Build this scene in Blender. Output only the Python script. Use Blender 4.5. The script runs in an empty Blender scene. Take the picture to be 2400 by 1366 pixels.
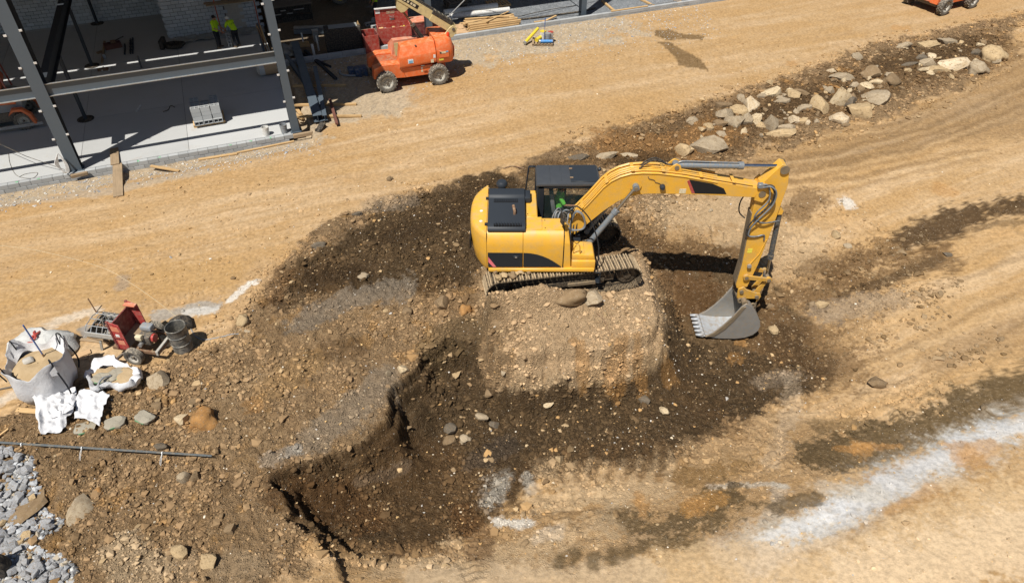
import bpy, bmesh, math, random
import numpy as np
from mathutils import Vector, Matrix

# ------------------------------------------------------------------ scene, camera, sky, sun
SC = bpy.context.scene
COL = SC.collection
CAM_H, PITCH, FPX = 15.0, math.radians(40.5), 1652.0
cam = bpy.data.cameras.new('camera')
cam.sensor_width = 36.0
cam.lens = 36.0 * FPX / 2400.0
cam.clip_start, cam.clip_end = 0.1, 2000.0
cam_o = bpy.data.objects.new('camera', cam)
cam_o.location = (0, 0, CAM_H)
cam_o.rotation_euler = (math.pi / 2 - PITCH, 0, 0)
COL.objects.link(cam_o)
SC.camera = cam_o

SHX, SHY = 0.29, 0.47                       # shadow shift on the ground per metre of height
SUN_EL = math.atan(1.0 / math.hypot(SHX, SHY))
world = bpy.data.worlds.new('World')
SC.world = world
world.use_nodes = True
wn, wl = world.node_tree.nodes, world.node_tree.links
sky = wn.new('ShaderNodeTexSky')
sky.sky_type = 'NISHITA'
sky.sun_disc = False
sky.sun_elevation = SUN_EL
sky.sun_rotation = math.atan2(-SHX, -SHY)
sky.air_density, sky.dust_density = 1.0, 0.7
wn['Background'].inputs['Strength'].default_value = 0.05
wl.new(sky.outputs[0], wn['Background'].inputs['Color'])
sun = bpy.data.lights.new('sun', 'SUN')
sun.energy = 5.0
sun.angle = math.radians(0.5)
sun.color = (1.0, 0.955, 0.88)
sun_o = bpy.data.objects.new('sun', sun)
sun_o.rotation_euler = Vector((SHX, SHY, -1.0)).to_track_quat('-Z', 'Y').to_euler()
sun_o.location = (-10, -16, 40)
COL.objects.link(sun_o)
SC.view_settings.view_transform = 'Standard'
SC.view_settings.look = 'None'
SC.view_settings.exposure = 0.28
SC.view_settings.gamma = 1.0

# ------------------------------------------------------------------ measuring helpers
SN, CS = math.sin(PITCH), math.cos(PITCH)
def G(px, py, z=0.0):
    """point of the place at height z seen at photograph pixel (px, py)"""
    u, v = (px - 1200) / FPX, (683 - py) / FPX
    d = np.array([u, CS + v * SN, -SN + v * CS])
    return np.array([0, 0, CAM_H]) + d * ((z - CAM_H) / d[2])
def GY(px, py, Y):
    u, v = (px - 1200) / FPX, (683 - py) / FPX
    d = np.array([u, CS + v * SN, -SN + v * CS])
    return np.array([0, 0, CAM_H]) + d * (Y / d[1])
BA = math.radians(22.0)                      # the building's front runs 22 degrees off the x axis
BU = np.array([math.cos(BA), math.sin(BA), 0]); BN = np.array([-math.sin(BA), math.cos(BA), 0])
def B(s, t, z=0.0):
    return BU * s + BN * t + np.array([0, 0, z])
def toB(p):
    return float(p[0] * BU[0] + p[1] * BU[1]), float(p[0] * BN[0] + p[1] * BN[1])

# ------------------------------------------------------------------ numpy noise
def _h(ix, iy, seed):
    n = (ix.astype(np.int64) * 374761393 + iy.astype(np.int64) * 668265263 + seed * 1442695041) & 0x7fffffff
    n = ((n ^ (n >> 13)) * 1274126177) & 0x7fffffff
    n = (n ^ (n >> 16)) & 0xffff
    return n / 65535.0
def vnoise(x, y, seed=0):
    ix, iy = np.floor(x), np.floor(y)
    fx, fy = x - ix, y - iy
    fx = fx * fx * fx * (fx * (fx * 6 - 15) + 10); fy = fy * fy * fy * (fy * (fy * 6 - 15) + 10)
    a = _h(ix, iy, seed); b = _h(ix + 1, iy, seed); c = _h(ix, iy + 1, seed); d = _h(ix + 1, iy + 1, seed)
    return (a + (b - a) * fx) * (1 - fy) + (c + (d - c) * fx) * fy
def fbm(x, y, octv=4, seed=0, gain=0.5):
    s, a, t = 0, 1.0, 0
    for i in range(octv):
        s = s + a * (vnoise(x, y, seed + i * 17) - 0.5); t += a
        x, y, a = x * 2.03 + 5.3, y * 2.03 + 9.1, a * gain
    return s / t * 2          # about -1..1
def clods(x, y, size, seed=0, dens=0.7):
    """rounded lumps of soil: height of the tallest of the nearby lumps, in units of size"""
    X, Y = x / size, y / size
    wob = fbm(X * 2.6, Y * 2.6, 2, seed + 40)
    ix, iy = np.floor(X), np.floor(Y)
    out = np.zeros_like(X)
    for dx in (-1, 0, 1):
        for dy in (-1, 0, 1):
            jx, jy = ix + dx, iy + dy
            on = _h(jx, jy, seed + 3) < dens
            cx = jx + _h(jx, jy, seed); cy = jy + _h(jx, jy, seed + 1)
            r = 0.22 + 0.45 * _h(jx, jy, seed + 2) ** 2
            an = _h(jx, jy, seed + 4) * 6.283; el = 0.65 + 0.35 * _h(jx, jy, seed + 5)
            ca, sa = np.cos(an), np.sin(an)
            ex, ey = X - cx, Y - cy
            p_, q_ = np.abs((ex * ca + ey * sa) / r), np.abs((-ex * sa + ey * ca) / (r * el))
            dd = .55 * np.maximum(p_, q_) + .42 * (p_ + q_) * .75 + .28 * wob
            tl = 1 + .5 * (ex * np.cos(an * 3) + ey * np.sin(an * 3)) / r
            hgt = np.where(on, np.clip((1 - dd) * 2.4, 0, 1) ** .8 * r * 0.60 * np.clip(tl, .3, 1.5), 0)
            out = np.maximum(out, hgt)
    return out
def sdist(x, y, poly):
    """signed distance to a polygon, negative inside"""
    P = np.asarray(poly, float)[:, :2]
    d = np.full(x.shape, 1e9); ins = np.zeros(x.shape, bool)
    n = len(P)
    for i in range(n):
        a, b = P[i], P[(i + 1) % n]
        e = b - a; L2 = max(e @ e, 1e-9)
        t = np.clip(((x - a[0]) * e[0] + (y - a[1]) * e[1]) / L2, 0, 1)
        d = np.minimum(d, np.hypot(x - a[0] - t * e[0], y - a[1] - t * e[1]))
        c = ((a[1] <= y) != (b[1] <= y))
        xx = a[0] + (y - a[1]) / (e[1] if abs(e[1]) > 1e-9 else 1e-9) * e[0]
        ins ^= c & (x < xx)
    return np.where(ins, -d, d)
def ldist(x, y, pts):
    """distance to an open polyline"""
    P = np.asarray(pts, float)[:, :2]
    d = np.full(x.shape, 1e9)
    for i in range(len(P) - 1):
        a, b = P[i], P[i + 1]
        e = b - a; L2 = max(e @ e, 1e-9)
        t = np.clip(((x - a[0]) * e[0] + (y - a[1]) * e[1]) / L2, 0, 1)
        d = np.minimum(d, np.hypot(x - a[0] - t * e[0], y - a[1] - t * e[1]))
    return d
def sstep(a, b, x):
    t = np.clip((x - a) / (b - a), 0, 1)
    return t * t * (3 - 2 * t)

# ------------------------------------------------------------------ ground: heights
# pit floor and ramps: (pixel x, pixel y, height)
CTRL = [(-300, 300, 0), (-300, 700, 0), (-300, 1100, 0), (-300, 1500, 0), (0, 0, 0), (400, 300, 0), (400, 600, 0), (400, 900, 0), (400, 1200, -.05),
        (400, 1500, 0), (800, 0, 0), (800, 300, 0), (800, 550, 0), (1200, 0, 0), (1300, 330, .02), (1000, 450, 0), (1700, 0, 0), (1700, 200, 0), (2400, 0, 0), (2400, 130, -.05),
        (2900, 100, 0), (2900, 500, -.4), (2900, 1000, -.5), (2900, 1400, 0), (1600, 300, -.1), (1560, 390, -.45), (1600, 460, -.8),
        (1650, 530, -1.05), (1640, 620, -1.25), (1700, 700, -1.9), (1700, 800, -2.5), (1760, 780, -2.45), (1850, 750, -1.9), (2000, 600, -1.15), (1980, 430, -.6),
        (2250, 330, -.35), (2400, 450, -.5), (2300, 600, -.85), (2400, 800, -1.0), (2100, 800, -1.45), (1900, 950, -1.9), (1600, 950, -2.1),
        (1300, 980, -2.1), (1050, 1000, -2.0), (1000, 1100, -1.95), (800, 1150, -1.7), (700, 1180, -1.3), (880, 1260, -1.35), (1200, 1200, -1.6),
        (1500, 1200, -1.3), (1000, 1366, -.7), (800, 1366, -.5), (1500, 1366, -.6), (2000, 1366, -.3), (1900, 1150, -1.0), (2400, 1000, -.8), (2400, 1366, -.1),
        (1300, 700, -1.0), (1300, 560, -.6), (1100, 600, -.3), (1000, 760, -1.0), (900, 800, -.6), (600, 1700, 0), (1500, 1700, -.1), (2500, 1700, 0)]
CP = np.array([[*G(a, b, z)[:2], z] for a, b, z in CTRL])
def tps_fit(P):
    n = len(P)
    d = np.hypot(P[:, None, 0] - P[None, :, 0], P[:, None, 1] - P[None, :, 1])
    K = d + np.eye(n) * 0.6                  # linear kernel: no overshoot; a little smoothing
    A = np.zeros((n + 1, n + 1)); A[:n, :n] = -K + np.eye(n) * 1.2; A[:n, n] = 1; A[n, :n] = 1
    A[:n, :n] = -d - np.eye(n) * 0.4
    w = np.linalg.solve(A, np.append(P[:, 2], 0))
    return w
CW = tps_fit(CP)
def base_h(x, y):
    s = np.full(x.shape, CW[-1])
    for (px, py, _), w in zip(CP, CW[:-1]):
        s = s - w * np.sqrt((x - px) ** 2 + (y - py) ** 2 + 0.3)
    far = sstep(60, 48, np.hypot(x, y - 22))
    return s * far
# bench on the left that the pit is cut into, and the mound under the machine (break lines in the photograph)
BENCH = [G(a, b, z)[:2] for a, b, z in [(-900, 1800, 0), (840, 1420, -.3), (790, 1325, -.35), (732, 1250, -.3), (686, 1205, -.25), (640, 1113, -.15), (736, 1078, -.2), (827, 1040, -.25),
         (890, 987, -.25), (905, 930, -.25), (957, 868, -.3), (984, 828, -.3), (1050, 792, -.2), (1122, 786, -.1), (1150, 700, .1), (1140, 620, .2), (1250, 560, .25),
         (1380, 470, .1), (1420, 385, 0), (1300, 320, 0), (700, 320, 0), (-900, 380, 0)]]
MOUND = [G(a, b, z)[:2] for a, b, z in [(1128, 700, .3), (1150, 800, -.05), (1172, 832, -.2), (1281, 828, -.25), (1372, 826, -.25), (1462, 814, -.2), (1532, 790, -.1), (1541, 731, .1),
         (1540, 650, .35), (1515, 590, .4), (1440, 540, .35), (1300, 530, .3), (1180, 590, .3)]]
EXC = np.array([1.4, 18.29, 0.40])          # excavator swing centre on top of the mound
def ground_h(x, y, fine=True):
    wx = x + 0.34 * fbm(x * 1.1, y * 1.1, 5, 11, .6); wy = y + 0.34 * fbm(x * 1.1, y * 1.1, 5, 29, .6)
    b = base_h(x, y)
    # bench
    sd = sdist(wx, wy, BENCH)
    top = -0.02 + 0.06 * fbm(x * .35, y * .35, 3, 5)
    edge = sstep(-2.2, 0.0, sd)
    near_pit = sstep(-14, -2, x) * sstep(20.5, 18, y)
    topb = top - 0.22 * edge * near_pit
    steep = 2.2 + 1.6 * fbm(x * .9, y * .9, 3, 77)
    gentle = sstep(18.8, 20.2, y)            # behind the machine the bench runs out softly
    steep = steep * (1 - gentle) + 0.45 * gentle
    led = .30 + .22 * fbm(x * .8, y * .8, 3, 91)
    face = 0.42 * sstep(0.0, .07, sd) + 0.12 * np.clip(sd, 0, led) + (.40 + .2 * fbm(x * 1.1, y * 1.1, 2, 95)) * sstep(led, led + .10, sd) + .85 * np.clip(sd - led - .1, 0, 9)
    benchh = topb - np.where(gentle > .5, np.clip(sd, 0, 9) * .45, face)
    # spoil left of the machine
    q = G(930, 600, .1); 
    spoil = 0.32 * np.exp(-(((x - q[0]) / 3.2) ** 2 + ((y - q[1]) / 1.5) ** 2)) * (1 + 0.6 * fbm(x * .8, y * .8, 3, 9))
    h = np.where(b > benchh, b, benchh)
    k = 0.12
    h = np.maximum(b, benchh) + spoil * (sd < .6)
    # mound
    sm = sdist(wx * .85 + x * .15 + .22 * fbm(x * .75, y * .75, 2, 61) + .05 * fbm(x * 5, y * 5, 3, 57), wy * .85 + y * .15 + .30 * fbm(x * .75, y * .75, 2, 63) + .05 * fbm(x * 5, y * 5, 3, 59), MOUND)
    ca, sa = math.cos(math.radians(10)), math.sin(math.radians(10))
    ly = -(x - EXC[0]) * sa + (y - EXC[1]) * ca
    mt = 0.36 - 0.62 * sstep(-1.4, -4.3, ly) + 0.05 * fbm(x * .9, y * .9, 3, 41)
    lx = (x - EXC[0]) * ca + (y - EXC[1]) * sa
    mt = mt + (0.64 + .16 * fbm(x * 1.4, y * 1.4, 3, 43)) * np.exp(-(np.abs(ly + 1.66) / np.where(ly > -1.66, .22, .36)) ** 2.4) * sstep(-2.75, -2.3, lx) * (sstep(.3, -.7, lx) * .60 + .40 * sstep(1.2, .5, lx)) + .10 * np.exp(-((ly + 1.9) / .35) ** 2)
    mled = .20 + .30 * fbm(x * 1.4, y * 1.4, 3, 53)
    mface = .10 * np.exp(-((sm + .02) / .035) ** 2) * sstep(-.2, .3, fbm(x * 2, y * 2, 2, 65)) + .40 * sstep(0, .06, sm) + .5 * np.clip(sm, 0, mled) + .30 * sstep(mled, mled + .07, sm) + 1.9 * np.clip(sm - mled - .07, 0, .45) + .75 * np.clip(sm - mled - .5, 0, 9)
    mh = mt - np.where((ly > 0.4) & (x < EXC[0] + 1.6), np.clip(sm, 0, 9) * 0.55, mface)
    h = np.maximum(h, mh)
    on_mound = sstep(.05, -.15, sm)
    # never above the machine's track plane
    trk = (np.abs((x - EXC[0]) * ca + (y - EXC[1]) * sa) < 2.9) & (np.abs(ly) < 1.40)
    h = np.where(trk, np.minimum(h, EXC[2] - 0.02), h)
    # road: shallow ruts
    s_, t_ = x * BU[0] + y * BU[1], x * BN[0] + y * BN[1]
    road = sstep(.0, -1.5, sdist(x, y, [G(a, b, 0)[:2] for a, b in [(-900, 560), (600, 600), (900, 430), (1250, 390), (1700, 225), (2050, 100), (2400, 20), (2900, -60), (2900, -300), (-900, -300)]]))
    h = h + road * 0.02 * (np.sin(t_ * 5.5 + 2 * fbm(s_ * .15, t_ * .3, 2, 8)) * .5 + fbm(s_ * .25, t_ * 1.4, 3, 61))
    rough, lump = rough_of(x, y, road, on_mound)
    if fine:
        def crumble(f, seed):
            return np.abs(vnoise(x * f + 3.1, y * f + 1.7, seed) - .5) * 2
        h = h + rough * (0.10 * fbm(x * 1.6, y * 1.6, 5, 101) + 0.03 * fbm(x * 7, y * 7, 3, 103))
        h = h + lump * (0.11 * crumble(2.1, 201) + 0.095 * crumble(4.3, 205) + 0.075 * crumble(8.2, 209) - .09)
        h = h + lump * (0.22 * clods(x, y, .42, 201, .14) + 0.18 * clods(x + 3.3, y + 1.7, .23, 211, .32) + 0.15 * clods(x + 1.1, y + 7.7, .14, 221, .5))
        # scraped grooves of the bucket teeth at the foot of the pit
        gz = np.exp(-(ldist(x, y, [G(1330, 1120, -1.6)[:2], G(1560, 1090, -1.6)[:2]]) / .9) ** 2)
        h = h - gz * 0.035 * (0.5 + 0.5 * np.sin(x * 15 + y * 3 + fbm(x, y, 2, 3))) 
        # crawler and tyre prints: ribs across a lane
        for lane, wd, pitch, amp in LANES:
            dl = ldist(x, y, lane)
            m = sstep(wd, wd - .08, dl)
            P = np.asarray(lane); dv = P[-1] - P[0]; dv = dv / np.hypot(*dv)
            al = x * dv[0] + y * dv[1] + 0.25 * np.abs(x * dv[1] - y * dv[0] - (P[0][0] * dv[1] - P[0][1] * dv[0]))
            h = h + m * amp * (np.clip(np.sin(al * 6.283 / pitch) * 2, -1, 1) - .8) * (0.55 + .6 * fbm(x * .8, y * .8, 2, 33))
        for pts, wd, dep in RUTS:
            dl = ldist(x, y, pts) + .12 * fbm(x * 1.2, y * 1.2, 3, 307)
            dep = dep * .55 * sstep(-.3, .5, fbm(x * .7 + wd * 9, y * .7, 3, 309))
            h = h - dep * np.exp(-(dl / wd) ** 2) + dep * .7 * np.exp(-((dl - wd * 1.9) / (wd * .7)) ** 2)
    if trk.any():
        h = np.where(trk, np.minimum(h, EXC[2] + 0.03), h)
    # hollow scraped out round the bucket
    bd = np.maximum(np.maximum(6.15 - x, x - 8.75), np.maximum(17.45 - y, y - 19.15))
    h = np.minimum(h, -2.40 + np.clip(bd, 0, 9) * 1.6 + .03 * fbm(x * 3, y * 3, 3, 17))
    # building slab and kerb stand on a flat bed
    flat = sstep(27.9, 29.3, t_) * sstep(3.6, 2.2, s_) + sstep(37.0, 38.0, t_) * sstep(1.0, 3.0, s_)
    flat = np.clip(flat, 0, 1)
    return h * (1 - flat) + flat * np.where((s_ < 2.4) & (t_ > 29.75), -0.35, np.where(s_ < 2.4, -.27, h * .25))
ROUGHZ = [G(a, b, z)[:2] for a, b, z in [(640, 640, 0), (780, 520, 0), (1000, 440, 0), (1180, 400, 0), (1330, 340, 0), (1560, 270, 0), (1830, 180, 0), (2060, 100, 0), (2260, 60, 0), (2400, 30, 0),
         (2330, 160, 0), (2150, 250, -.2), (1900, 330, -.3), (1620, 390, -.5), (1560, 520, -1), (1560, 620, -1.2), (1600, 800, -2), (1850, 800, -1.8), (1900, 900, -1.8), (1750, 1000, -1.8), (1550, 1090, -1.6),
         (1300, 1120, -1.7), (1150, 1180, -1.6), (1050, 1290, -1.2), (760, 1300, -.8), (560, 1420, 0), (-500, 1420, 0), (-500, 1000, 0), (20, 960, 0), (380, 860, 0), (520, 780, 0)]]
LANES = [([G(a, b, 0)[:2] for a, b in ((350, 440), (700, 380), (1000, 330), (1350, 230), (1700, 140), (2100, 50))], .20, .13, .012), ([G(a, b, 0)[:2] for a, b in ((200, 560), (480, 500), (800, 430), (1150, 340), (1500, 230))], .22, .15, .014), ([G(a, b, 0)[:2] for a, b in ((-40, 660), (250, 620), (520, 560), (800, 470))], .24, .16, .016),
         ([G(a, b, z)[:2] for a, b, z in ((1650, 395, -.5), (1950, 360, -.4), (2200, 290, -.3), (2430, 185, -.1))], .2, .14, .02), ([G(a, b, z)[:2] for a, b, z in ((2000, 960, -1.5), (2200, 880, -1.2), (2430, 800, -1))], .3, .2, .025), ([G(a, b, z)[:2] for a, b, z in ((1950, 1080, -1.1), (2200, 1000, -.9), (2430, 905, -.8))], .3, .19, .022),
         ([G(a, b, z)[:2] for a, b, z in ((1700, 360, -.4), (1900, 340, -.4), (2150, 280, -.3), (2420, 160, -.1))], .28, .17, .022),
         ([G(a, b, z)[:2] for a, b, z in ((1850, 400, -.5), (2100, 350, -.4), (2420, 225, -.2))], .28, .17, .022),
         ([G(a, b, z)[:2] for a, b, z in ((1900, 820, -1.7), (2080, 700, -1.3), (2420, 520, -.6))], .33, .2, .025),
         ([G(a, b, z)[:2] for a, b, z in ((1960, 900, -1.8), (2200, 770, -1.3), (2450, 640, -.9))], .33, .2, .025),
         ([G(a, b, z)[:2] for a, b, z in ((1120, 1366, -.7), (1080, 1240, -1.2))], .3, .2, .03),
         ([G(a, b, z)[:2] for a, b, z in ((260, 740, 0), (480, 690, 0))], .25, .18, .02),
         ([G(a, b, z)[:2] for a, b, z in ((320, 1366, 0), (330, 1240, 0))], .4, .22, .03)]
ROUGH2 = [[G(a, b, z)[:2] for a, b, z in [(1540, 420, -.6), (1750, 470, -.8), (1900, 470, -.7), (2150, 480, -.6), (2450, 430, -.5), (2450, 560, -.7), (2250, 640, -.9), (2100, 740, -1.3), (1990, 860, -1.7), (1900, 960, -1.8), (1560, 1000, -2), (1560, 620, -1.2)]],
          [G(a, b, z)[:2] for a, b, z in [(1020, 1310, -1), (1150, 1180, -1.6), (1450, 1090, -1.7), (1750, 1000, -1.8), (1960, 940, -1.7), (2300, 850, -1), (2450, 780, -1), (2450, 850, -1), (2150, 990, -1), (1900, 1110, -1.1), (1600, 1220, -1.1), (1300, 1270, -1.1)]]]
RUTS = [([G(a, b, z)[:2] for a, b, z in P], w, d) for P, w, d in (
    (((1650, 395, -.5), (1950, 360, -.4), (2200, 290, -.3), (2430, 185, -.1)), .13, .028), (((1560, 415, -.5), (1900, 400, -.5), (2150, 345, -.4), (2430, 235, -.2)), .13, .028),
    (((1850, 720, -1.7), (1960, 680, -1.4), (2100, 640, -1.1), (2220, 600, -.9), (2430, 560, -.7)), .28, .07), (((1960, 640, -1.3), (2080, 590, -1.1), (2200, 545, -.8), (2430, 480, -.6)), .30, .08),
    (((1900, 860, -1.8), (2050, 800, -1.5), (2200, 740, -1.2), (2430, 640, -.9)), .18, .028), (((1900, 1090, -1.2), (2050, 1070, -1), (2200, 1020, -.9), (2430, 920, -.8)), .3, .05),
    (((1750, 1330, -.4), (1950, 1240, -.7), (2150, 1130, -.8), (2430, 1000, -.8)), .3, .03), (((-50, 600, 0), (300, 560, 0), (700, 470, 0), (1100, 370, 0), (1500, 250, 0), (2000, 110, 0)), .18, .028), (((-50, 520, 0), (300, 480, 0), (700, 400, 0), (1100, 310, 0), (1500, 200, 0), (1900, 90, 0)), .18, .028),
    (((1350, 1060, -1.8), (1320, 1140, -1.6)), .07, .07), (((1400, 1050, -1.8), (1375, 1135, -1.6)), .07, .07), (((1445, 1045, -1.8), (1425, 1130, -1.6)), .07, .07), (((1490, 1040, -1.8), (1475, 1120, -1.6)), .07, .07), (((1535, 1030, -1.8), (1525, 1110, -1.6)), .07, .07))]
def rough_of(x, y, road, on_mound):
    sd = sdist(x + .5 * fbm(x * .7, y * .7, 3, 71), y + .5 * fbm(x * .7, y * .7, 3, 73), ROUGHZ)
    r = sstep(.5, -.6, sd)
    rough = 0.28 + 0.72 * r
    lump = 0.05 + 0.95 * r
    rough = rough * (1 - .65 * road * (1 - r)); lump = lump * (1 - .8 * road * (1 - r))
    r2 = sstep(.9, -.9, sdist(x + .6 * fbm(x * .7, y * .7, 3, 75), y + .6 * fbm(x * .7, y * .7, 3, 79), ROUGH2[0]))
    r3 = sstep(.9, -.9, sdist(x + .6 * fbm(x * .7, y * .7, 3, 75), y + .6 * fbm(x * .7, y * .7, 3, 79), ROUGH2[1]))
    r2 = np.maximum(r2, r3) * sstep(-.35, .3, fbm(x * .9, y * .9, 3, 83))
    rough = np.maximum(rough, .95 * r2); lump = np.maximum(lump, .95 * r2)
    rough = rough * (1 - .2 * on_mound); lump = lump * (1 - .3 * on_mound)
    patch = sstep(-.25, .35, fbm(x * .55, y * .55, 3, 81))
    lump = lump * (.35 + .65 * patch)
    return rough, lump

def axis(segs):
    out = [segs[0][0]]
    for a, b, st in segs:
        n = max(1, int(round((b - a) / st)))
        out += list(np.linspace(a, b, n + 1)[1:])
    return np.array(out)
GXS = axis([(-300, -60, 30), (-60, -36, 2), (-36, -14, .22), (-14, 14, .048), (14, 36, .16), (36, 60, 2), (60, 300, 30)])
GYS = axis([(-200, -10, 30), (-10, 4, 2), (4, 7.4, .3), (7.4, 22.0, .045), (22.0, 30, .085), (30, 52, .22), (52, 80, 3), (80, 700, 40)])
GX, GYY = np.meshgrid(GXS, GYS)
GZ = ground_h(GX.ravel(), GYY.ravel()).reshape(GX.shape)
def hz(x, y):
    i = min(max(int(np.searchsorted(GXS, x)) - 1, 0), len(GXS) - 2); j = min(max(int(np.searchsorted(GYS, y)) - 1, 0), len(GYS) - 2)
    u = (x - GXS[i]) / (GXS[i + 1] - GXS[i]); v = (y - GYS[j]) / (GYS[j + 1] - GYS[j])
    return float((GZ[j, i] * (1 - u) + GZ[j, i + 1] * u) * (1 - v) + (GZ[j + 1, i] * (1 - u) + GZ[j + 1, i + 1] * u) * v)
def GT(px, py):
    """where the view line through a pixel of the photograph meets the ground"""
    u, v = (px - 1200) / FPX, (683 - py) / FPX
    d = np.array([u, CS + v * SN, -SN + v * CS]); o = np.array([0, 0, CAM_H])
    t0 = (1.2 - CAM_H) / d[2]; t1 = (-3.0 - CAM_H) / d[2]
    for k in range(1, 121):
        t = t0 + (t1 - t0) * k / 120
        p = o + d * t
        if p[2] < hz(p[0], p[1]):
            a, b = t0 + (t1 - t0) * (k - 1) / 120, t
            for _ in range(8):
                m = (a + b) / 2; p = o + d * m
                if p[2] < hz(p[0], p[1]): b = m
                else: a = m
            p = o + d * b
            return np.array([p[0], p[1], hz(p[0], p[1])])
    return p

# ------------------------------------------------------------------ materials
class NT:
    """small helper for node graphs"""
    def __init__(self, name):
        self.m = bpy.data.materials.new(name); self.m.use_nodes = True
        self.n, self.l = self.m.node_tree.nodes, self.m.node_tree.links
        self.b = self.n['Principled BSDF']
        self._co = None
    def link(self, a, b): self.l.new(a, b)
    def co(self):
        if self._co is None: self._co = self.n.new('ShaderNodeTexCoord')
        return self._co.outputs['Object']
    def inp(self, sock, v):
        if v is None: return
        if hasattr(v, 'is_output'): self.l.new(v, sock)
        elif isinstance(v, (tuple, list)) and len(v) == 3 and sock.type == 'RGBA': sock.default_value = (*v, 1)
        else: sock.default_value = v
    def noise(self, scale, detail=4, rough=.6, vec=None, dist=0):
        t = self.n.new('ShaderNodeTexNoise'); t.inputs['Scale'].default_value = scale
        t.inputs['Detail'].default_value = detail; t.inputs['Roughness'].default_value = rough; t.inputs['Distortion'].default_value = dist
        self.l.new(vec or self.co(), t.inputs['Vector']); return t.outputs[0]
    def voro(self, scale, out='Distance', vec=None, feature='F1', rnd=1.0):
        t = self.n.new('ShaderNodeTexVoronoi'); t.feature = feature; t.inputs['Scale'].default_value = scale
        t.inputs['Randomness'].default_value = rnd
        self.l.new(vec or self.co(), t.inputs['Vector']); return t.outputs[out]
    def mapping(self, scale=(1, 1, 1), rot=(0, 0, 0), loc=(0, 0, 0)):
        t = self.n.new('ShaderNodeMapping'); t.inputs['Scale'].default_value = scale; t.inputs['Rotation'].default_value = rot; t.inputs['Location'].default_value = loc
        self.l.new(self.co(), t.inputs['Vector']); return t.outputs[0]
    def math(self, op, a, b=None, clamp=False):
        t = self.n.new('ShaderNodeMath'); t.operation = op; t.use_clamp = clamp
        self.inp(t.inputs[0], a); self.inp(t.inputs[1], b); return t.outputs[0]
    def step(self, v, lo, hi, a=0., b=1.):
        t = self.n.new('ShaderNodeMapRange'); t.interpolation_type = 'SMOOTHSTEP'
        self.inp(t.inputs['Value'], v); t.inputs['From Min'].default_value = lo; t.inputs['From Max'].default_value = hi
        t.inputs['To Min'].default_value = a; t.inputs['To Max'].default_value = b; return t.outputs[0]
    def mix(self, f, a, b, mode='MIX'):
        t = self.n.new('ShaderNodeMix'); t.data_type = 'RGBA'; t.blend_type = mode; t.clamp_factor = True
        self.inp(t.inputs[0], f); self.inp(t.inputs[6], a); self.inp(t.inputs[7], b); return t.outputs[2]
    def attr(self, name, out='Fac'):
        t = self.n.new('ShaderNodeAttribute'); t.attribute_name = name; return t.outputs[out]
    def bump(self, h, strength=.3, dist=.02, normal=None):
        t = self.n.new('ShaderNodeBump'); t.inputs['Strength'].default_value = strength; t.inputs['Distance'].default_value = dist
        self.l.new(h, t.inputs['Height'])
        if normal: self.l.new(normal, t.inputs['Normal'])
        self.l.new(t.outputs[0], self.b.inputs['Normal']); return t.outputs[0]
    def sep(self, v):
        t = self.n.new('ShaderNodeSeparateXYZ'); self.l.new(v, t.inputs[0]); return t.outputs
    def normal_z(self):
        t = self.n.new('ShaderNodeNewGeometry'); s = self.sep(t.outputs['Normal']); return s[2]
    def rnd(self):
        return self.n.new('ShaderNodeObjectInfo').outputs['Random']
    def done(self, col=None, rough=.6, metal=0., spec=None):
        self.inp(self.b.inputs['Base Color'], col); self.inp(self.b.inputs['Roughness'], rough); self.inp(self.b.inputs['Metallic'], metal)
        if spec is not None: self.b.inputs['Specular IOR Level'].default_value = spec
        return self.m
def mul(c, k): return tuple(min(1, v * k) for v in c)
DUST = (.34, .26, .16)
def paint(name, col, rough=.45, metal=0., var=.12, scale=6., dust=.3, dustcol=DUST, wear=0., bump=.0):
    """painted or bare surface: blotchy tone, fine grain, settled dust on the upper faces, scuffs"""
    t = NT(name)
    a = t.mix(t.noise(scale, 5, .65), mul(col, 1 - var), mul(col, 1 + var))
    if dust > 0:
        n = t.noise(scale * 1.7, 6, .7)
        up = t.step(t.normal_z(), .25, .9)
        d = t.math('MULTIPLY', t.step(n, .38, .72), t.math('MULTIPLY_ADD', up, dust))
        t.n[-1].inputs[2].default_value = dust * .38
        a = t.mix(d, a, dustcol)
    if wear > 0:
        w = t.step(t.noise(scale * 4, 6, .75), .60, .68, 0, wear)
        a = t.mix(w, a, mul(col, .35))
    if bump > 0: t.bump(t.noise(scale * 8, 4), bump, .01)
    r = t.step(t.noise(scale * 2, 4), .2, .8, max(.05, rough - .05), min(1, rough + .08))
    if max(col) < .06: return t.done(a, min(1, rough + .1), metal, .3)
    return t.done(a, r, metal)
MATS = {}
def M(key):
    if key not in MATS: MATS[key] = MAKE[key]()
    return MATS[key]
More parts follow.
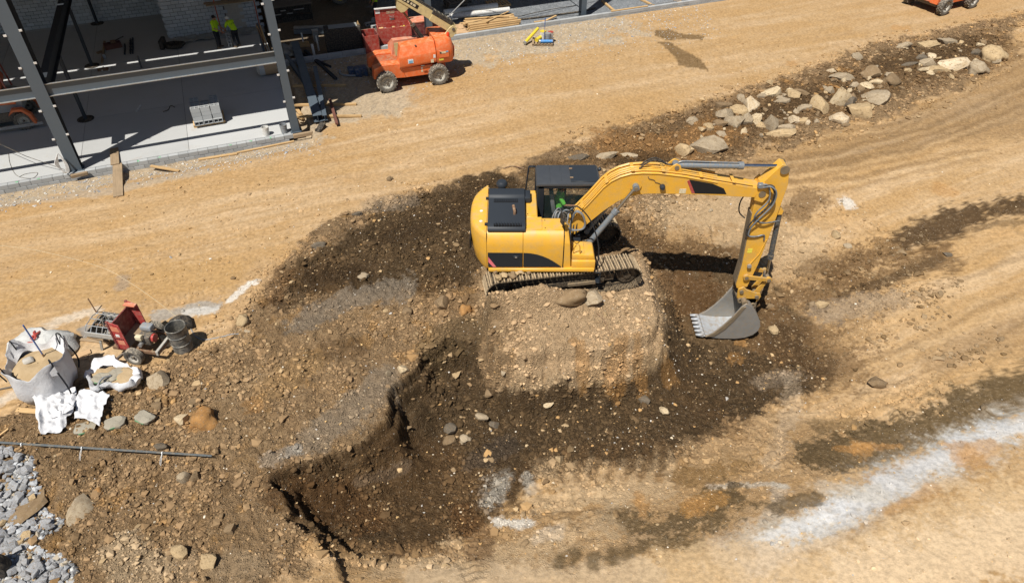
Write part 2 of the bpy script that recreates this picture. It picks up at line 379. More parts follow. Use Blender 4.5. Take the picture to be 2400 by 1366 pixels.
def rockmat(name, col, col2, spec=.25, scale=9.):
    t = NT(name)
    r = t.rnd()
    v = t.n.new('ShaderNodeVectorMath'); v.operation = 'ADD'
    t.l.new(t.co(), v.inputs[0]); cx = t.n.new('ShaderNodeCombineXYZ'); t.l.new(t.math('MULTIPLY', r, 50.), cx.inputs[0]); t.l.new(cx.outputs[0], v.inputs[1])
    vec = v.outputs[0]
    a = t.mix(t.step(t.noise(scale * .35, 5, .7, vec), .3, .7), col, col2)
    a = t.mix(t.step(t.noise(scale * 2.3, 6, .75, vec), .52, .75, 0, .6), a, mul(col2, .45))
    a = t.mix(t.step(t.noise(scale * 1.1, 4, .6, vec), .6, .72, 0, .5), a, (.55, .52, .47))
    a = t.mix(.25, a, t.mix(r, mul(col, .55), mul(col, 1.35)))
    # soil sticking to the stone
    a = t.mix(t.step(t.noise(scale * .5, 5, .7, vec), .50, .66, 0, .75), a, (.20, .135, .07))
    t.bump(t.noise(scale * 3.5, 6, .75, vec), .55, .03)
    return t.done(a, .9, 0, .25)
def wood(name, col, col2, scale=1.):
    t = NT(name)
    vec = t.mapping((1.2 * scale, 22 * scale, 22 * scale))
    a = t.mix(t.step(t.noise(1.0, 6, .7, vec), .3, .7), col, col2)
    a = t.mix(t.step(t.noise(2.2 * scale, 4, .6), .45, .8, 0, .55), a, mul(col2, .6))
    a = t.mix(.35, a, t.mix(t.rnd(), mul(col, .65), mul(col, 1.25)))
    t.bump(t.noise(1.6, 5, .7, vec), .3, .01)
    return t.done(a, .8, 0, .2)
def concrete(name, col, var=.14, scale=1.3, pits=True):
    t = NT(name)
    a = t.mix(t.noise(scale, 6, .65), mul(col, 1 - var), mul(col, 1 + var))
    a = t.mix(t.step(t.noise(scale * .35, 5, .7), .48, .70, 0, .5), a, mul(col, .72))
    a = t.mix(t.step(t.noise(scale * 1.9, 5, .7), .57, .72, 0, .45), a, (.36, .31, .24))
    a = t.mix(.3, a, t.mix(t.rnd(), mul(col, .75), mul(col, 1.22)))
    if pits: t.bump(t.noise(scale * 40, 4, .7), .25, .006)
    return t.done(a, .85, 0, .3)
def blockmat(name, col):
    t = NT(name)
    a = t.mix(t.noise(9, 5, .7), mul(col, .86), mul(col, 1.12))
    a = t.mix(.45, a, t.mix(t.rnd(), mul(col, .72), mul(col, 1.25)))
    a = t.mix(t.step(t.noise(2.1, 4), .58, .75, 0, .35), a, (.33, .28, .21))
    t.bump(t.noise(120, 3, .7), .35, .006)
    return t.done(a, .92, 0, .2)
def cloth(name, col, var=.1, wrinkle=.25, scale=9, dust=.2, sss=0):
    t = NT(name)
    a = t.mix(t.noise(scale, 4), mul(col, 1 - var), mul(col, 1 + var))
    a = t.mix(t.step(t.noise(scale * .7, 5, .7), .52, .75, 0, dust), a, DUST)
    t.bump(t.noise(scale * 1.6, 5, .6, None, 1.2), wrinkle, .03)
    return t.done(a, .8, 0, .25)
def glassmat(name, col, rough=.03, alpha=.18):
    t = NT(name)
    t.b.inputs['Alpha'].default_value = alpha
    a = t.mix(t.step(t.noise(3, 5, .7), .5, .75, 0, .35), col, (.32, .27, .19))
    return t.done(a, rough, 0., .6)
def soil(name, a_, b_, pale=.5):
    t = NT(name)
    a = t.mix(t.step(t.noise(2.6, 5, .7), .3, .7), a_, b_)
    a = t.mix(t.step(t.noise(23, 4, .7), .55, .8, 0, pale), a, mul(b_, 1.5))
    a = t.mix(t.step(t.attr('shade'), .0, 1., 0, .8), a, t.attr('tone', 'Color'))
    t.bump(t.noise(30, 4, .7), .5, .02)
    return t.done(a, .95, 0, .15)
YEL = (.70, .375, .04); ORG = (.68, .13, .028)
MAKE = dict(
    yellow=lambda: paint('yellow_paint', YEL, .42, 0, .10, 2.2, .55, (.50, .335, .13), .35),
    yellow_dirty=lambda: paint('yellow_dirty', mul(YEL, .8), .6, 0, .18, 7, .8, DUST, .6),
    black=lambda: paint('black_paint', (.016, .020, .026), .42, 0, .08, 4, .0),
    blackmat=lambda: paint('black_rubber', (.018, .018, .019), .7, 0, .25, 8, .2, (.2, .16, .11)),
    charcoal=lambda: paint('charcoal_plastic', (.026, .031, .038), .40, 0, .08, 3, .0),
    roofgrey=lambda: paint('cab_roof_paint', (.050, .054, .060), .4, 0, .08, 3, .0),
    red=lambda: paint('red_paint', (.36, .026, .026), .6, 0, .25, 5, .7, (.38, .24, .18), .6),
    pink=lambda: paint('pink_decal', (.75, .16, .2), .5, 0, .05, 6, .1),
    steelgrey=lambda: paint('cylinder_grey', (.17, .21, .25), .4, .2, .1, 8, .35),
    darksteel=lambda: paint('cylinder_dark', (.06, .075, .09), .4, .2, .2, 8, .3),
    chrome=lambda: paint('chrome_rod', (.55, .58, .62), .18, 1., .05, 8, .0),
    track=lambda: paint('track_steel', (.30, .225, .135), .8, .0, .35, 9, .8, (.46, .345, .21), .5, .4),
    trackdark=lambda: paint('track_frame', (.035, .029, .023), .75, .1, .3, 9, .6, (.3, .22, .13), .3, .3),
    bucketsteel=lambda: paint('bucket_steel', (.26, .255, .24), .5, .25, .25, 5, .45, (.34, .26, .17), .25),
    bucketin=lambda: paint('bucket_worn_steel', (.50, .53, .56), .38, .35, .15, 4, .25, (.40, .31, .21), .1),
    bucketdirt=lambda: paint('dirty_steel', (.19, .15, .10), .75, .3, .3, 7, .8, (.32, .23, .13), .4, .3),
    glass=lambda: glassmat('cab_glass', (.05, .075, .07)),
    orange=lambda: paint('orange_paint', ORG, .42, 0, .10, 3, .5, (.62, .30, .16), .3),
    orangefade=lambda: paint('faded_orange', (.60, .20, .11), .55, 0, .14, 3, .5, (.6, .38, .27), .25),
    orangeshade=lambda: paint('shaded_orange', (.42, .075, .02), .6, 0, .25, 5, .35, DUST, .5),  # darker copy of the orange paint, shade put into its colour
    cream=lambda: paint('cream_paint', (.58, .47, .23), .5, 0, .1, 4, .35, DUST, .3),
    tyre=lambda: paint('tyre_rubber', (.085, .078, .068), .85, 0, .3, 9, .9, (.40, .34, .25), 0, .4),
    rim=lambda: paint('wheel_rim', (.42, .41, .37), .6, .1, .15, 7, .5, DUST, .3),
    hub=lambda: paint('wheel_hub', (.09, .085, .08), .6, .2, .25, 12, .4),
    steel=lambda: paint('primed_steel', (.082, .105, .128), .5, .0, .06, 1.5, .0),
    steeldark=lambda: paint('dark_steel', (.032, .038, .046), .55, .0, .15, 3, .0),
    galv=lambda: paint('galvanised', (.45, .47, .48), .4, .6, .12, 7, .2),
    slab=lambda: concrete('slab_concrete', (.42, .425, .42), .10, .5),
    block=lambda: blockmat('concrete_block', (.36, .37, .37)),
    blockwall=lambda: blockmat('wall_block', (.44, .475, .50)),
    mortar=lambda: concrete('mortar', (.11, .11, .11), .2, 8),
    pine=lambda: wood('pine', (.56, .38, .19), (.40, .25, .11)),
    oldwood=lambda: wood('old_wood', (.33, .24, .15), (.20, .145, .09)),
    greywood=lambda: wood('grey_wood', (.17, .145, .12), (.10, .085, .07)),
    redwood=lambda: wood('stained_wood', (.17, .075, .055), (.10, .045, .035)),
    sand=lambda: soil('sand', (.43, .32, .19), (.36, .26, .145)),
    white=lambda: cloth('white_woven_bag', (.57, .57, .58), .06, .6, 4, .25),
    plastic=lambda: cloth('clear_plastic', (.50, .50, .48), .12, .8, 11, .1),
    paper=lambda: cloth('paper_sack', (.30, .27, .21), .15, .5, 9, .35),
    green=lambda: paint('green_print', (.10, .30, .15), .6, 0, .2, 8, .3),
    cardboard=lambda: cloth('cardboard', (.48, .32, .18), .12, .2, 6, .1),
    blackstrap=lambda: cloth('black_strap', (.02, .021, .025), .2, .1, 30, .1),
    blue=lambda: paint('blue_paint', (.02, .10, .34), .4, 0, .1, 8, .2),
    bluebright=lambda: paint('blue_tube', (.02, .24, .62), .4, 0, .08, 8, .1),
    bluedark=lambda: paint('dark_blue_plastic', (.012, .055, .14), .4, 0, .2, 5, .15),
    yellowtube=lambda: paint('yellow_tube', (.72, .55, .02), .4, 0, .08, 8, .1),
    whitepl=lambda: paint('white_plastic', (.68, .68, .66), .45, 0, .06, 9, .25),
    greypl=lambda: paint('grey_plastic', (.24, .27, .30), .45, 0, .08, 9, .25),
    redpl=lambda: paint('red_plastic', (.40, .03, .03), .4, 0, .1, 9, .1),
    jobbox=lambda: paint('red_box_paint', (.36, .035, .025), .45, 0, .14, 4, .35, (.45, .26, .2), .3),
    maroon=lambda: paint('maroon_paint', (.15, .02, .02), .5, 0, .2, 4, .4, (.4, .22, .18), .4),
    drum=lambda: paint('drum_steel', (.085, .085, .08), .6, .2, .45, 5, .75, (.42, .38, .31), .5, .2),
    cement=lambda: paint('cement_crust', (.36, .34, .30), .9, 0, .25, 7, .4, (.5, .46, .4), .3, .4),
    rust=lambda: paint('rusty_steel', (.17, .085, .045), .8, .1, .3, 8, .4),
    rebar=lambda: paint('rebar_steel', (.11, .13, .14), .5, .4, .2, 8, .1),
    tie=lambda: paint('tie_wire', (.7, .7, .68), .5, 0, .05, 8, 0),
    hivis=lambda: cloth('hivis_shirt', (.50, .78, .02), .06, .5, 7, .03),
    hivisgreen=lambda: cloth('green_shirt', (.20, .75, .10), .06, .5, 7, .03),
    trousers=lambda: cloth('dark_trousers', (.022, .024, .032), .2, .5, 9, .1),
    skin=lambda: cloth('skin', (.40, .21, .13), .06, .05, 9, .0),
    boot=lambda: cloth('boots', (.12, .085, .055), .2, .2, 9, .5),
    darkcap=lambda: cloth('dark_cap', (.02, .018, .018), .2, .2, 9, .1),
    whitecap=lambda: cloth('white_cap', (.62, .60, .57), .1, .2, 9, .1),
    hair=lambda: cloth('brown_hair', (.05, .03, .02), .2, .4, 30, .0),
    label_white=lambda: paint('label_white', (.75, .75, .74), .5, 0, .05, 9, .15),
    label_cream=lambda: paint('label_cream', (.66, .58, .40), .5, 0, .05, 9, .15),
    label_yellow=lambda: paint('label_yellow', (.75, .66, .06), .5, 0, .05, 9, .1),
    label_blue=lambda: paint('label_blue', (.16, .40, .62), .5, 0, .1, 12, .05),
    label_black=lambda: paint('label_black', (.012, .012, .013), .5, 0, .1, 9, .0),
    marking_green=lambda: paint('green_spray', (.03, .45, .16), .8, 0, .2, 9, .2),
    beacon=lambda: paint('red_beacon', (.62, .05, .015), .25, 0, .1, 9, .0),
    rope=lambda: paint('rope_fibre', (.55, .46, .30), .9, 0, .15, 20, .1),
    cable=lambda: paint('cable', (.03, .03, .032), .6, 0, .2, 9, .2),
    rock_tan=lambda: rockmat('tan_rock', (.48, .355, .20), (.37, .26, .14)),
    rock_pale=lambda: rockmat('pale_rock', (.58, .47, .31), (.47, .35, .20)),
    rock_white=lambda: rockmat('white_rock', (.60, .50, .36), (.48, .34, .18)),
    rock_grey=lambda: rockmat('grey_rock', (.40, .32, .215), (.27, .21, .14)),
    rock_dark=lambda: rockmat('dark_rock', (.15, .125, .095), (.10, .08, .055)),
    rock_brown=lambda: rockmat('brown_rock', (.26, .18, .10), (.18, .12, .065)),
    rock_orange=lambda: rockmat('orange_clod', (.42, .22, .075), (.30, .15, .05)),
    crushed=lambda: rockmat('crushed_stone', (.37, .375, .385), (.25, .255, .26)),
    mixedsoil=lambda: soil('loose_soil', (.20, .135, .072), (.27, .19, .105)),
    sheet=lambda: cloth('plastic_sheet', (.30, .31, .30), .3, .9, 7, .2),
)

# ------------------------------------------------------------------ mesh builder
def rotz(a): return Matrix.Rotation(a, 4, 'Z')
class MB:
    def __init__(self): self.v, self.f, self.T = [], [], None
    def add(self, vs, fs):
        o = len(self.v)
        if self.T is not None: vs = [tuple(self.T @ Vector(p)) for p in vs]
        self.v += [tuple(map(float, p)) for p in vs]; self.f += [tuple(i + o for i in f) for f in fs]
        return self
    def box(self, c, s, rot=None, taper=None):
        hx, hy, hzz = s[0] / 2, s[1] / 2, s[2] / 2
        tx, ty = taper or (1, 1)
        vs = [(-hx, -hy, -hzz), (hx, -hy, -hzz), (hx, hy, -hzz), (-hx, hy, -hzz), (-hx * tx, -hy * ty, hzz), (hx * tx, -hy * ty, hzz), (hx * tx, hy * ty, hzz), (-hx * tx, hy * ty, hzz)]
        R = rot if rot is not None else Matrix.Identity(4)
        if isinstance(rot, (int, float)): R = rotz(rot)
        vs = [tuple(R @ Vector(p) + Vector(c)) for p in vs]
        return self.add(vs, [(0, 3, 2, 1), (4, 5, 6, 7), (0, 1, 5, 4), (1, 2, 6, 5), (2, 3, 7, 6), (3, 0, 4, 7)])
    def bx(self, x0, x1, y0, y1, z0, z1):
        return self.box(((x0 + x1) / 2, (y0 + y1) / 2, (z0 + z1) / 2), (x1 - x0, y1 - y0, z1 - z0))
    def beam(self, p0, p1, w, h, up=(0, 0, 1)):
        """square bar from p0 to p1"""
        p0, p1 = Vector(p0), Vector(p1); d = (p1 - p0); L = d.length; d.normalize()
        u = Vector(up); s = d.cross(u)
        if s.length < 1e-4: s = d.cross(Vector((0, 1, 0)))
        s.normalize(); u = s.cross(d)
        R = Matrix((d, s, u)).transposed().to_4x4()
        return self.box((p0 + p1) / 2, (L, w, h), R)
    def cyl(self, p0, p1, r, r2=None, n=14, cap=True):
        r2 = r if r2 is None else r2
        p0, p1 = Vector(p0), Vector(p1); d = (p1 - p0).normalized()
        a = d.orthogonal().normalized(); b = d.cross(a)
        vs = []
        for k in range(n):
            t = 2 * math.pi * k / n; e = a * math.cos(t) + b * math.sin(t)
            vs.append(p0 + e * r); vs.append(p1 + e * r2)
        fs = [(2 * k, 2 * ((k + 1) % n), 2 * ((k + 1) % n) + 1, 2 * k + 1) for k in range(n)]
        if cap: fs += [tuple(2 * k for k in reversed(range(n))), tuple(2 * k + 1 for k in range(n))]
        return self.add(vs, fs)
    def ring(self, p0, p1, ro, ri, n=18):
        p0, p1 = Vector(p0), Vector(p1); d = (p1 - p0).normalized()
        a = d.orthogonal().normalized(); b = d.cross(a); vs = []
        for k in range(n):
            t = 2 * math.pi * k / n; e = a * math.cos(t) + b * math.sin(t)
            vs += [p0 + e * ro, p1 + e * ro, p1 + e * ri, p0 + e * ri]
        fs = []
        for k in range(n):
            i, j = 4 * k, 4 * ((k + 1) % n)
            for m in range(4): fs.append((i + m, j + m, j + (m + 1) % 4, i + (m + 1) % 4))
        return self.add(vs, fs)
    def tube(self, pts, r, n=8, closed=False):
        P = [Vector(p) for p in pts]; m = len(P)
        rs = r if isinstance(r, (list, tuple)) else [r] * m
        vs = []; prev = None
        for i in range(m):
            d = (P[min(i + 1, m - 1)] - P[max(i - 1, 0)]).normalized()
            if prev is None: a = d.orthogonal().normalized()
            else:
                a = prev - d * prev.dot(d)
                a = a.normalized() if a.length > 1e-6 else d.orthogonal().normalized()
            prev = a; b = d.cross(a)
            for k in range(n):
                t = 2 * math.pi * k / n
                vs.append(P[i] + (a * math.cos(t) + b * math.sin(t)) * rs[i])
        fs = []
        for i in range(m - 1):
            for k in range(n):
                fs.append((i * n + k, i * n + (k + 1) % n, (i + 1) * n + (k + 1) % n, (i + 1) * n + k))
        fs += [tuple(reversed(range(n))), tuple((m - 1) * n + k for k in range(n))]
        return self.add(vs, fs)
    def prism(self, poly, y0, y1, axis='y'):
        """polygon of (a, b) pushed along an axis: y -> (a, y, b); z -> (a, b, z); x -> (x, a, b)"""
        n = len(poly)
        area = sum(poly[i][0] * poly[(i + 1) % n][1] - poly[(i + 1) % n][0] * poly[i][1] for i in range(n))
        if area < 0: poly = poly[::-1]
        def P(a, b, y):
            return (a, y, b) if axis == 'y' else (a, b, y) if axis == 'z' else (y, a, b)
        vs = [P(a, b, y0) for a, b in poly] + [P(a, b, y1) for a, b in poly]
        fs = [tuple(range(n)), tuple(reversed(range(n, 2 * n)))] + [(i, n + i, n + (i + 1) % n, (i + 1) % n) for i in range(n)]
        if axis != 'y': fs = [tuple(reversed(f)) for f in fs]
        return self.add(vs, fs)
    def lathe(self, prof, c=(0, 0, 0), n=20, axis='z', cap=True):
        vs = []
        for k in range(n):
            t = 2 * math.pi * k / n; ca, sa = math.cos(t), math.sin(t)
            for r, z in prof:
                p = (r * ca, r * sa, z) if axis == 'z' else (r * ca, z, r * sa) if axis == 'y' else (z, r * ca, r * sa)
                vs.append((p[0] + c[0], p[1] + c[1], p[2] + c[2]))
        m = len(prof)
        fs = []
        for k in range(n):
            for i in range(m - 1):
                a, b = k * m + i, ((k + 1) % n) * m + i
                f = (a, b, b + 1, a + 1)
                fs.append(f if axis != 'y' else f[::-1])
        if cap:
            fs += [tuple(k * m for k in range(n))[::(-1 if axis != 'y' else 1)], tuple(k * m + m - 1 for k in range(n))[::(1 if axis != 'y' else -1)]]
        return self.add(vs, fs)
    def mesh(self, name, mat, smooth=40, bevel=0, seg=1):
        me = bpy.data.meshes.new(name); me.from_pydata(self.v, [], self.f)
        if bevel > 0:
            bm = bmesh.new(); bm.from_mesh(me)
            bmesh.ops.recalc_face_normals(bm, faces=bm.faces)
            es = [e for e in bm.edges if len(e.link_faces) == 2 and e.calc_face_angle(0) > .5]
            if es: bmesh.ops.bevel(bm, geom=es, offset=bevel, segments=seg, affect='EDGES', clamp_overlap=True, profile=.5)
            bm.to_mesh(me); bm.free()
        if mat: me.materials.append(M(mat) if isinstance(mat, str) else mat)
        if smooth:
            me.polygons.foreach_set('use_smooth', [True] * len(me.polygons))
            me.set_sharp_from_angle(angle=math.radians(smooth))
        return me
    def build(self, name, mat, parent=None, loc=None, rz=None, smooth=40, bevel=0, seg=1):
        me = self.mesh(name, mat, smooth, bevel, seg)
        return put(name, me, parent, loc, rz)
def put(name, me, parent=None, loc=None, rz=None):
    o = bpy.data.objects.new(name, me); COL.objects.link(o)
    if parent: o.parent = parent
    if loc is not None: o.location = tuple(float(c) for c in loc)
    if rz is not None: o.rotation_euler = (0, 0, rz) if isinstance(rz, (int, float)) else rz
    return o
def tag(o, label, cat, group=None):
    o['label'] = label; o['category'] = cat
    if group: o['group'] = group
    return o
def thing(name, label, cat, loc=(0, 0, 0), rz=0, group=None):
    o = put(name, None, None, loc, rz); o.empty_display_size = .3
    return tag(o, label, cat, group)
def struct(o): o['kind'] = 'structure'; return o
def stuff(o): o['kind'] = 'stuff'; return o
def copy_tree(o, parent=None):
    c = o.copy(); COL.objects.link(c); c.parent = parent
    for ch in [k for k in o.children]: copy_tree(ch, c)
    return c
RNG = random.Random(7)

# ------------------------------------------------------------------ ground: mesh, colour zones, material
def zone(pts, z=None):
    return [GT(a, b)[:2] for a, b in pts]
def build_ground():
    x, y = GX.ravel(), GYY.ravel()
    n = x.size
    w1 = fbm(x * .9, y * .9, 5, 301) * .55 + fbm(x * 5, y * 5, 4, 305) * .16
    w2 = fbm(x * .9, y * .9, 5, 311) * .55 + fbm(x * 5, y * 5, 4, 315) * .16
    xx, yy = x + w1, y + w2
    def mask(polys, soft=.35, k=1.):
        m = np.zeros(n)
        for P in polys:
            m = np.maximum(m, sstep(soft, -soft, sdist(x + w1 * k, y + w2 * k, P)))
        return m
    ne = fbm(x * 1.3, y * 1.3, 6, 401, .72)                       # ragged edge noise, about -1..1
    ne2 = fbm(x * 3.1 + 9, y * 3.1, 5, 431, .75)
    n1 = fbm(x * .35, y * .35, 4, 441); n2 = fbm(x * 1.9, y * 1.9, 5, 451, .7); n4 = fbm(x * 6.5, y * 6.5, 3, 461, .8)
    s_, t_ = x * BU[0] + y * BU[1], x * BN[0] + y * BN[1]
    ns = fbm(s_ * .13, t_ * 1.5 + .5 * n1, 5, 471, .7); ns2 = fbm(s_ * .25 + 4, t_ * 4.5, 3, 475, .7)
    brown = mask([ROUGHZ], .8); 
    brown2 = mask([zone([(1540, 420), (1700, 430), (1850, 560), (2000, 600), (2060, 700), (2000, 840), (1920, 950), (1780, 1010), (1560, 1100), (1500, 900), (1580, 700), (1560, 560)]),
                   zone([(1560, 340), (1900, 340), (2200, 240), (2420, 120), (2500, 130), (2500, 330), (2250, 330), (1950, 400), (1700, 410)]),
                   zone([(760, 1290), (1050, 1280), (1200, 1200), (1450, 1110), (1700, 1020), (1900, 960), (2000, 1060), (1800, 1200), (1500, 1310), (1200, 1345), (900, 1366), (700, 1400)])], 1.2)
    dark = mask([zone([(600, 1110), (720, 1050), (850, 960), (880, 900), (930, 830), (1040, 770), (1110, 740), (1170, 800), (1200, 830), (1300, 860), (1460, 850), (1540, 800), (1570, 740), (1560, 600), (1700, 580), (1800, 680), (1870, 740), (1910, 800), (1920, 900),
                       (1780, 985), (1620, 1020), (1560, 1100), (1400, 1090), (1270, 1120), (1150, 1190), (1040, 1300), (900, 1310), (770, 1290), (690, 1205)])], .75)
    wxs, wys = x + 0.34 * fbm(x * 1.1, y * 1.1, 5, 11, .6), y + 0.34 * fbm(x * 1.1, y * 1.1, 5, 29, .6)
    sdb = sdist(wxs, wys, BENCH); smd = sdist(wxs * .85 + x * .15 + .22 * fbm(x * .75, y * .75, 2, 61), wys * .85 + y * .15 + .30 * fbm(x * .75, y * .75, 2, 63), MOUND)
    nh = fbm(x * 10, y * 10, 3, 521, .8)
    dark = dark * sstep(-.03, .05, sdb + .03 * nh) * sstep(.30, .42, smd + .10 * nh)
    dark = np.maximum(dark, mask([zone([(660, 650), (790, 560), (900, 480), (1010, 440), (1180, 400), (1250, 430), (1200, 600), (1120, 640), (1050, 680), (900, 690), (760, 690)])], .75))
    dark2 = mask([zone([(1900, 660), (1990, 590), (2120, 525), (2300, 470), (2480, 455), (2480, 530), (2250, 585), (2090, 640), (1960, 690)]),
                  zone([(1900, 1010), (2100, 965), (2250, 925), (2460, 850), (2460, 965), (2250, 1035), (2150, 1085), (2020, 1120), (1930, 1090)]),
                  zone([(1440, 1190), (1560, 1195), (1640, 1150), (1730, 1135), (1720, 1200), (1680, 1262), (1560, 1292), (1500, 1240)]),
                  zone([(1805, 1175), (1920, 1140), (1930, 1170), (1800, 1212)])] , .55, .6)
    dots = mask([zone([(a - 16, b - 20), (a + 14, b - 18), (a + 16, b + 20), (a - 14, b + 22)]) for a, b in ((1320, 1310), (1352, 1300), (1395, 1312), (1435, 1305), (1470, 1296), (1500, 1280))], .12, .25)
    pile = mask([zone([(1690, 290), (1800, 230), (1960, 190), (2090, 160), (2100, 210), (1990, 260), (1850, 300), (1760, 320)]),
                  zone([(2080, 120), (2280, 80), (2380, 110), (2300, 190), (2140, 200)])], .9)
    wet = mask([zone([(1540, 72), (1570, 70), (1600, 80), (1650, 85), (1648, 94), (1600, 92), (1560, 92), (1538, 84)]),
                zone([(1538, 97), (1565, 98), (1600, 118), (1640, 138), (1658, 166), (1630, 158), (1594, 154), (1588, 138), (1570, 120)])], .2, .35)
    white = mask([zone([(1770, 1315), (1830, 1270), (1960, 1205), (2080, 1125), (2210, 1070), (2330, 1005), (2480, 965), (2480, 990), (2330, 1035), (2240, 1100), (2140, 1150), (2080, 1200), (1960, 1262), (1800, 1325)])], .5, .6)
    pale = mask([zone([(1690, 1270), (1760, 1220), (1960, 1150), (1860, 1160), (1680, 1140), (1830, 1130), (2000, 1140), (2080, 1180), (1960, 1260), (1780, 1330), (1700, 1320)]),
                 zone([(1785, 1085), (1815, 1000), (1850, 955), (1885, 960), (1850, 1020), (1830, 1090)]), zone([(1660, 1125), (1840, 1128), (1840, 1148), (1665, 1140)]),
                 zone([(1120, 1190), (1140, 1120), (1240, 1110), (1300, 1150), (1250, 1250), (1180, 1240)]), zone([(1230, 1280), (1330, 1230), (1360, 1290), (1260, 1310)]),
                 zone([(880, 1340), (1000, 1310), (1180, 1300), (1300, 1320), (1100, 1360)])], .6, .8)
    lime = mask([zone([(535, 705), (560, 670), (595, 655), (590, 680), (555, 705)]), zone([(430, 715), (480, 700), (515, 710), (500, 740), (450, 745)]),
                 zone([(100, 780), (130, 745), (220, 718), (220, 738), (160, 760)]), zone([(-60, 960), (20, 925), (60, 915), (50, 935), (0, 965)])], .22, .5)
    cem = mask([zone([(360, 735), (420, 700), (500, 705), (480, 745), (400, 760)]), zone([(276, 660), (285, 645), (302, 645), (302, 668), (285, 678)]), zone([(185, 775), (200, 755), (218, 760), (212, 785), (190, 790)]),
                zone([(560, 745), (600, 735), (610, 765), (570, 775)]), zone([(640, 1060), (700, 1055), (690, 1080), (640, 1080)]), zone([(480, 1225), (520, 1220), (520, 1255), (480, 1255)]),
                zone([(700, 760), (800, 690), (900, 670), (930, 700), (820, 750)]), zone([(870, 900), (900, 870), (890, 950), (760, 1040), (740, 1030)])], .35, .5)
    grav = np.clip(sstep(27.8, 29.6, t_ + w1) * sstep(4, 2, s_ + w2) + sstep(32.0, 36.0, t_ + w1 * 3) * sstep(28, 16, s_ + w2 * 4) + sstep(29.0, 31, t_ + w1 * 2) * sstep(10, 5, s_ + w2 * 2), 0, 1)
    stone = sstep(37.7, 37.9, t_) * sstep(6.0, 9.0, s_ + w1 * 2)
    dirtin = sstep(36.5, 38.5, t_ + w1) * sstep(11, 7, s_ + w1 * 2)
    spot = np.zeros(n)
    for a, b, r in [(1090, 720, .22), (600, 940, .3), (475, 975, .35), (1500, 860, .4), (1700, 770, .25), (1580, 870, .3), (2110, 62, .4), (1950, 210, .5), (1640, 1180, .3), (1520, 1180, .3), (2000, 1050, .4), (2250, 1060, .5), (1980, 160, .4), (1850, 150, .4),
                    (1450, 860, .4), (1360, 815, .3), (1840, 190, .4), (1720, 800, .3), (2200, 440, .6), (1730, 850, .3)]:
        p = GT(a, b); spot = np.maximum(spot, sstep(r * 1.7, r * .1, np.hypot(xx - p[0], yy - p[1])))
    C = np.empty((n, 3)); C[:] = (.50, .355, .19)
    def mx(m, col):
        m = np.clip(m, 0, 1)[:, None]; C[:] = C * (1 - m) + np.asarray(col) * m
    def ed(m, k=.6, a=.35, b=.65): return sstep(0, .15, m) * sstep(a, b, m + ne * k * .5 + ne2 * k * .35)
    # packed tan earth of the road and ramps
    C *= .93
    mx(sstep(-.1, .5, n1) * .5, (.43, .285, .13)); mx(sstep(-.05, .6, ns) * .7, (.56, .43, .27)); mx(sstep(.0, .6, n2) * .45, (.40, .26, .115)); mx(sstep(.05, .6, ns2) * .35, (.36, .24, .12))
    mx(sstep(-.1, .4, -ns) * .4, (.43, .275, .115))
    mx(ed(grav, .6) * .8, (.45, .385, .28)); mx(ed(grav, .5) * sstep(.1, .5, n4) * .6, (.29, .25, .19))
    mx(ed(brown2, 1.3, .2, 1.0) * .45, (.30, .20, .10)); mx(ed(brown2, 1.2, .3, .9) * sstep(.05, .5, n2) * .4, (.40, .275, .14))
    # dug ground
    b_ = ed(brown, .7); mx(b_, (.31, .215, .118)); mx(b_ * sstep(0, .5, n2) * .6, (.175, .112, .053)); mx(b_ * sstep(0, .5, n1) * .4, (.37, .26, .142)); mx(b_ * sstep(.1, .5, n4) * .6, (.40, .29, .165)); mx(b_ * sstep(.25, .6, fbm(x * 2.3, y * 2.3, 3, 499)) * .5, (.40, .24, .09))
    d_ = ed(dark, 1.1, .25, .8); mx(d_ * .95, (.082, .056, .029)); mx(d_ * sstep(-.05, .5, n2) * .6, (.135, .09, .046)); mx(d_ * sstep(.1, .55, n4) * .45, (.19, .132, .072)); mx(d_ * sstep(.1, .5, n1) * .5, (.15, .092, .042))
    DK, BR, MB_, TA, LT, WH, GR, OL, RB = (.060, .039, .020), (.145, .090, .042), (.235, .152, .074), (.50, .345, .175), (.60, .455, .265), (.60, .605, .61), (.46, .42, .35), (.105, .076, .038), (.115, .062, .025)
    GB, PT = (.27, .23, .175), (.47, .36, .22)
    def stroke(pts, hw, col, op=.8, soft=.26, rag=1.):
        """a band of earth of another colour along a line (pixels of the photograph for its place and width)"""
        q = [GT(*p) for p in pts]
        k = float(np.mean([np.linalg.norm(v - np.array([0, 0, CAM_H])) for v in q])) / FPX
        w = hw * k * 1.12
        Q = np.array([v[:2] for v in q]); lo, hi = Q.min(0) - w * 2.2 - .3, Q.max(0) + w * 2.2 + .3
        sel = np.nonzero((x > lo[0]) & (x < hi[0]) & (y > lo[1]) & (y < hi[1]))[0]
        if len(q) == 1: d = np.hypot(x[sel] - Q[0, 0], (y[sel] - Q[0, 1]))
        else: d = ldist(x[sel] + w1[sel] * .35, y[sel] + w2[sel] * .35, Q)
        m = sstep(1 + soft, 1 - soft, d / w + rag * (.52 * ne[sel] + .60 * ne2[sel] + .30 * n4[sel] + .45 * nh[sel])) * op
        C[sel] = C[sel] * (1 - m[:, None]) + np.asarray(col) * m[:, None]
    # rock pile bank and the ground behind the machine
    stroke([(1480, 345), (1640, 320), (1800, 265), (2050, 185), (2320, 110)], 62, BR, .75); stroke([(1440, 335), (1600, 350), (1700, 300)], 42, (.36, .205, .08), .6); stroke([(1720, 290), (1830, 250), (1980, 210)], 26, DK, .5); stroke([(2080, 150), (2280, 100)], 34, DK, .45)
    stroke([(1440, 380), (1560, 365)], 22, DK, .6); stroke([(1250, 400), (1400, 375)], 30, BR, .7)
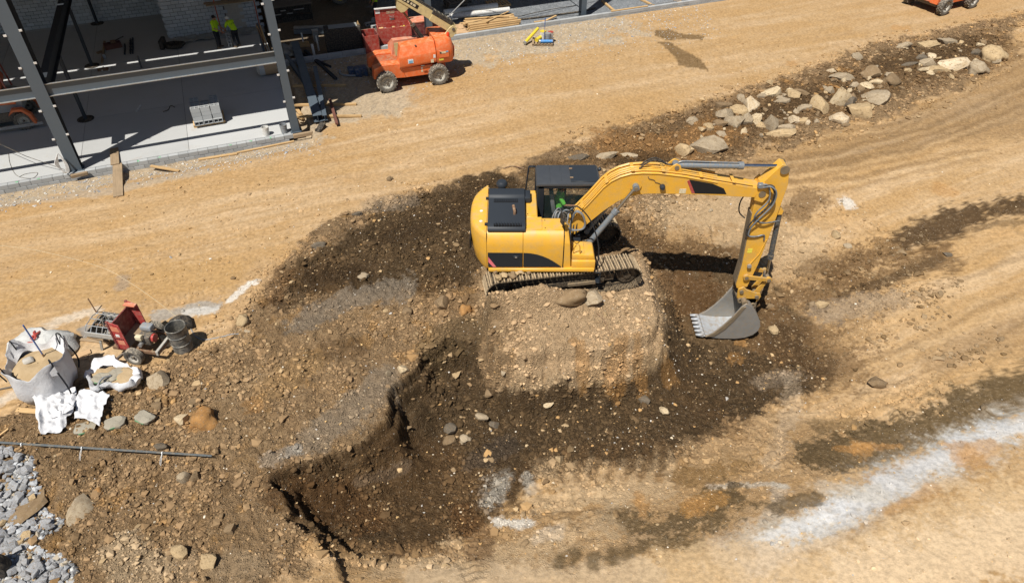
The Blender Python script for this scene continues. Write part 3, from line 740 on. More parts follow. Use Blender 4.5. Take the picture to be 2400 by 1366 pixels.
    # under and beyond the boom
    stroke([(1560, 500), (1700, 495), (1780, 480)], 45, PT, .75); stroke([(1450, 520), (1560, 590), (1740, 600)], 34, BR, .85); stroke([(1560, 660), (1640, 680)], 40, RB, .6); stroke([(1700, 560), (1800, 540), (1900, 560)], 26, PT, .6); stroke([(1860, 500), (1905, 465)], 30, BR, .7); stroke([(1985, 475)], 16, (.6, .6, .58), .6)
    stroke([(1830, 620), (1900, 600)], 40, PT, .5); stroke([(1800, 780), (1900, 800), (1950, 850)], 62, BR, .7, .3, 1.6); stroke([(1840, 790)], 36, DK, .6); stroke([(1880, 840), (1920, 860)], 30, DK, .6); stroke([(1860, 700), (1960, 680), (2100, 640), (2210, 605)], 30, BR, .75, .3, 1.8); stroke([(1890, 640), (2010, 600)], 24, BR, .6, .3, 1.8)
    stroke([(1930, 730), (2000, 720), (2100, 700)], 26, GB, .5); stroke([(1980, 690), (2120, 640), (2200, 605)], 11, DK, .6)
    stroke([(1960, 640), (2080, 590), (2200, 545), (2300, 500), (2430, 478)], 26, BR, .75, .3, 1.8); stroke([(2130, 560), (2250, 505), (2330, 488), (2440, 478)], 24, DK, .8, .3, 1.6); stroke([(2200, 560), (2330, 530), (2440, 520)], 8, DK, .5)
    for L in (((1650, 395), (1950, 360), (2200, 290), (2430, 185)), ((1560, 415), (1900, 400), (2150, 345), (2430, 235)), ((1800, 330), (2100, 290), (2400, 130)), ((1700, 430), (2000, 420), (2300, 350))): stroke(L, 6, BR, .38, .7, 1.5); stroke([(a, b + 20) for a, b in L], 5, BR, .28, .7, 1.5); stroke([(a, b + 11) for a, b in L], 4, LT, .15, .8)
    for L in (((1950, 790), (2100, 720), (2300, 640), (2430, 590)), ((1950, 880), (2100, 820), (2250, 750), (2430, 670)), ((2000, 930), (2150, 880), (2300, 810), (2430, 740))): stroke(L, 6, BR, .32, .8, 1.6); stroke([(a, b + 16) for a, b in L], 6, LT, .15, .9)
    stroke([(2200, 850), (2300, 800), (2430, 760)], 30, MB_, .4)
    # dark band, pale streak
    stroke([(1930, 1065), (2050, 1045), (2200, 992), (2300, 952), (2440, 882)], 44, OL, .92, .3, 1.2); stroke([(1930, 1005), (2060, 1000)], 22, OL, .55); stroke([(1960, 1050), (2100, 1045)], 7, (.36, .2, .07), .6); stroke([(2050, 1120), (2160, 1085)], 14, (.28, .16, .07), .6)
    stroke([(1760, 1325), (1880, 1262), (2000, 1190), (2100, 1135), (2200, 1078), (2320, 1012), (2440, 985)], 46, GR, .55, .7, 1.3); stroke([(1780, 1308), (1880, 1258), (2000, 1188), (2100, 1132), (2200, 1076), (2320, 1012), (2440, 985)], 24, (.50, .505, .51), .78, .9, 1.7)
    stroke([(1690, 1285), (1780, 1250), (1880, 1215)], 34, GR, .65, .7, 1.2); stroke([(1780, 1270), (1860, 1230), (1960, 1180)], 18, WH, .6, .6, 1.4); stroke([(1650, 1134), (1840, 1138)], 8, GR, .7); stroke([(1790, 1230), (1825, 1170), (1840, 1140)], 13, GR, .5); stroke([(1930, 1140), (2050, 1150)], 22, GR, .5)
    stroke([(1800, 1080), (1835, 1010), (1860, 960), (1850, 890)], 18, (.46, .38, .27), .45); stroke([(1790, 900), (1850, 880)], 24, (.42, .35, .26), .35); stroke([(2260, 1065), (2320, 1045)], 16, (.45, .27, .10), .6); stroke([(2080, 1200), (2200, 1150)], 12, (.46, .28, .12), .5)
    # foot of the pit
    stroke([(1500, 1120), (1650, 1075), (1760, 1010)], 50, MB_, .6); stroke([(1600, 1110), (1720, 1080)], 36, (.24, .155, .065), .6); stroke([(1460, 1215), (1560, 1235), (1650, 1205), (1725, 1160)], 42, OL, .85, .3, 1.7); stroke([(1540, 1275), (1630, 1275)], 20, OL, .7); stroke([(1815, 1190), (1900, 1160)], 18, OL, .75); stroke([(1620, 1185), (1680, 1170)], 22, (.42, .24, .08), .6); stroke([(1500, 1170)], 22, (.42, .24, .08), .5)
    stroke([(1290, 1110), (1350, 1140), (1450, 1160)], 30, PT, .6, .8, 1.3); stroke([(1150, 1175), (1175, 1120)], 20, GR, .75, .6, 1.2); stroke([(1240, 1150), (1235, 1115)], 14, GR, .7); stroke([(1170, 1215), (1230, 1225)], 18, (.6, .58, .53), .7); stroke([(1270, 1255), (1300, 1245)], 16, (.6, .58, .53), .6)
    stroke([(1250, 1185), (1400, 1170), (1550, 1145)], 30, (.50, .385, .235), .7, .4, 1.9); stroke([(1040, 1325), (1250, 1275), (1420, 1235)], 40, (.50, .385, .235), .65, .4, 1.9); stroke([(1330, 1110), (1450, 1120), (1560, 1080)], 26, (.44, .32, .18), .6, .4, 2.); stroke([(1640, 1060), (1760, 1050), (1800, 1000)], 34, (.44, .32, .18), .55, .4, 2.)
    for k in range(7): a = 1335 + k * 36; stroke([(a, 1050 - k * 3), (a - 22 + k * 2, 1130 - k * 3)], 7 + 2 * (k % 2), BR, .5, .6, .9); stroke([(a + 17, 1085 - k * 3), (a - 2 + k * 2, 1150 - k * 3)], 7, PT, .45, .6, .9)
    stroke([(1090, 1200), (1130, 1260), (1120, 1300)], 30, RB, .7); stroke([(760, 1265), (900, 1290), (1050, 1300)], 18, MB_, .6); stroke([(900, 1335), (1200, 1330), (1500, 1335)], 30, PT, .6); stroke([(1600, 1350), (2000, 1330), (2420, 1180)], 70, LT, .7); stroke([(2050, 1366), (2420, 1260)], 75, (.68, .55, .37), .7); stroke([(1000, 1366), (1500, 1350)], 40, (.55, .44, .29), .6)
    stroke([(700, 1180), (800, 1185), (860, 1220)], 45, RB, .65); stroke([(900, 1120), (1010, 1080)], 40, (.12, .075, .035), .6); stroke([(1120, 1080), (1190, 1040)], 26, (.075, .062, .048), .6); stroke([(850, 1130), (960, 1095)], 9, (.2, .15, .1), .5)
    for a, b in ((1320, 1310), (1352, 1300), (1395, 1312), (1435, 1305), (1470, 1296), (1500, 1280)): stroke([(a, b - 9), (a - 3, b + 9)], 13, OL, .75, .5, .7)
    # bench
    stroke([(700, 755), (830, 700), (950, 675)], 30, GB, .75); stroke([(740, 1030), (840, 960), (900, 880)], 36, (.33, .275, .20), .7); stroke([(670, 705), (740, 655), (830, 650)], 30, DK, .7); stroke([(640, 690), (660, 640)], 26, RB, .5); stroke([(760, 830), (830, 815)], 30, BR, .55); stroke([(640, 900), (720, 850)], 34, (.42, .275, .12), .4); stroke([(640, 1070), (700, 1060)], 14, (.4, .38, .34), .6)
    stroke([(620, 620), (560, 720), (560, 800)], 30, (.44, .315, .175), .55); stroke([(560, 900), (480, 1000), (600, 1050)], 50, (.40, .29, .165), .4); stroke([(1020, 820), (1060, 780), (1120, 770)], 36, OL, .6); stroke([(290, 1290), (340, 1340)], 42, (.50, .40, .26), .7); stroke([(420, 1340), (600, 1320)], 30, (.46, .36, .23), .5); stroke([(1000, 720), (1080, 700)], 30, (.28, .19, .10), .5)
    stroke([(880, 480), (960, 470)], 26, GB, .4); stroke([(900, 560), (1060, 500), (1180, 430)], 36, DK, .5)
    # mixing place
    stroke([(150, 870), (230, 830), (300, 820)], 44, (.56, .43, .27), .75); stroke([(380, 735), (440, 722), (500, 715)], 16, (.30, .29, .27), .75); stroke([(440, 732), (500, 722)], 12, (.56, .54, .50), .6); stroke([(540, 700), (570, 672), (592, 660)], 8, (.62, .60, .56), .7); stroke([(100, 785), (150, 748), (220, 728)], 12, (.57, .52, .44), .6); stroke([(-40, 950), (40, 922)], 12, (.58, .54, .47), .6)
    stroke([(292, 650), (288, 672)], 10, (.26, .26, .26), .8, .4); stroke([(198, 770), (205, 780)], 10, (.22, .22, .22), .8, .4); stroke([(0, 700), (200, 660), (500, 640)], 50, (.42, .275, .115), .5); stroke([(0, 480), (250, 445), (480, 400)], 16, (.40, .36, .29), .6)
    # tan block of earth the machine stands on
    md = sstep(.46, .36, smd + .10 * nh) * sstep(-1.5, .3, x + .9 * ne2 + .7 * ne + .3 * (y - 17)) * sstep(19.4, 18.4, y)
    mx(md * .97, (.54, .40, .24)); mx(md * sstep(0, .5, n2) * .35, (.43, .305, .17)); mx(md * sstep(.1, .5, n4) * .35, (.62, .48, .30)); mx(md * sstep(.05, .3, smd) * sstep(-.2, .3, n1) * .5, (.40, .25, .10)); mx(md * sstep(.2, .5, smd) * .5, (.43, .355, .225))
    mx(ed(lime, 1.2, .3, .8) * .0, (.60, .59, .57))
    mx(ed(wet, .5, .3, .6), (.20, .135, .065)); mx(ed(wet, .5, .3, .6) * sstep(0, .4, n2) * .5, (.27, .185, .095))
    mx(ed(spot, .9) * .5, (.44, .25, .09))
    mx(stone, (.27, .29, .31)); mx(stone * sstep(0, .5, n2) * .5, (.20, .215, .23)); mx(stone * sstep(.1, .4, n4) * .6, (.40, .42, .44))
    mx(ed(dirtin, .6) * .9, (.17, .14, .10)); mx(ed(dirtin, .6) * sstep(0, .5, n2) * .5, (.25, .21, .16))
    sat = 1 - C.min(1) / C.max(1); C *= 1 - sstep(.2, .5, sat)[:, None] * (1 - np.array([.93, .87, .835])) 
    C *= (1 + .12 * fbm(x * 9, y * 9, 2, 511))[:, None]
    global GCOL
    GCOL = C.reshape(GX.shape + (3,))
    me = bpy.data.meshes.new('ground')
    ny, nx = GX.shape
    me.vertices.add(n)
    co = np.empty((n, 3), np.float32); co[:, 0] = x; co[:, 1] = y; co[:, 2] = GZ.ravel()
    me.vertices.foreach_set('co', co.ravel())
    idx = np.arange(n).reshape(ny, nx)
    q = np.stack([idx[:-1, :-1], idx[:-1, 1:], idx[1:, 1:], idx[1:, :-1]], -1).reshape(-1, 4)
    me.loops.add(q.size); me.loops.foreach_set('vertex_index', q.ravel().astype(np.int32))
    me.polygons.add(len(q)); me.polygons.foreach_set('loop_start', (np.arange(len(q)) * 4).astype(np.int32))
    me.polygons.foreach_set('loop_total', np.full(len(q), 4, np.int32))
    me.polygons.foreach_set('use_smooth', np.ones(len(q), bool))
    me.update()
    at = me.attributes.new('soil', 'FLOAT_COLOR', 'POINT')
    at.data.foreach_set('color', np.concatenate([C, np.ones((n, 1))], 1).astype(np.float32).ravel())
    at = me.attributes.new('rough', 'FLOAT', 'POINT'); at.data.foreach_set('value', np.clip(.16 + .84 * np.maximum(np.maximum(b_, .8 * stone), np.maximum(.75 * md, .45 * ed(brown2, 1.))) + .25 * grav , 0, 1).astype(np.float32))
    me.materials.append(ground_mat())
    struct(put('ground', me))
def ground_mat():
    t = NT('site_soil')
    c = t.attr('soil', 'Color'); ra = t.attr('rough')
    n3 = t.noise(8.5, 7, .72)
    v = t.n.new('ShaderNodeTexVoronoi'); v.inputs['Scale'].default_value = 23; t.l.new(t.co(), v.inputs['Vector'])
    sp = t.sep(v.outputs['Color'])
    c = t.mix(t.step(n3, .36, .60, .5, 0), c, t.mix(.5, c, (0, 0, 0)))  # hollows of the bump darkened: crevice shade put into the soil colour
    c = t.mix(t.step(n3, .54, .74, 0, .45), c, t.mix(.4, c, (.60, .48, .32)))
    peb = t.math('MULTIPLY', t.step(v.outputs['Distance'], .34, .22), t.step(sp[0], .84, .87))
    c = t.mix(t.math('MULTIPLY', peb, .45), c, t.mix(sp[1], (.56, .46, .32), (.36, .33, .29)))
    crumb = t.step(v.outputs['Distance'], .05, .6, 1, 0)
    hgt = t.math('ADD', n3, t.math('MULTIPLY', t.math('MULTIPLY', crumb, sp[2]), .35))
    bp = t.n.new('ShaderNodeBump'); bp.inputs['Distance'].default_value = .17
    t.l.new(ra, bp.inputs['Strength']); t.l.new(hgt, bp.inputs['Height']); t.l.new(bp.outputs[0], t.b.inputs['Normal'])
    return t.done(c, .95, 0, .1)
build_ground()

# ------------------------------------------------------------------ people
def limb(mb, pts, rs, n=8):
    """tapered round-ended tube through joints"""
    P = [Vector(p) for p in pts]
    a, b = (P[0] - P[1]).normalized(), (P[-1] - P[-2]).normalized()
    P = [P[0] + a * rs[0] * .7] + P + [P[-1] + b * rs[-1] * .7]
    mb.tube(P, [rs[0] * .45] + list(rs) + [rs[-1] * .45], n)
def ell(mb, c, r, n=10, m=7, rot=None):
    vs, fs = [], []
    R = rot or Matrix.Identity(4)
    for i in range(m + 1):
        ph = math.pi * i / m
        for k in range(n):
            t = 2 * math.pi * k / n
            p = Vector((r[0] * math.sin(ph) * math.cos(t), r[1] * math.sin(ph) * math.sin(t), r[2] * math.cos(ph)))
            vs.append(R @ p + Vector(c))
    for i in range(m):
        for k in range(n):
            fs.append((i * n + k, (i + 1) * n + k, (i + 1) * n + (k + 1) % n, i * n + (k + 1) % n))
    mb.add(vs, fs)
def fuse(mb, name, mat, parent, voxel=.014):
    """join overlapping pieces into one continuous skin"""
    me = mb.mesh(name, None, 0)
    o = bpy.data.objects.new('tmp', me); COL.objects.link(o)
    md = o.modifiers.new('r', 'REMESH'); md.mode = 'VOXEL'; md.voxel_size = voxel
    sm = o.modifiers.new('s', 'SMOOTH'); sm.iterations = 3; sm.factor = .5
    dg = bpy.context.evaluated_depsgraph_get()
    new = bpy.data.meshes.new_from_object(o.evaluated_get(dg))
    bpy.data.objects.remove(o)
    new.name = name; new.materials.clear(); new.materials.append(M(mat))
    new.polygons.foreach_set('use_smooth', [True] * len(new.polygons))
    return put(name, new, parent)
def person(label, loc, rz, J, shirt, cap, cat='person', capmat='darkcap', emblem=False, brim=True):
    """J: joints in local metres, x = facing, y = left, z = up. keys: hip, chest, neck, head, and per side sh el wr, hp kn an toe"""
    o = thing('person', label, cat, loc, rz)
    V = lambda k: Vector(J[k])
    body = MB()
    hd = V('head')
    limb(body, [V('neck') - Vector((0, 0, .04)), hd - Vector((0, 0, .02))], [.058, .056])
    ell(body, hd + Vector((0, 0, .05)), (.098, .078, .12))
    ell(body, hd + Vector((.03, 0, -.03)), (.068, .058, .065))
    ell(body, hd + Vector((.108, 0, .015)), (.02, .014, .026))                 # nose
    for s in (-1, 1): ell(body, hd + Vector((-.005, s * .082, .02)), (.02, .012, .03))
    ell(body, V('chest'), (.10, .15, .18)); limb(body, [V('hip'), V('chest')], [.12, .12])
    for s in 'lr':
        sg = 1 if s == 'l' else -1
        limb(body, [V('sh' + s), V('el' + s), V('wr' + s)], [.052, .043, .031])
        w, d = V('wr' + s), (V('wr' + s) - V('el' + s)).normalized()
        side = d.cross(Vector((0, 0, 1))); side = side.normalized() if side.length > .1 else Vector((0, 1, 0))
        palm = w + d * .06
        limb(body, [w, palm, w + d * .09], [.030, .040, .036])
        for k, (off, ln) in enumerate(((-.030, .065), (-.011, .082), (.010, .078), (.029, .062))):
            b0 = w + d * .09 + side * off
            limb(body, [b0, b0 + d * ln * .5, b0 + d * ln * .9 + Vector((0, 0, -.028))], [.0105, .0100, .0085], 6)
        limb(body, [w + d * .035 - side * .03 * sg, w + d * .075 - side * .062 * sg, w + d * .105 - side * .066 * sg], [.013, .012, .010], 6)
        limb(body, [V('hp' + s), V('kn' + s), V('an' + s)], [.07, .05, .038])
    fuse(body, 'body', 'skin', o, .012)
    sh = MB()
    limb(sh, [V('hip') + Vector((0, 0, -.02)), (V('hip') + V('chest')) / 2, V('chest')], [.165, .165, .17], 12)
    ell(sh, V('chest') + Vector((0, 0, .02)), (.135, .205, .19))
    limb(sh, [V('shl'), V('neck') - Vector((0, 0, .05)), V('shr')], [.078, .085, .078])
    for s in 'lr':
        a, b = V('sh' + s), V('el' + s)
        limb(sh, [a, a + (b - a) * .45, a + (b - a) * .85], [.082, .076, .07])
    st = fuse(sh, 'shirt', shirt, o, .014)
    if emblem:                                                                   # dark print on the back of the shirt
        pr = MB()
        c = V('chest')
        for y0, z0, w, h, a in ((-.06, .06, .10, .035, .3), (.05, .05, .09, .03, -.2), (-.02, .0, .16, .035, .15), (.04, -.06, .10, .03, .4), (-.06, -.07, .06, .04, -.3)):
            pr.box((c.x - .145, c.y + y0, c.z + z0), (.02, w, h), Matrix.Rotation(a, 4, 'X'))
        pr.build('shirt_print', 'label_black', st, smooth=0)
    tr = MB()
    ell(tr, V('hip') - Vector((0, 0, .03)), (.145, .19, .13))
    for s in 'lr':
        limb(tr, [V('hp' + s), V('kn' + s), V('an' + s) + Vector((0, 0, .02))], [.105, .082, .068])
    fuse(tr, 'trousers', 'trousers', o, .015)
    for s in 'lr':
        bt = MB(); an, to = V('an' + s), V('toe' + s)
        limb(bt, [an + Vector((0, 0, .08)), an + Vector((0, 0, -.02))], [.06, .062]); limb(bt, [an + Vector((-.05, 0, -.055)), (an + to) / 2 + Vector((0, 0, -.035)), to + Vector((-.03, 0, -.0))], [.05, .055, .045])
        fuse(bt, 'boot', 'boot', o, .012)
    cp = MB()
    ell(cp, hd + Vector((-.01, 0, .085)), (.112, .092, .10))
    if brim: ell(cp, hd + Vector((.10, 0, .075)), (.085, .075, .014))
    fuse(cp, 'cap', capmat, o, .012)
    return o

# ------------------------------------------------------------------ excavator
def build_excavator():
    X = thing('excavator', 'yellow crawler excavator with black cab standing on the dirt mound, bucket lowered', 'excavator', EXC)
    YA = math.radians(10)
    # undercarriage, turned 10 degrees against the house
    T = rotz(YA)
    half, r, gau, sw = 2.05, .40, 1.15, .72
    def path(s):
        L = 2 * half; P = 2 * L + 2 * math.pi * r; s %= P
        zc = r + .07
        if s < L: return (-half + s, zc + r, 0.)
        s -= L
        if s < math.pi * r: a = s / r; return (half + r * math.sin(a), zc + r * math.cos(a), a)
        s -= math.pi * r
        if s < L: return (half - s, zc - r, math.pi)
        s -= L; a = s / r
        return (-half - r * math.sin(a), zc - r * math.cos(a), math.pi + a)
    per = 4 * half + 2 * math.pi * r
    ns = 56
    shoe = MB().box((0, 0, .010), (per / ns * .90, sw, .024))
    for k in (-.035, .045): shoe.box((k, 0, .042), (.036, sw * .99, .042))
    shoe_me = shoe.mesh('track_shoe', 'trackdark', 0); shoe_me.materials.append(M('track'))
    for k, f in enumerate(shoe_me.polygons): f.material_index = 0 if k < 6 else 1
    for sg in (-1, 1):
        mb = MB(); mb.T = T
        pts = [path(per * k / 72) for k in range(72)]
        outer = [(x, z) for x, z, _ in pts]
        n = len(outer)
        vs, fs = [], []
        for x, z in outer:
            cx = max(-half, min(half, x)); dx, dz = x - cx, z - (r + .07); l = math.hypot(dx, dz) or 1
            xi, zi = x - dx / l * .07, z - dz / l * .07
            for yy in (sg * gau - .10, sg * gau + .10): vs += [(x, yy, z), (xi, yy, zi)]
        for k in range(n):
            a, b = 4 * k, 4 * ((k + 1) % n)
            fs += [(a, b, b + 2, a + 2), (a + 1, a + 3, b + 3, b + 1), (a, a + 1, b + 1, b), (a + 2, b + 2, b + 3, a + 3)]
        mb.add(vs, fs)
        tr = mb.build('track', 'trackdark', X, smooth=0)
        for k in range(ns):
            x, z, a = path(per * (k + .5) / ns)
            p = T @ Vector((x, sg * gau, z))
            s = put('track_shoe', shoe_me, tr, p)
            s.rotation_euler = (T.to_3x3() @ Matrix.Rotation(a, 3, 'Y')).to_euler()
        fr = MB(); fr.T = T
        fr.bx(-1.62, 1.62, sg * gau - .17, sg * gau + .17, .34, .60); fr.bx(-1.2, 1.3, sg * (gau + .17) - .05, sg * (gau + .17) + .05, .30, .50)
        fr.prism([(-1.5, .60), (1.5, .60), (1.3, .70), (-1.3, .70)], sg * gau - .15, sg * gau + .15)
        fo = fr.build('track_frame', 'trackdark', X, bevel=.015)
        gd = MB(); gd.T = T; gd.bx(.1, 1.0, sg * (gau + .25) - .03, sg * (gau + .25) + .03, .34, .46); gd.build('guard', 'bucketdirt', fo, bevel=.01)
        for x0 in (-half, half):
            w = MB(); w.T = T
            w.lathe([(.06, -.16), (.30, -.15), (.33, -.10), (.33, .10), (.30, .15), (.06, .16)], (x0, sg * gau, r + .07), 22, 'y')
            w.lathe([(.02, -.21), (.12, -.2), (.12, .2), (.02, .21)], (x0, sg * gau, r + .07), 14, 'y')
            w.build('idler' if x0 > 0 else 'sprocket', 'trackdark', X)
        for k in range(7):
            w = MB(); w.T = T
            w.lathe([(.02, -.17), (.085, -.16), (.085, .16), (.02, .17)], (-1.5 + k * .5, sg * gau, .155), 12, 'y'); w.build('track_roller', 'trackdark', X)
    cb = MB(); cb.T = T
    cb.bx(-.75, .75, -.95, .95, .35, .80); cb.lathe([(.02, .80), (.62, .80), (.62, .98), (.02, .98)], (0, 0, 0), 28)
    for a in (-1, 1): cb.beam((.5 * a, -1.1, .5), (.5 * a, 1.1, .5), .3, .25)
    cb.build('carbody', 'trackdark', X, bevel=.02)
    # house
    dk = MB(); dk.bx(-2.15, 1.15, -1.34, 1.38, .98, 1.12); dk.build('deck_frame', 'trackdark', X, bevel=.01)
    def arc_rear(x0, y0, y1, rear, n=9):
        pts = []
        for k in range(n + 1):
            u = -1 + 2 * k / n; yy = (y0 + y1) / 2 + u * (y1 - y0) / 2
            pts.append((x0 - (rear * (1 - abs(u) ** 3.2)) - .02, yy))
        return pts
    cw = MB()
    levels = [(1.02, .34, .10), (1.16, .42, .03), (1.62, .50, 0), (2.22, .50, 0), (2.34, .46, .02), (2.40, .38, .07)]
    ring = []
    for z, rear, ins in levels:
        ring.append([(-2.165, 1.34 - ins, z)] + [(a, b, z) for a, b in reversed(arc_rear(-2.165, -1.40 + ins, 1.34 - ins, rear, 14))] + [(-2.165, -1.40 + ins, z)])
    n = len(ring[0])
    vs = [p for rg in ring for p in rg]; fs = []
    for i in range(len(ring) - 1):
        for k in range(n):
            fs.append((i * n + k, i * n + (k + 1) % n, (i + 1) * n + (k + 1) % n, (i + 1) * n + k))
    fs += [tuple(reversed(range(n))), tuple((len(ring) - 1) * n + k for k in range(n))]
    cw.add(vs, fs)
    c = cw.build('counterweight', 'yellow', X, smooth=50)
    for yy in (-.75, -.2):
        MB().lathe([(.01, 0), (.05, 0), (.05, .012), (.01, .014)], (-2.34, yy, 2.40), 12).build('lifting_cap', 'label_white', c)
    MB().bx(-2.70, -2.655, -.9, .9, 1.5, 1.85).build('rear_stripe', 'label_black', c, smooth=0)
    # hood deck with rounded long edges
    def shell(x0, x1, name, mat='yellow', y0=-1.40, y1=.86, ztop=2.38):
        mb = MB()
        prof = [(y0 + .03, 1.10), (y0, 1.25), (y0, 1.95), (y0 + .03, 2.16), (y0 + .09, ztop - .10), (y0 + .20, ztop), (y1 - .06, ztop), (y1, ztop - .06), (y1, 1.10)]
        mb.prism(prof, x0, x1, 'x'); return mb.build(name, mat, X, smooth=35, bevel=.006)
    p1 = shell(-2.155, -1.075, 'engine_door'); p2 = shell(-1.065, .14, 'pump_door', y1=-.50)
    MB().bx(-1.065, -.62, -.498, .86, 1.12, 2.38).build('centre_deck', 'yellow', X, bevel=.02)
    MB().prism([(-1.40, 1.10), (-1.40, 1.95), (-1.31, 2.28), (-1.2, 2.38), (-.55, 2.38), (-.55, 1.10)], .15, .16, 'x').build('seam_plate', 'black', X, smooth=0)
    fp = MB()
    fp.add([(.17, -1.39, 1.10), (.17, -.62, 1.10), (.17, -.62, 2.36), (.17, -1.22, 2.36), (.17, -1.39, 2.05), (.40, -1.36, 1.10), (.40, -.62, 1.10), (.30, -.62, 2.28), (.30, -1.20, 2.28), (.34, -1.36, 2.0)],
           [(0, 4, 3, 2, 1), (5, 6, 7, 8, 9), (0, 1, 6, 5), (1, 2, 7, 6), (2, 3, 8, 7), (3, 4, 9, 8), (4, 0, 5, 9)])
    fp.build('front_cowl', 'yellow', X, smooth=30, bevel=.012)
    # black band with a curved upper edge, in two panels
    MB().prism([(-2.13, 1.17), (-1.085, 1.17), (-1.085, 1.70), (-2.13, 1.71)], -1.412, -1.397).build('side_band', 'black', p1, smooth=0)
    cur = [(-1.055, 1.17), (.10, 1.17)] + [(.10 - 1.155 * u, 1.17 + .53 * (1 - (1 - u) ** 2.1)) for u in (.04, .12, .22, .34, .48, .64, .82, 1.)]
    MB().prism(cur, -1.412, -1.397).build('side_band', 'black', p2, smooth=0)
    MB().prism([(-2.12, 1.56), (-2.12, 1.36), (-1.98, 1.175), (-1.88, 1.175)], -1.418, -1.40).build('band_slash', 'pink', p1, smooth=0)
    MB().bx(-1.36, -1.20, -1.43, -1.40, 1.50, 1.60).build('door_latch', 'charcoal', p1, bevel=.008)
    MB().bx(-1.31, -1.25, -1.438, -1.425, 1.53, 1.57).build('latch_key', 'galv', p1)
    sk = MB(); sk.bx(-2.12, 1.12, -1.45, -1.30, 1.00, 1.12); sk.build('side_rail', 'yellow', X, bevel=.02)
    # lids on the deck
    for nm, x0, x1, y0, y1 in (('deck_lid', -.98, -.64, -.44, .80), ('deck_lid', -1.04, -.50, -1.18, -.52), ('deck_lid', -.47, .12, -1.18, -.62)):
        l = MB().bx(x0, x1, y0, y1, 2.37, 2.40).build(nm, 'yellow', X, bevel=.006)
        for q in (0, 1): MB().cyl((x0 + .06, y0 + .08 + q * (y1 - y0 - .16), 2.40), (x0 + .06, y0 + .08 + q * (y1 - y0 - .16), 2.412), .016, n=8).build('bolt', 'black', l)
    # black engine cover
    ec = MB()
    prof = [(-1.28, 2.38), (-1.28, 2.44), (-1.22, 2.52), (-1.05, 2.56), (.20, 2.60), (.30, 2.68), (.62, 2.70), (.70, 2.64), (.72, 2.38)]
    ec.prism(prof, -2.13, -1.0, 'x')
    e = ec.build('engine_cover', 'charcoal', X, smooth=35, bevel=.03, seg=2)
    MB().bx(-1.02, -.82, .22, .70, 2.40, 2.60).build('cover_ear', 'charcoal', e, bevel=.03, seg=2)
    MB().bx(-1.96, -1.22, -.02, .17, 2.588, 2.606).build('grille_recess', 'label_black', e, smooth=0)
    for k in range(13): MB().bx(-1.94 + k * .056, -1.93 + k * .056, -.01, .16, 2.600, 2.618).build('grille_bar', 'charcoal', e, smooth=0)
    for k in range(4): MB().bx(-1.95, -1.23, .005 + k * .045, .013 + k * .045, 2.602, 2.622).build('grille_bar', 'charcoal', e, smooth=0)
    for k in range(10):
        MB().box((-1.92 + k * .082, -1.12, 2.548), (.042, .21, .03), Matrix.Rotation(-.24, 4, 'X')).build('louvre', 'label_black', e, smooth=0)
        MB().box((-1.875 + k * .082, -1.12, 2.562), (.022, .23, .05), Matrix.Rotation(-.24, 4, 'X')).build('louvre', 'charcoal', e, bevel=.006)
    ex = MB(); ex.tube([(-1.32, -.62, 2.55), (-1.32, -.62, 2.68), (-1.34, -.55, 2.74), (-1.36, -.44, 2.76)], .045, 10); ex.build('exhaust_pipe', 'rust', e)
    MB().lathe([(.08, 0), (.09, .01), (.02, .012)], (-1.32, -.62, 2.56), 14).build('exhaust_collar', 'black', e)
    for xx in (-2.17, -2.17):
        pass
    for yy in (.45, -.95): MB().bx(-2.22, -2.12, yy - .04, yy + .04, 2.40, 2.47).build('hinge', 'black', e, bevel=.006)
    # pre-cleaner
    pc = MB(); pc.lathe([(.02, 2.2), (.15, 2.2), (.16, 2.45), (.13, 2.52), (.02, 2.52)], (-1.72, .98, 0), 18); pco = pc.build('air_cleaner', 'yellow', X)
    MB().lathe([(.10, 2.52), (.17, 2.54), (.185, 2.60), (.18, 2.68), (.13, 2.74), (.02, 2.76)], (-1.72, .98, 0), 18).build('rain_cap', 'charcoal', pco)
    # far side body under the cab and walkway
    MB().bx(-2.15, -.62, .87, 1.34, 1.12, 2.18).build('left_body', 'yellow', X, bevel=.03)
    MB().bx(-.60, 1.32, .36, 1.42, 1.12, 1.34).build('cab_floor', 'black', X, bevel=.02)
    # machinery bay in front of the hood, by the boom foot
    MB().bx(.17, .75, -.62, .34, 1.12, 1.50).build('swing_motor_bay', 'black', X, bevel=.02)
    MB().bx(-.61, .17, -.49, .34, 1.12, 1.55).build('bay_floor', 'black', X)
    rr = random.Random(3)
    for k in range(9):
        x0 = -.3 + .1 * k; 
        pts = [(x0 + .1, -.30 + rr.uniform(-.1, .1), 1.5), (x0 + .15, -.2, 2.0 + rr.uniform(-.1, .35)), (x0 + .3 + rr.uniform(0, .15), -.1 + rr.uniform(-.1, .3), 2.3 + rr.uniform(-.2, .2)), (x0 + .5, .05, 1.95), (x0 + .55, .1, 1.55)]
        MB().tube(spline(pts, 5), .022, 7).build('hose', rr.choice(['steelgrey', 'blackmat', 'greypl']), X)
    # front tool box and tank
    tb = MB(); tb.bx(.42, 1.14, -1.40, -.62, 1.02, 1.38); tb.prism([(.42, 1.38), (1.14, 1.38), (1.08, 1.56), (.42, 1.60)], -1.34, -.64)
    t = tb.build('tool_box', 'yellow', X, bevel=.03, seg=2)
    MB().bx(.50, .80, -1.28, -.72, 1.58, 1.60).build('lid', 'yellow', t, bevel=.008)
    # step and rails
    st = MB()
    st.tube([(1.16, -1.40, .95), (1.32, -1.42, .95), (1.32, -1.42, .55), (1.20, -1.40, .55)], .018, 6); st.tube([(1.16, -1.05, .95), (1.32, -1.05, .95), (1.32, -1.05, .55), (1.2, -1.05, .55)], .018, 6); st.bx(1.20, 1.36, -1.42, -1.05, .54, .57)
    st.build('step', 'black', X)
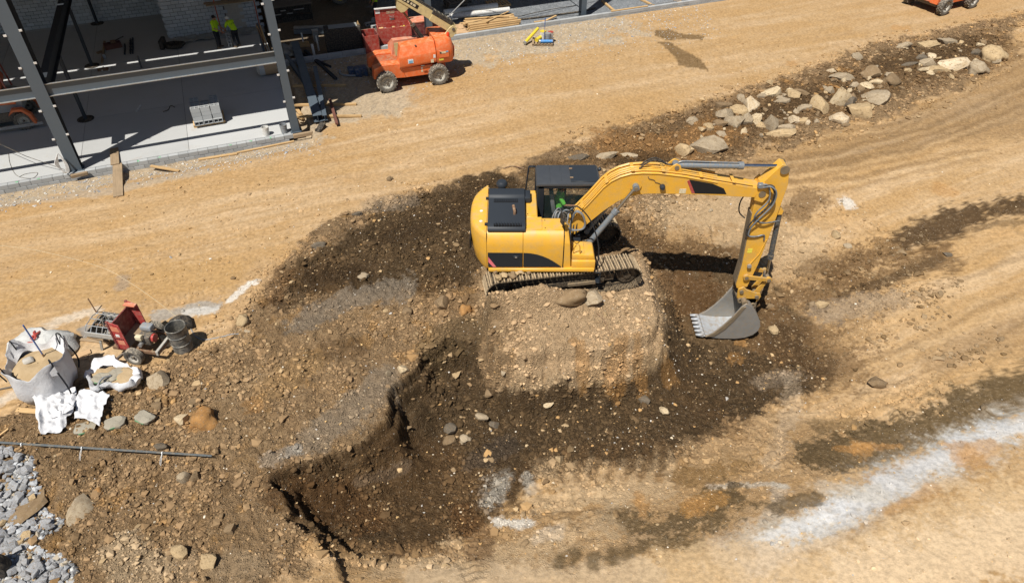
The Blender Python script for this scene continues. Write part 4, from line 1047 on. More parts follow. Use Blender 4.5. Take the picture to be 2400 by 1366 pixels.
    hr = MB(); hr.tube(spline([(.35, -1.30, 1.6), (.34, -1.26, 2.5), (.36, -1.2, 3.12), (.52, -1.18, 3.2), (.9, -1.2, 2.75), (1.2, -1.24, 1.9), (1.24, -1.26, 1.1)], 8), .02, 8); hr.build('handrail', 'black', X)
    MB().tube(spline([(.45, -1.3, 1.6), (.5, -1.36, 1.95), (.62, -1.36, 1.95), (.66, -1.3, 1.6)], 5), .016, 6).build('grab_rail', 'yellow', X)
    mr = MB(); mr.box((.08, -1.22, 2.82), (.06, .24, .40), Matrix.Rotation(.35, 4, 'Z')); mo = mr.build('mirror', 'blackmat', X, bevel=.02)
    MB().tube([(.12, -1.2, 2.75), (.30, -1.25, 2.6), (.34, -1.28, 2.3)], .014, 6).build('mirror_arm', 'steelgrey', mo)
    # cab
    cab = MB(); cab.bx(-.60, 1.28, .36, 1.42, 1.34, 1.95)
    # only the lower shell on the far and rear sides; near side is glazed low
    cab = MB(); cab.bx(-.60, -.48, .38, 1.42, 1.34, 2.9); cab.bx(-.48, 1.28, 1.36, 1.42, 1.34, 1.95); cab.bx(-.48, 1.28, .38, .43, 1.34, 1.70); cab.bx(1.22, 1.28, .43, 1.36, 1.34, 1.75)
    cb = cab.build('cab', 'black', X, bevel=.02)
    for x0, x1, y0, y1 in ((-.62, -.40, .35, .47), (1.20, 1.30, .35, .43), (1.20, 1.30, 1.36, 1.44), (-.62, -.5, 1.36, 1.44), (.30, .38, 1.37, 1.43)):
        MB().bx(x0, x1, y0, y1, 1.3, 2.95).build('pillar', 'black', cb, bevel=.015)
    for y0, y1 in ((.35, .47), (1.36, 1.44)): MB().bx(-.6, 1.3, y0, y1, 2.84, 2.96).build('roof_rail', 'black', cb, bevel=.02)
    rf = MB(); rf.prism([(-.66, 2.93), (-.66, 3.00), (-.60, 3.05), (1.24, 3.06), (1.34, 3.01), (1.34, 2.93)], .32, 1.46)
    ro = rf.build('roof', 'roofgrey', cb, bevel=.04, seg=2)
    MB().bx(.42, 1.26, .40, 1.38, 3.05, 3.085).build('roof_hatch', 'charcoal', ro, bevel=.012)
    for yy in (.62, 1.16): MB().bx(.40, .50, yy - .03, yy + .03, 3.07, 3.10).build('hatch_hinge', 'rust', ro)
    for xx in (-.25, .1): MB().bx(xx, xx + .04, .42, 1.36, 3.05, 3.062).build('roof_rib', 'roofgrey', ro, bevel=.005)
    MB().bx(-.40, 1.20, .392, .402, 1.72, 2.84).build('window', 'glass', cb, smooth=0)
    MB().bx(1.245, 1.255, .43, 1.36, 1.75, 2.88).build('windscreen', 'glass', cb, smooth=0)
    MB().bx(-.47, 1.20, 1.385, 1.395, 1.95, 2.84).build('window', 'glass', cb, smooth=0)
    for yy in (.5, 1.3):
        MB().lathe([(.01, 0), (.06, .01), (.07, .06), (.04, .10), (.01, .11)], (1.34, yy, 2.98), 12, 'x').build('work_light', 'charcoal', cb)
    dr = MB()
    dr.prism([(-1.02, 1.35), (-.66, 1.35), (-.66, 2.98), (-.86, 2.98)], 1.44, 1.48); dr2 = MB()
    fr = MB()
    for a, b in (((-1.04, 1.46, 1.3), (-.86, 1.46, 2.98)), ((-.86, 1.46, 2.98), (-.64, 1.46, 2.98)), ((-.64, 1.46, 1.3), (-.64, 1.46, 2.98)), ((-1.04, 1.46, 1.3), (-.64, 1.46, 1.3)), ((-1.0, 1.46, 1.95), (-.64, 1.46, 1.95))):
        fr.beam(a, b, .05, .07, (0, 1, 0))
    d = fr.build('cab_door', 'black', X, bevel=.008)
    MB().prism([(-.98, 1.98), (-.68, 1.98), (-.68, 2.94), (-.86, 2.94)], 1.455, 1.465).build('door_glass', 'glass', d, smooth=0)
    se = MB(); se.bx(-.05, .45, .62, 1.14, 1.55, 1.78); se.box((-.10, .88, 2.10), (.14, .50, .72), Matrix.Rotation(-.15, 4, 'Y')); se.bx(.0, .4, .7, 1.1, 1.3, 1.56)
    se.build('seat', 'greypl', X, bevel=.04, seg=2)
    for yy in (.55, 1.2):
        a = MB(); a.bx(.05, .55, yy - .06, yy + .06, 1.80, 1.92); a.cyl((.52, yy, 1.9), (.55, yy, 2.1), .02); a.build('joystick_console', 'black', X, bevel=.015)
    # boom
    top = [(.30, 1.72), (.40, 1.95), (.57, 2.27), (.94, 2.74), (1.33, 3.30), (1.55, 3.52), (1.80, 3.67), (2.10, 3.77), (2.44, 3.80), (2.9, 3.79), (3.7, 3.68), (4.71, 3.48), (5.8, 3.28), (6.18, 3.20)]
    bot = [(6.24, 3.05), (6.16, 2.91), (5.53, 2.94), (4.3, 3.02), (3.17, 3.05), (2.7, 3.05), (2.40, 3.02), (2.08, 2.93), (1.80, 2.77), (1.4, 2.42), (.98, 1.98), (.62, 1.58), (.45, 1.48), (.32, 1.55)]
    bm = MB(); bm.prism(top + bot, -.25, .25); boom = bm.build('boom', 'yellow', X, smooth=25, bevel=.012)
    for sg in (-1, 1):
        MB().lathe([(.01, 0), (.17, .0), (.15, .02), (.09, .025), (.085, .05), (.01, .05)], (2.28, .25 if sg > 0 else -.25 - .05, 3.36), 20, 'y').build('boss', 'yellow', boom)
        MB().lathe([(.01, 0), (.11, .0), (.10, .05), (.01, .05)], (6.12, .25 if sg > 0 else -.30, 3.06), 16, 'y').build('boss', 'bucketdirt', boom)
    MB().prism([(3.86, 3.55), (4.57, 3.41), (4.94, 3.24), (5.06, 3.04), (4.09, 3.07)], -.256, -.246).build('boom_band', 'label_black', boom, smooth=0)
    MB().prism([(3.80, 3.50), (3.86, 3.54), (4.10, 3.075), (4.00, 3.075)], -.258, -.246).build('band_slash', 'red', boom, smooth=0)
    MB().prism([(3.62, 3.23), (3.82, 3.23), (3.82, 3.07), (3.62, 3.07)], -.256, -.246).build('warning_label', 'label_cream', boom, smooth=0)
    lg = MB().lathe([(.01, 0), (.05, 0), (.085, .08), (.085, .14), (.01, .15)], (3.08, -.42, 3.33), 14, 'y'); lg.build('work_light', 'charcoal', boom)
    MB().bx(3.04, 3.12, -.40, -.24, 3.30, 3.36).build('light_bracket', 'black', boom)
    MB().tube(spline([(2.62, -.256, 3.66), (2.66, -.26, 3.58), (2.82, -.26, 3.53), (2.86, -.26, 3.46), (2.98, -.26, 3.42), (3.06, -.27, 3.36)], 4), .01, 5).build('light_cable', 'cable', boom)
    # pipes along the boom
    import bisect
    def toff(d, y):
        return [(a, y, b + d) for a, b in top[2:]]
    for k, (y, d) in enumerate(((-.22, .05), (-.15, .07), (-.08, .10), (.16, .06), (.22, .05), (-.255, -.03))):
        e0 = 5.9 - .18 * k
        pts = [p for p in toff(d, y) if p[0] < e0]
        MB().tube(pts, .022, 7).build('hydraulic_pipe', 'yellow', boom)
    for a, b in ((.75, 2.50), (1.42, 3.40), (2.15, 3.79), (3.05, 3.78), (4.2, 3.59), (5.2, 3.40)):
        MB().box((a, -.05, b + .07), (.10, .48, .03), Matrix.Rotation(-.9 if a < 1.2 else -.75 if a < 2 else -.1 if a < 2.5 else .16, 4, 'Y')).build('pipe_clamp', 'yellow', boom, bevel=.006)
    for y in (-.16, -.05): MB().tube(spline([(2.35, y, 3.86), (2.5, y, 4.02), (2.75, y, 4.16), (3.0, y + .05, 4.06), (3.2, 0, 3.92), (3.5, 0, 3.93)], 6), .025, 7).build('hose', 'blackmat', boom)
    for y, zz in ((-.30, 0), (-.36, .05)):
        MB().tube(spline([(.45, y + .1, 2.05), (.55, y - .05, 2.5), (.75, y - .1, 2.42), (.85, y - .1, 2.05), (.72, y - .12, 1.85 + zz), (.35, y - .1, 1.9), (.2, y, 2.2)], 6), .028, 8).build('hose', 'steelgrey', boom)
    def cylinder(name, p0, p1, f, r, y, mat, rod, parent=X):
        p0, p1 = Vector((p0[0], y, p0[1])), Vector((p1[0], y, p1[1])); m = p0.lerp(p1, f); d = (p1 - p0).normalized()
        b = MB(); b.cyl(p0, m, r, n=16); b.cyl(m - d * .12, m + d * .03, r * 1.22, n=16); b.cyl(p0 - Vector((0, r * 1.1, 0)), p0 + Vector((0, r * 1.1, 0)), r * 1.05, n=14)
        o = b.build(name, mat, parent)
        q = MB(); q.cyl(m, p1, r * .55, n=14); q.build('rod', rod, o)
        q = MB(); q.cyl(p1 - Vector((0, r * 1.05, 0)), p1 + Vector((0, r * 1.05, 0)), r * 1.15, n=16); q.build('rod_eye', mat, o)
        return o
    for sg in (-1, 1):
        c = cylinder('boom_cylinder', (1.02, 1.28), (2.28, 3.36), .60, .088, sg * .36, 'steelgrey', 'chrome')
        MB().cyl((2.28, sg * .26, 3.36), (2.28, sg * .5, 3.36), .06, n=12).build('pin', 'bucketdirt', c)
    c = cylinder('stick_cylinder', (3.45, 3.90), (6.62, 3.86), .62, .10, 0., 'steelgrey', 'chrome')
    lug = MB()
    for sg in (-1, 1): lug.prism([(3.15, 3.76), (3.65, 3.68), (3.55, 3.98), (3.42, 4.03), (3.32, 3.96)], sg * .15 - .02, sg * .15 + .02)
    lug.build('cylinder_lug', 'yellow', boom, bevel=.008)
    MB().cyl((3.45, -.19, 3.90), (3.45, .19, 3.90), .07, n=12).build('pin', 'bucketdirt', boom)
    MB().tube(spline([(3.5, -.06, 4.02), (3.7, -.05, 4.06), (4.5, -.05, 4.02), (5.3, -.05, 4.0)], 4), .02, 6).build('cylinder_pipe', 'steelgrey', c)
    # stick
    sR = [(6.52, 4.02), (6.66, 3.98), (6.78, 3.78), (6.86, 3.34), (6.80, 2.17), (6.74, 1.37), (6.65, .29), (6.50, -.66)]
    sL = [(6.16, -.72), (6.10, -.55), (6.13, .29), (6.05, 1.72), (5.99, 2.84), (6.05, 3.35), (6.32, 3.75)]
    sb = MB(); sb.prism(sR + sL, -.19, .19); stick = sb.build('stick', 'yellow', X, smooth=25, bevel=.012)
    for sg in (-1, 1):
        MB().prism([(5.92, 2.84), (6.20, 2.75), (6.40, 3.10), (6.10, 3.45), (5.98, 3.30)], sg * .24 - .04, sg * .24 + .04).build('cheek_plate', 'yellow', stick, bevel=.01)
        MB().lathe([(.01, 0), (.14, 0), (.13, .04), (.06, .06), (.01, .06)], (6.62, .19 if sg > 0 else -.25, 3.86), 18, 'y').build('boss', 'bucketdirt', stick)
    MB().prism([(6.18, .95), (6.33, .95), (6.33, .78), (6.18, .78)], -.196, -.188).build('warning_label', 'label_yellow', stick, smooth=0)
    MB().lathe([(.01, 0), (.07, .0), (.075, .05), (.05, .10), (.01, .12)], (6.34, -.31, .30), 12, 'y').build('grease_lamp', 'galv', stick)
    MB().prism([(6.10, -.6), (6.13, .29), (6.05, 1.72), (6.02, 2.3), (5.985, 2.3), (6.015, 1.72), (6.095, .29), (6.065, -.5)], -.17, .17).build('side_strip', 'bucketdirt', stick, smooth=0)  # brown strip along the left face of the stick
    MB().tube([(6.36, -.20, .30), (6.58, -.205, .75), (6.68, -.205, 1.3)], .02, 6).build('hydraulic_pipe', 'yellow', stick)
    # hoses round the boom end
    for k, (dx, dy) in enumerate(((0, 0), (.05, -.05), (.10, .03), (-.05, .06))):
        MB().tube(spline([(6.02 + dx, -.30 + dy, 3.34), (6.22 + dx, -.40 + dy, 3.42), (6.42 + dx, -.40 + dy, 3.2), (6.42 + dx, -.36 + dy, 2.75), (6.1 + dx * 2, -.33 + dy, 2.25), (5.95 + dx * 2, -.3, 1.85), (6.0 + dx, -.26, 1.52), (6.3, -.24, 1.46), (6.55, -.22, 1.50), (6.6, -.215, 1.30)] if k < 2 else
                         [(5.98 + dx, -.30 + dy, 3.36), (6.25 + dx, -.42 + dy, 3.40), (6.40 + dx, -.40 + dy, 2.9), (6.15 + dx, -.33, 2.45), (6.1, -.28, 2.15), (6.4, -.3, 2.02), (6.9, -.22, 2.05)], 6), .026, 8).build('hose', 'steelgrey' if k % 2 else 'blackmat', stick)
    MB().tube(spline([(5.92, .25, 2.9), (5.72, .22, 2.5), (5.75, .2, 2.1), (5.95, .15, 1.9)], 6), .022, 7).build('hose', 'blackmat', stick)
    MB().bx(5.92, 6.08, -.36, -.22, 3.30, 3.44).build('hose_block', 'steelgrey', boom, bevel=.01)
    bc = cylinder('bucket_cylinder', (6.93, 2.28), (7.12, -.35), .70, .085, 0., 'darksteel', 'chrome')
    MB().prism([(6.76, 2.2), (6.80, 2.55), (7.0, 2.34), (6.98, 2.2)], -.12, .12).build('cylinder_lug', 'yellow', stick, bevel=.01)
    for sg in (-1, 1):
        l1 = MB(); l1.beam((6.36, sg * .24, -.20), (7.12, sg * .24, -.30), .05, .13, (0, 1, 0))
        l1 = MB()
        for a, b in (((6.36, -.20), (7.12, -.30)),):
            l1.prism([(a[0], a[1] - .075), (b[0], b[1] - .065), (b[0], b[1] + .065), (a[0], a[1] + .075)], sg * .24 - .03, sg * .24 + .03)
            l1.cyl((a[0], sg * .24 - .045, a[1]), (a[0], sg * .24 + .045, a[1]), .105, n=16); l1.cyl((b[0], sg * .24 - .045, b[1]), (b[0], sg * .24 + .045, b[1]), .10, n=16)
        l1.build('side_link', 'yellow_dirty', X, smooth=30)
    lk = MB()
    for sg in (-1, 1): lk.prism([(7.04, -.38), (7.20, -.30), (6.95, -1.02), (6.78, -.98)], sg * .13 - .04, sg * .13 + .04)
    lk.build('power_link', 'yellow_dirty', X, bevel=.01)
    for p, w in (((7.12, -.30), .32), ((6.36, -.20), .30), ((6.30, -.76), .36), ((6.86, -.99), .36)):
        MB().cyl((p[0], -w, p[1]), (p[0], w, p[1]), .065, n=14).build('pin', 'bucketdirt', X)
    # bucket
    hw = .55
    prof = [(5.34, -2.60), (5.60, -2.66), (5.95, -2.705), (6.40, -2.715), (6.75, -2.66), (7.00, -2.53), (7.14, -2.33), (7.17, -2.10), (7.10, -1.86), (6.96, -1.60), (6.80, -1.36), (6.66, -1.18), (6.48, -1.08)]
    inner = []
    for i, p in enumerate(prof):
        a = Vector(prof[max(i - 1, 0)]); b = Vector(prof[min(i + 1, len(prof) - 1)]); d = (b - a).normalized()
        inner.append((p[0] - d.y * .045, p[1] + d.x * .045))
    bk = MB(); bk.prism(prof + inner[::-1], -hw, hw)
    bko = bk.build('bucket', 'bucketsteel', X, smooth=35)
    ln = MB(); ln2 = [(a - 0, b) for a, b in inner]
    n = len(ln2); vs = [(a, -hw + .03, b) for a, b in ln2] + [(a, hw - .03, b) for a, b in ln2]
    off = [(inner[i][0] + (inner[i][0] - prof[i][0]) * .12, inner[i][1] + (inner[i][1] - prof[i][1]) * .12) for i in range(n)]
    vs = [(a, -hw + .03, b) for a, b in off] + [(a, hw - .03, b) for a, b in off]
    ln.add(vs, [(i, i + 1, n + i + 1, n + i) for i in range(n - 1)]); ln.build('bucket_lining', 'bucketin', bko, smooth=60)
    for sg in (-1, 1):
        sp = MB(); sp.prism(prof + [(6.34, -1.22), (6.10, -1.72), (5.85, -2.12), (5.60, -2.42)], sg * hw - .022, sg * hw + .022); so = sp.build('side_plate', 'bucketsteel', bko, bevel=.006)
        ce = MB(); ce.prism([(5.36, -2.60), (5.60, -2.42), (5.85, -2.12), (6.10, -1.72), (6.34, -1.22), (6.48, -1.20), (6.22, -1.80), (5.98, -2.22), (5.66, -2.57)], sg * (hw + .035) - .02, sg * (hw + .035) + .02); ce.build('side_cutter', 'bucketdirt' if sg < 0 else 'bucketsteel', so, bevel=.006)
    lip = MB(); lip.bx(5.26, 5.50, -hw, hw, -2.63, -2.585); lip.build('cutting_edge', 'bucketin', bko, bevel=.01)
    for k in range(6):
        y = -hw + .05 + k * (2 * hw - .1) / 5
        t = MB(); t.prism([(5.02, -2.555), (5.04, -2.59), (5.30, -2.67), (5.34, -2.56), (5.28, -2.53)], y - .045, y + .045); t.build('tooth', 'bucketin', bko, bevel=.008)
    tor = MB(); tor.cyl((6.44, -hw + .02, -1.12), (6.44, hw - .02, -1.12), .10, n=14); tor.build('top_tube', 'bucketdirt', bko)
    for sg in (-1, 1):
        er = MB(); er.prism([(6.18, -.66), (6.34, -.58), (6.48, -.70), (6.80, -.83), (6.96, -.86), (7.02, -1.0), (6.96, -1.14), (6.80, -1.4), (6.50, -1.22), (6.20, -1.05)], sg * .27 - .03, sg * .27 + .03); er.build('ear', 'yellow_dirty' if sg < 0 else 'bucketdirt', bko, bevel=.012)
    bd = MB(); bd.prism([(6.30, -1.05), (6.90, -1.05), (6.98, -1.62), (6.7, -1.45), (6.40, -1.3)], -.30, .30); bd.build('hinge_block', 'bucketdirt', bko, bevel=.03)
    for p in ((6.34, -1.14), (6.80, -1.36)): MB().ring((p[0], -.36, p[1]), (p[0], .36, p[1]), .10, .05, 16).build('bush', 'bucketdirt', bko)
    return X
def spline(pts, k=6):
    """Catmull-Rom through points"""
    P = [Vector(p) for p in pts]; P = [P[0] * 2 - P[1]] + P + [P[-1] * 2 - P[-2]]; out = []
    for i in range(1, len(P) - 2):
        p0, p1, p2, p3 = P[i - 1:i + 3]
        for j in range(k):
            t = j / k
            out.append(.5 * ((2 * p1) + (-p0 + p2) * t + (2 * p0 - 5 * p1 + 4 * p2 - p3) * t * t + (-p0 + 3 * p1 - 3 * p2 + p3) * t ** 3))
    out.append(P[-2]); return out
build_excavator()
person('excavator operator in a green shirt and dark cap seated in the cab', EXC + np.array([.10, .88, 1.78]), 0,
       dict(hip=(.05, 0, .10), chest=(.02, 0, .42), neck=(.04, 0, .62), head=(.08, 0, .72), shl=(.03, .20, .56), shr=(.03, -.20, .56), ell=(.18, .28, .30), elr=(.18, -.28, .30), wrl=(.42, .30, .30), wrr=(.42, -.30, .30),
            hpl=(.10, .10, .07), hpr=(.10, -.10, .07), knl=(.52, .14, .10), knr=(.52, -.14, .10), anl=(.58, .14, -.33), anr=(.58, -.14, -.33), toel=(.76, .14, -.38), toer=(.76, -.14, -.38)), 'hivisgreen', True)

# ------------------------------------------------------------------ building: slab, walls, frame
def at_b(s, t, z=0.): return tuple(B(s, t, z))
def build_building():
    o = thing('slab_tmp', 'x', 'x'); bpy.data.objects.remove(o)
    base = MB().bx(-34, 1.93, 30.06, 60, -.30, -.012).build('concrete_slab', 'mortar', None, (0, 0, 0), BA); struct(base)
    ss = [-34, -24.6, -15.8, -11.4, -7.0, -2.75, 1.93]; ts = [30.06, 34.9, 41.3, 48, 60]
    for i in range(len(ss) - 1):
        for j in range(len(ts) - 1):
            g = .008
            MB().bx(ss[i] + g, ss[i + 1] - g, ts[j] + g, ts[j + 1] - g, -.2, 0).build('slab_panel', 'slab', base, smooth=0)
    # block kerb along the slab edge
    blk = MB().box((0, 0, 0), (.392, .19, .19)).mesh('block', 'block', 0, .008)
    def kerb(name, label, s0, s1, t0, zs, mat):
        k = thing(name, label, 'kerb', at_b((s0 + s1) / 2, t0, zs[0]), BA)
        MB().box((0, 0, .1 * len(zs) - .004), (s1 - s0, .15, .2 * len(zs) - .03)).build('mortar_core', 'mortar', k, smooth=0)
        for ci, z in enumerate(zs):
            n = int((s1 - s0) / .4)
            for i in range(n):
                x = -(s1 - s0) / 2 + (i + .5 + (.5 if ci % 2 else 0)) * .4
                if x > (s1 - s0) / 2: continue
                put('block', blk, k, (x + RNG.uniform(-.004, .004), RNG.uniform(-.006, .006), z - zs[0] + .1))
        return k
    # marks sprayed on the kerb top
    kb = kerb('block_kerb', 'grey concrete block kerb along the front of the sunlit slab', -13.0, 1.4, 29.93, [-.385, -.185], 'block')
    for i, px in enumerate((323, 372, 535, 583, 628, 45, 95)):
        s = toB(G(px, 405 - px * .16, .02))[0]
        a = RNG.uniform(0, 3)
        MB().box((s + 5.8, -.02 + RNG.uniform(-.05, .05), .397), (.12, .03, .006), a).box((s + 5.83, RNG.uniform(-.06, .03), .399), (.1, .03, .006), a + 1.2).build('paint_mark', 'marking_green', kb, smooth=0)
    kerb('block_kerb', 'low grey block wall along the gravel bay behind the orange lift', 2.0, 34.0, 37.6, [-.10, .10], 'block')
    # walls
    wblk = MB().box((0, 0, 0), (.382, .19, .182)).mesh('block', 'blockwall', 0, .008)
    wblk2 = MB().box((0, 0, 0), (.19, .382, .182)).mesh('block', 'blockwall', 0, .008)
    w = thing('block_wall', 'long grey concrete block wall at the back of the shaded floor', 'wall', at_b(-3.2, 48.35, 0), BA)
    MB().bx(-20, 0, -.06, .15, 0, 8.2).build('wall_core', 'mortar', w, smooth=0)
    for r in range(11):
        for i in range(24):
            put('block', wblk, w, (-.22 - i * .4 - (.2 if r % 2 else 0), -.02 + RNG.uniform(-.004, .004), .1 + r * .2))
    w = thing('block_wall', 'grey concrete block wall behind the two workers, scaffold planks across it', 'wall', at_b(-3.1, 43.9, 0), BA)
    MB().bx(0.06, 5.04, -.07, 4.4, 0, 8.2).build('wall_core', 'mortar', w, smooth=0)
    for r in range(16):
        for i in range(13):
            x = .2 + i * .4 - (.2 if r % 2 else 0)
            if x < .15: x = .2; 
            if 3.25 < x < 4.2 and .1 < r * .2 < 1.9: continue
            put('block', wblk, w, (x, -.02 + RNG.uniform(-.004, .004), .1 + r * .2))
        for i in range(10): put('block', wblk2, w, (.02, .3 + i * .4 - (.2 if r % 2 else 0), .1 + r * .2))
    # frame
    def column(s, t, wd, label, name='steel_column', h=8.35, d0=.34, d1=.85, tap=True, clips=True):
        c = thing(name, label, 'column', at_b(s, t, 0), BA)
        MB().bx(-wd / 2, wd / 2, 0, .022, 0, h).build('front_flange', 'steel', c, smooth=0)
        MB().prism([(.022, 0), (d0, 0), (d1 if tap else d0, h), (.022, h)], -.008, .008, 'x').build('web', 'steeldark', c, smooth=0)  # web and rear flange in darker steel: their shaded side put into the colour
        dd = d1 if tap else d0
        MB().add([(-wd / 2, d0, 0), (wd / 2, d0, 0), (wd / 2, d0 + .022, 0), (-wd / 2, d0 + .022, 0), (-wd / 2, dd, h), (wd / 2, dd, h), (wd / 2, dd + .022, h), (-wd / 2, dd + .022, h)],
                 [(0, 3, 2, 1), (4, 5, 6, 7), (0, 1, 5, 4), (1, 2, 6, 5), (2, 3, 7, 6), (3, 0, 4, 7)]).build('rear_flange', 'steeldark', c, smooth=0)
        MB().bx(-wd / 2 - .06, wd / 2 + .06, -.06, d0 + .08, .0, .03).build('base_plate', 'steel', c)
        if clips:
            for z in (1.5, 2.7, 4.4, 5.6):
                for sg in (-1, 1): MB().box((sg * (wd / 2 + .04), -.01 - .003 * sg, z + (.12 if sg > 0 else 0)), (.10, .03, .07)).build('girt_clip', 'label_white', c, smooth=0)
        return c
    column(-7.12, 29.98, .46, 'grey tapered steel column at the left of the frame, rope hank at its foot')
    column(1.75, 29.98, .34, 'grey tapered steel column at the slab corner beside two pails')
    column(10.45, 38.05, .34, 'grey steel column behind the cream boom of the orange lift', clips=False)
    column(20.0, 38.05, .32, 'grey steel column rising from the block wall along the gravel bay', clips=False)
    column(28.85, 38.05, .32, 'grey steel column foot at the far right end of the block wall', clips=False)
    g = thing('girt_beam', 'grey steel channel beam spanning the frame between the two front columns', 'beam', at_b(-7.0, 30.0, 3.18), BA)
    MB().bx(-14, 8.6, .10, .115, .03, .47).build('web', 'steel', g, smooth=0)
    MB().bx(-14, 8.6, .03, .115, .472, .49).build('top_flange', 'galv', g, smooth=0)
    MB().bx(-14, 8.6, .0, .115, .01, .028).build('bottom_flange', 'galv', g, smooth=0)
    g = thing('floor_beam', 'dark deep steel beam running back from the left column over round posts', 'beam', at_b(-7.05, 30.90, 3.0), BA)
    MB().bx(-.01, .01, 0, 17.4, .02, .58).build('web', 'steeldark', g, smooth=0)  # whole beam in the darker steel: shadow on it put into the colour
    for z in (0, .582): MB().bx(-.14, .14, 0, 17.4, z, z + .02).build('flange', 'steeldark', g, smooth=0)
    for t, lab in ((34.88, 'dark round steel post nearest the block pallet, on a round base'), (41.35, 'dark round steel post on a round base by the light strip'), (47.98, 'dark round steel post standing against the long block wall')):
        p = thing('steel_post', lab, 'post', at_b(-7.0, t, 0), BA)
        MB().cyl((0, 0, .03), (0, 0, 3.0), .085, n=16).build('shaft', 'steeldark', p)
        MB().cyl((0, 0, 0.002), (0, 0, .03), .36, n=28).build('base_plate', 'blackmat', p)
    rods = [((10.6, 38.2, .35), (19.9, 38.2, 7.6), 'pale tie rod rising to the right from behind the orange lift'), ((19.9, 38.3, .5), (10.6, 38.3, 7.6), 'thin dark tie rod slanting down to the foot of the gravel bay column')]
    for a, b, lab in rods:
        tag(MB().cyl(B(*a), B(*b), .02 if 'dark' in lab else .028, n=8).build('tie_rod', 'steeldark' if 'dark' in lab else 'galv'), lab, 'tie rod')
    r = thing('roof_deck', 'corrugated steel roof deck on purlins over the building frame', 'roof', at_b(0, 0, 8.4), BA)
    MB().bx(-34, 3.25, 29.85, 38.18, 0, .12).build('front_deck', 'galv', r); MB().bx(-34, 45, 38.42, 75, 0, .12).build('main_deck', 'galv', r)
    for s in np.arange(-32, 2, 2.95): MB().bx(s, s + .22, 38.19, 38.41, -.2, .1).build('purlin', 'galv', r)
build_building()

# ------------------------------------------------------------------ small makers
def board(name, label, p0, p1, w, h, mat, cat='plank', group=None, lift=0.):
    """one plank lying from p0 to p1 (bottom centres)"""
    p0, p1 = Vector(p0), Vector(p1); d = p1 - p0; L = d.length
    o = MB().box((0, 0, h / 2), (L, w, h)).build(name, mat, None, (p0 + p1) / 2 + Vector((0, 0, lift)), smooth=0, bevel=min(w, h) * .08)
    o.rotation_euler = (0, -math.asin(d.z / L), math.atan2(d.y, d.x))
    return tag(o, label, cat, group)
def gp(px, py, z=None):
    p = GT(px, py) if z is None else G(px, py, z); return p
def pail(label, p, mat, r=.15, h=.37, lid=None, handle=True, content=None):
    o = thing('pail', label, 'pail', p)
    MB().lathe([(.01, 0), (r * .86, 0), (r * .93, h * .5), (r, h * .9), (r * 1.05, h * .9), (r * 1.05, h), (r * .96, h), (r * .84, .02), (.01, .02)], (0, 0, 0), 22, cap=False).build('bucket_wall', mat, o)
    MB().ring((0, 0, h * .72), (0, 0, h * .76), r * 1.03, r * .9).build('rim_band', mat, o)
    if content: MB().cyl((0, 0, .02), (0, 0, h * .55), r * .84).build('contents', content, o)
    if lid: MB().lathe([(.01, h), (r * 1.07, h), (r * 1.07, h + .03), (.01, h + .035)], (0, 0, 0), 22).build('lid', lid, o)
    if handle: MB().tube(spline([(-r * 1.04, 0, h * .85), (-r * .7, r * .9, h * .6), (0, r * 1.25, h * .45), (r * .7, r * .9, h * .6), (r * 1.04, 0, h * .85)], 5), .006, 5).build('handle', 'galv', o)
    return o
def pallet(label, p, rz, L=1.15, W=1.0, mat='oldwood', group=None, slats=7, tilt=None):
    o = thing('pallet', label, 'pallet', p, rz, group)
    if tilt: o.rotation_euler = tilt
    for y in (-W / 2 + .05, 0, W / 2 - .05): MB().bx(-L / 2, L / 2, y - .025, y + .025, .02, .11).build('stringer', mat, o, smooth=0)
    for k in range(slats):
        x = -L / 2 + .05 + k * (L - .1) / (slats - 1)
        MB().bx(x - .05, x + .05, -W / 2, W / 2, .11, .13).build('slat', mat, o, smooth=0)
    for x in (-L / 2 + .06, 0, L / 2 - .06): MB().bx(x - .05, x + .05, -W / 2, W / 2, 0, .02).build('slat', mat, o, smooth=0)
    return o
def hollow_block_mesh(name='hollow_block', mat='block', L=.39, W=.19, H=.19):
    mb = MB(); w = .032
    mb.bx(-L / 2, L / 2, -W / 2, -W / 2 + w, 0, H); mb.bx(-L / 2, L / 2, W / 2 - w, W / 2, 0, H)
    for x in (-L / 2, -w / 2, L / 2 - w): mb.bx(x, x + w, -W / 2 + w, W / 2 - w, 0.001, H - .001)
    return mb.mesh(name, mat, 0)
HB = hollow_block_mesh()
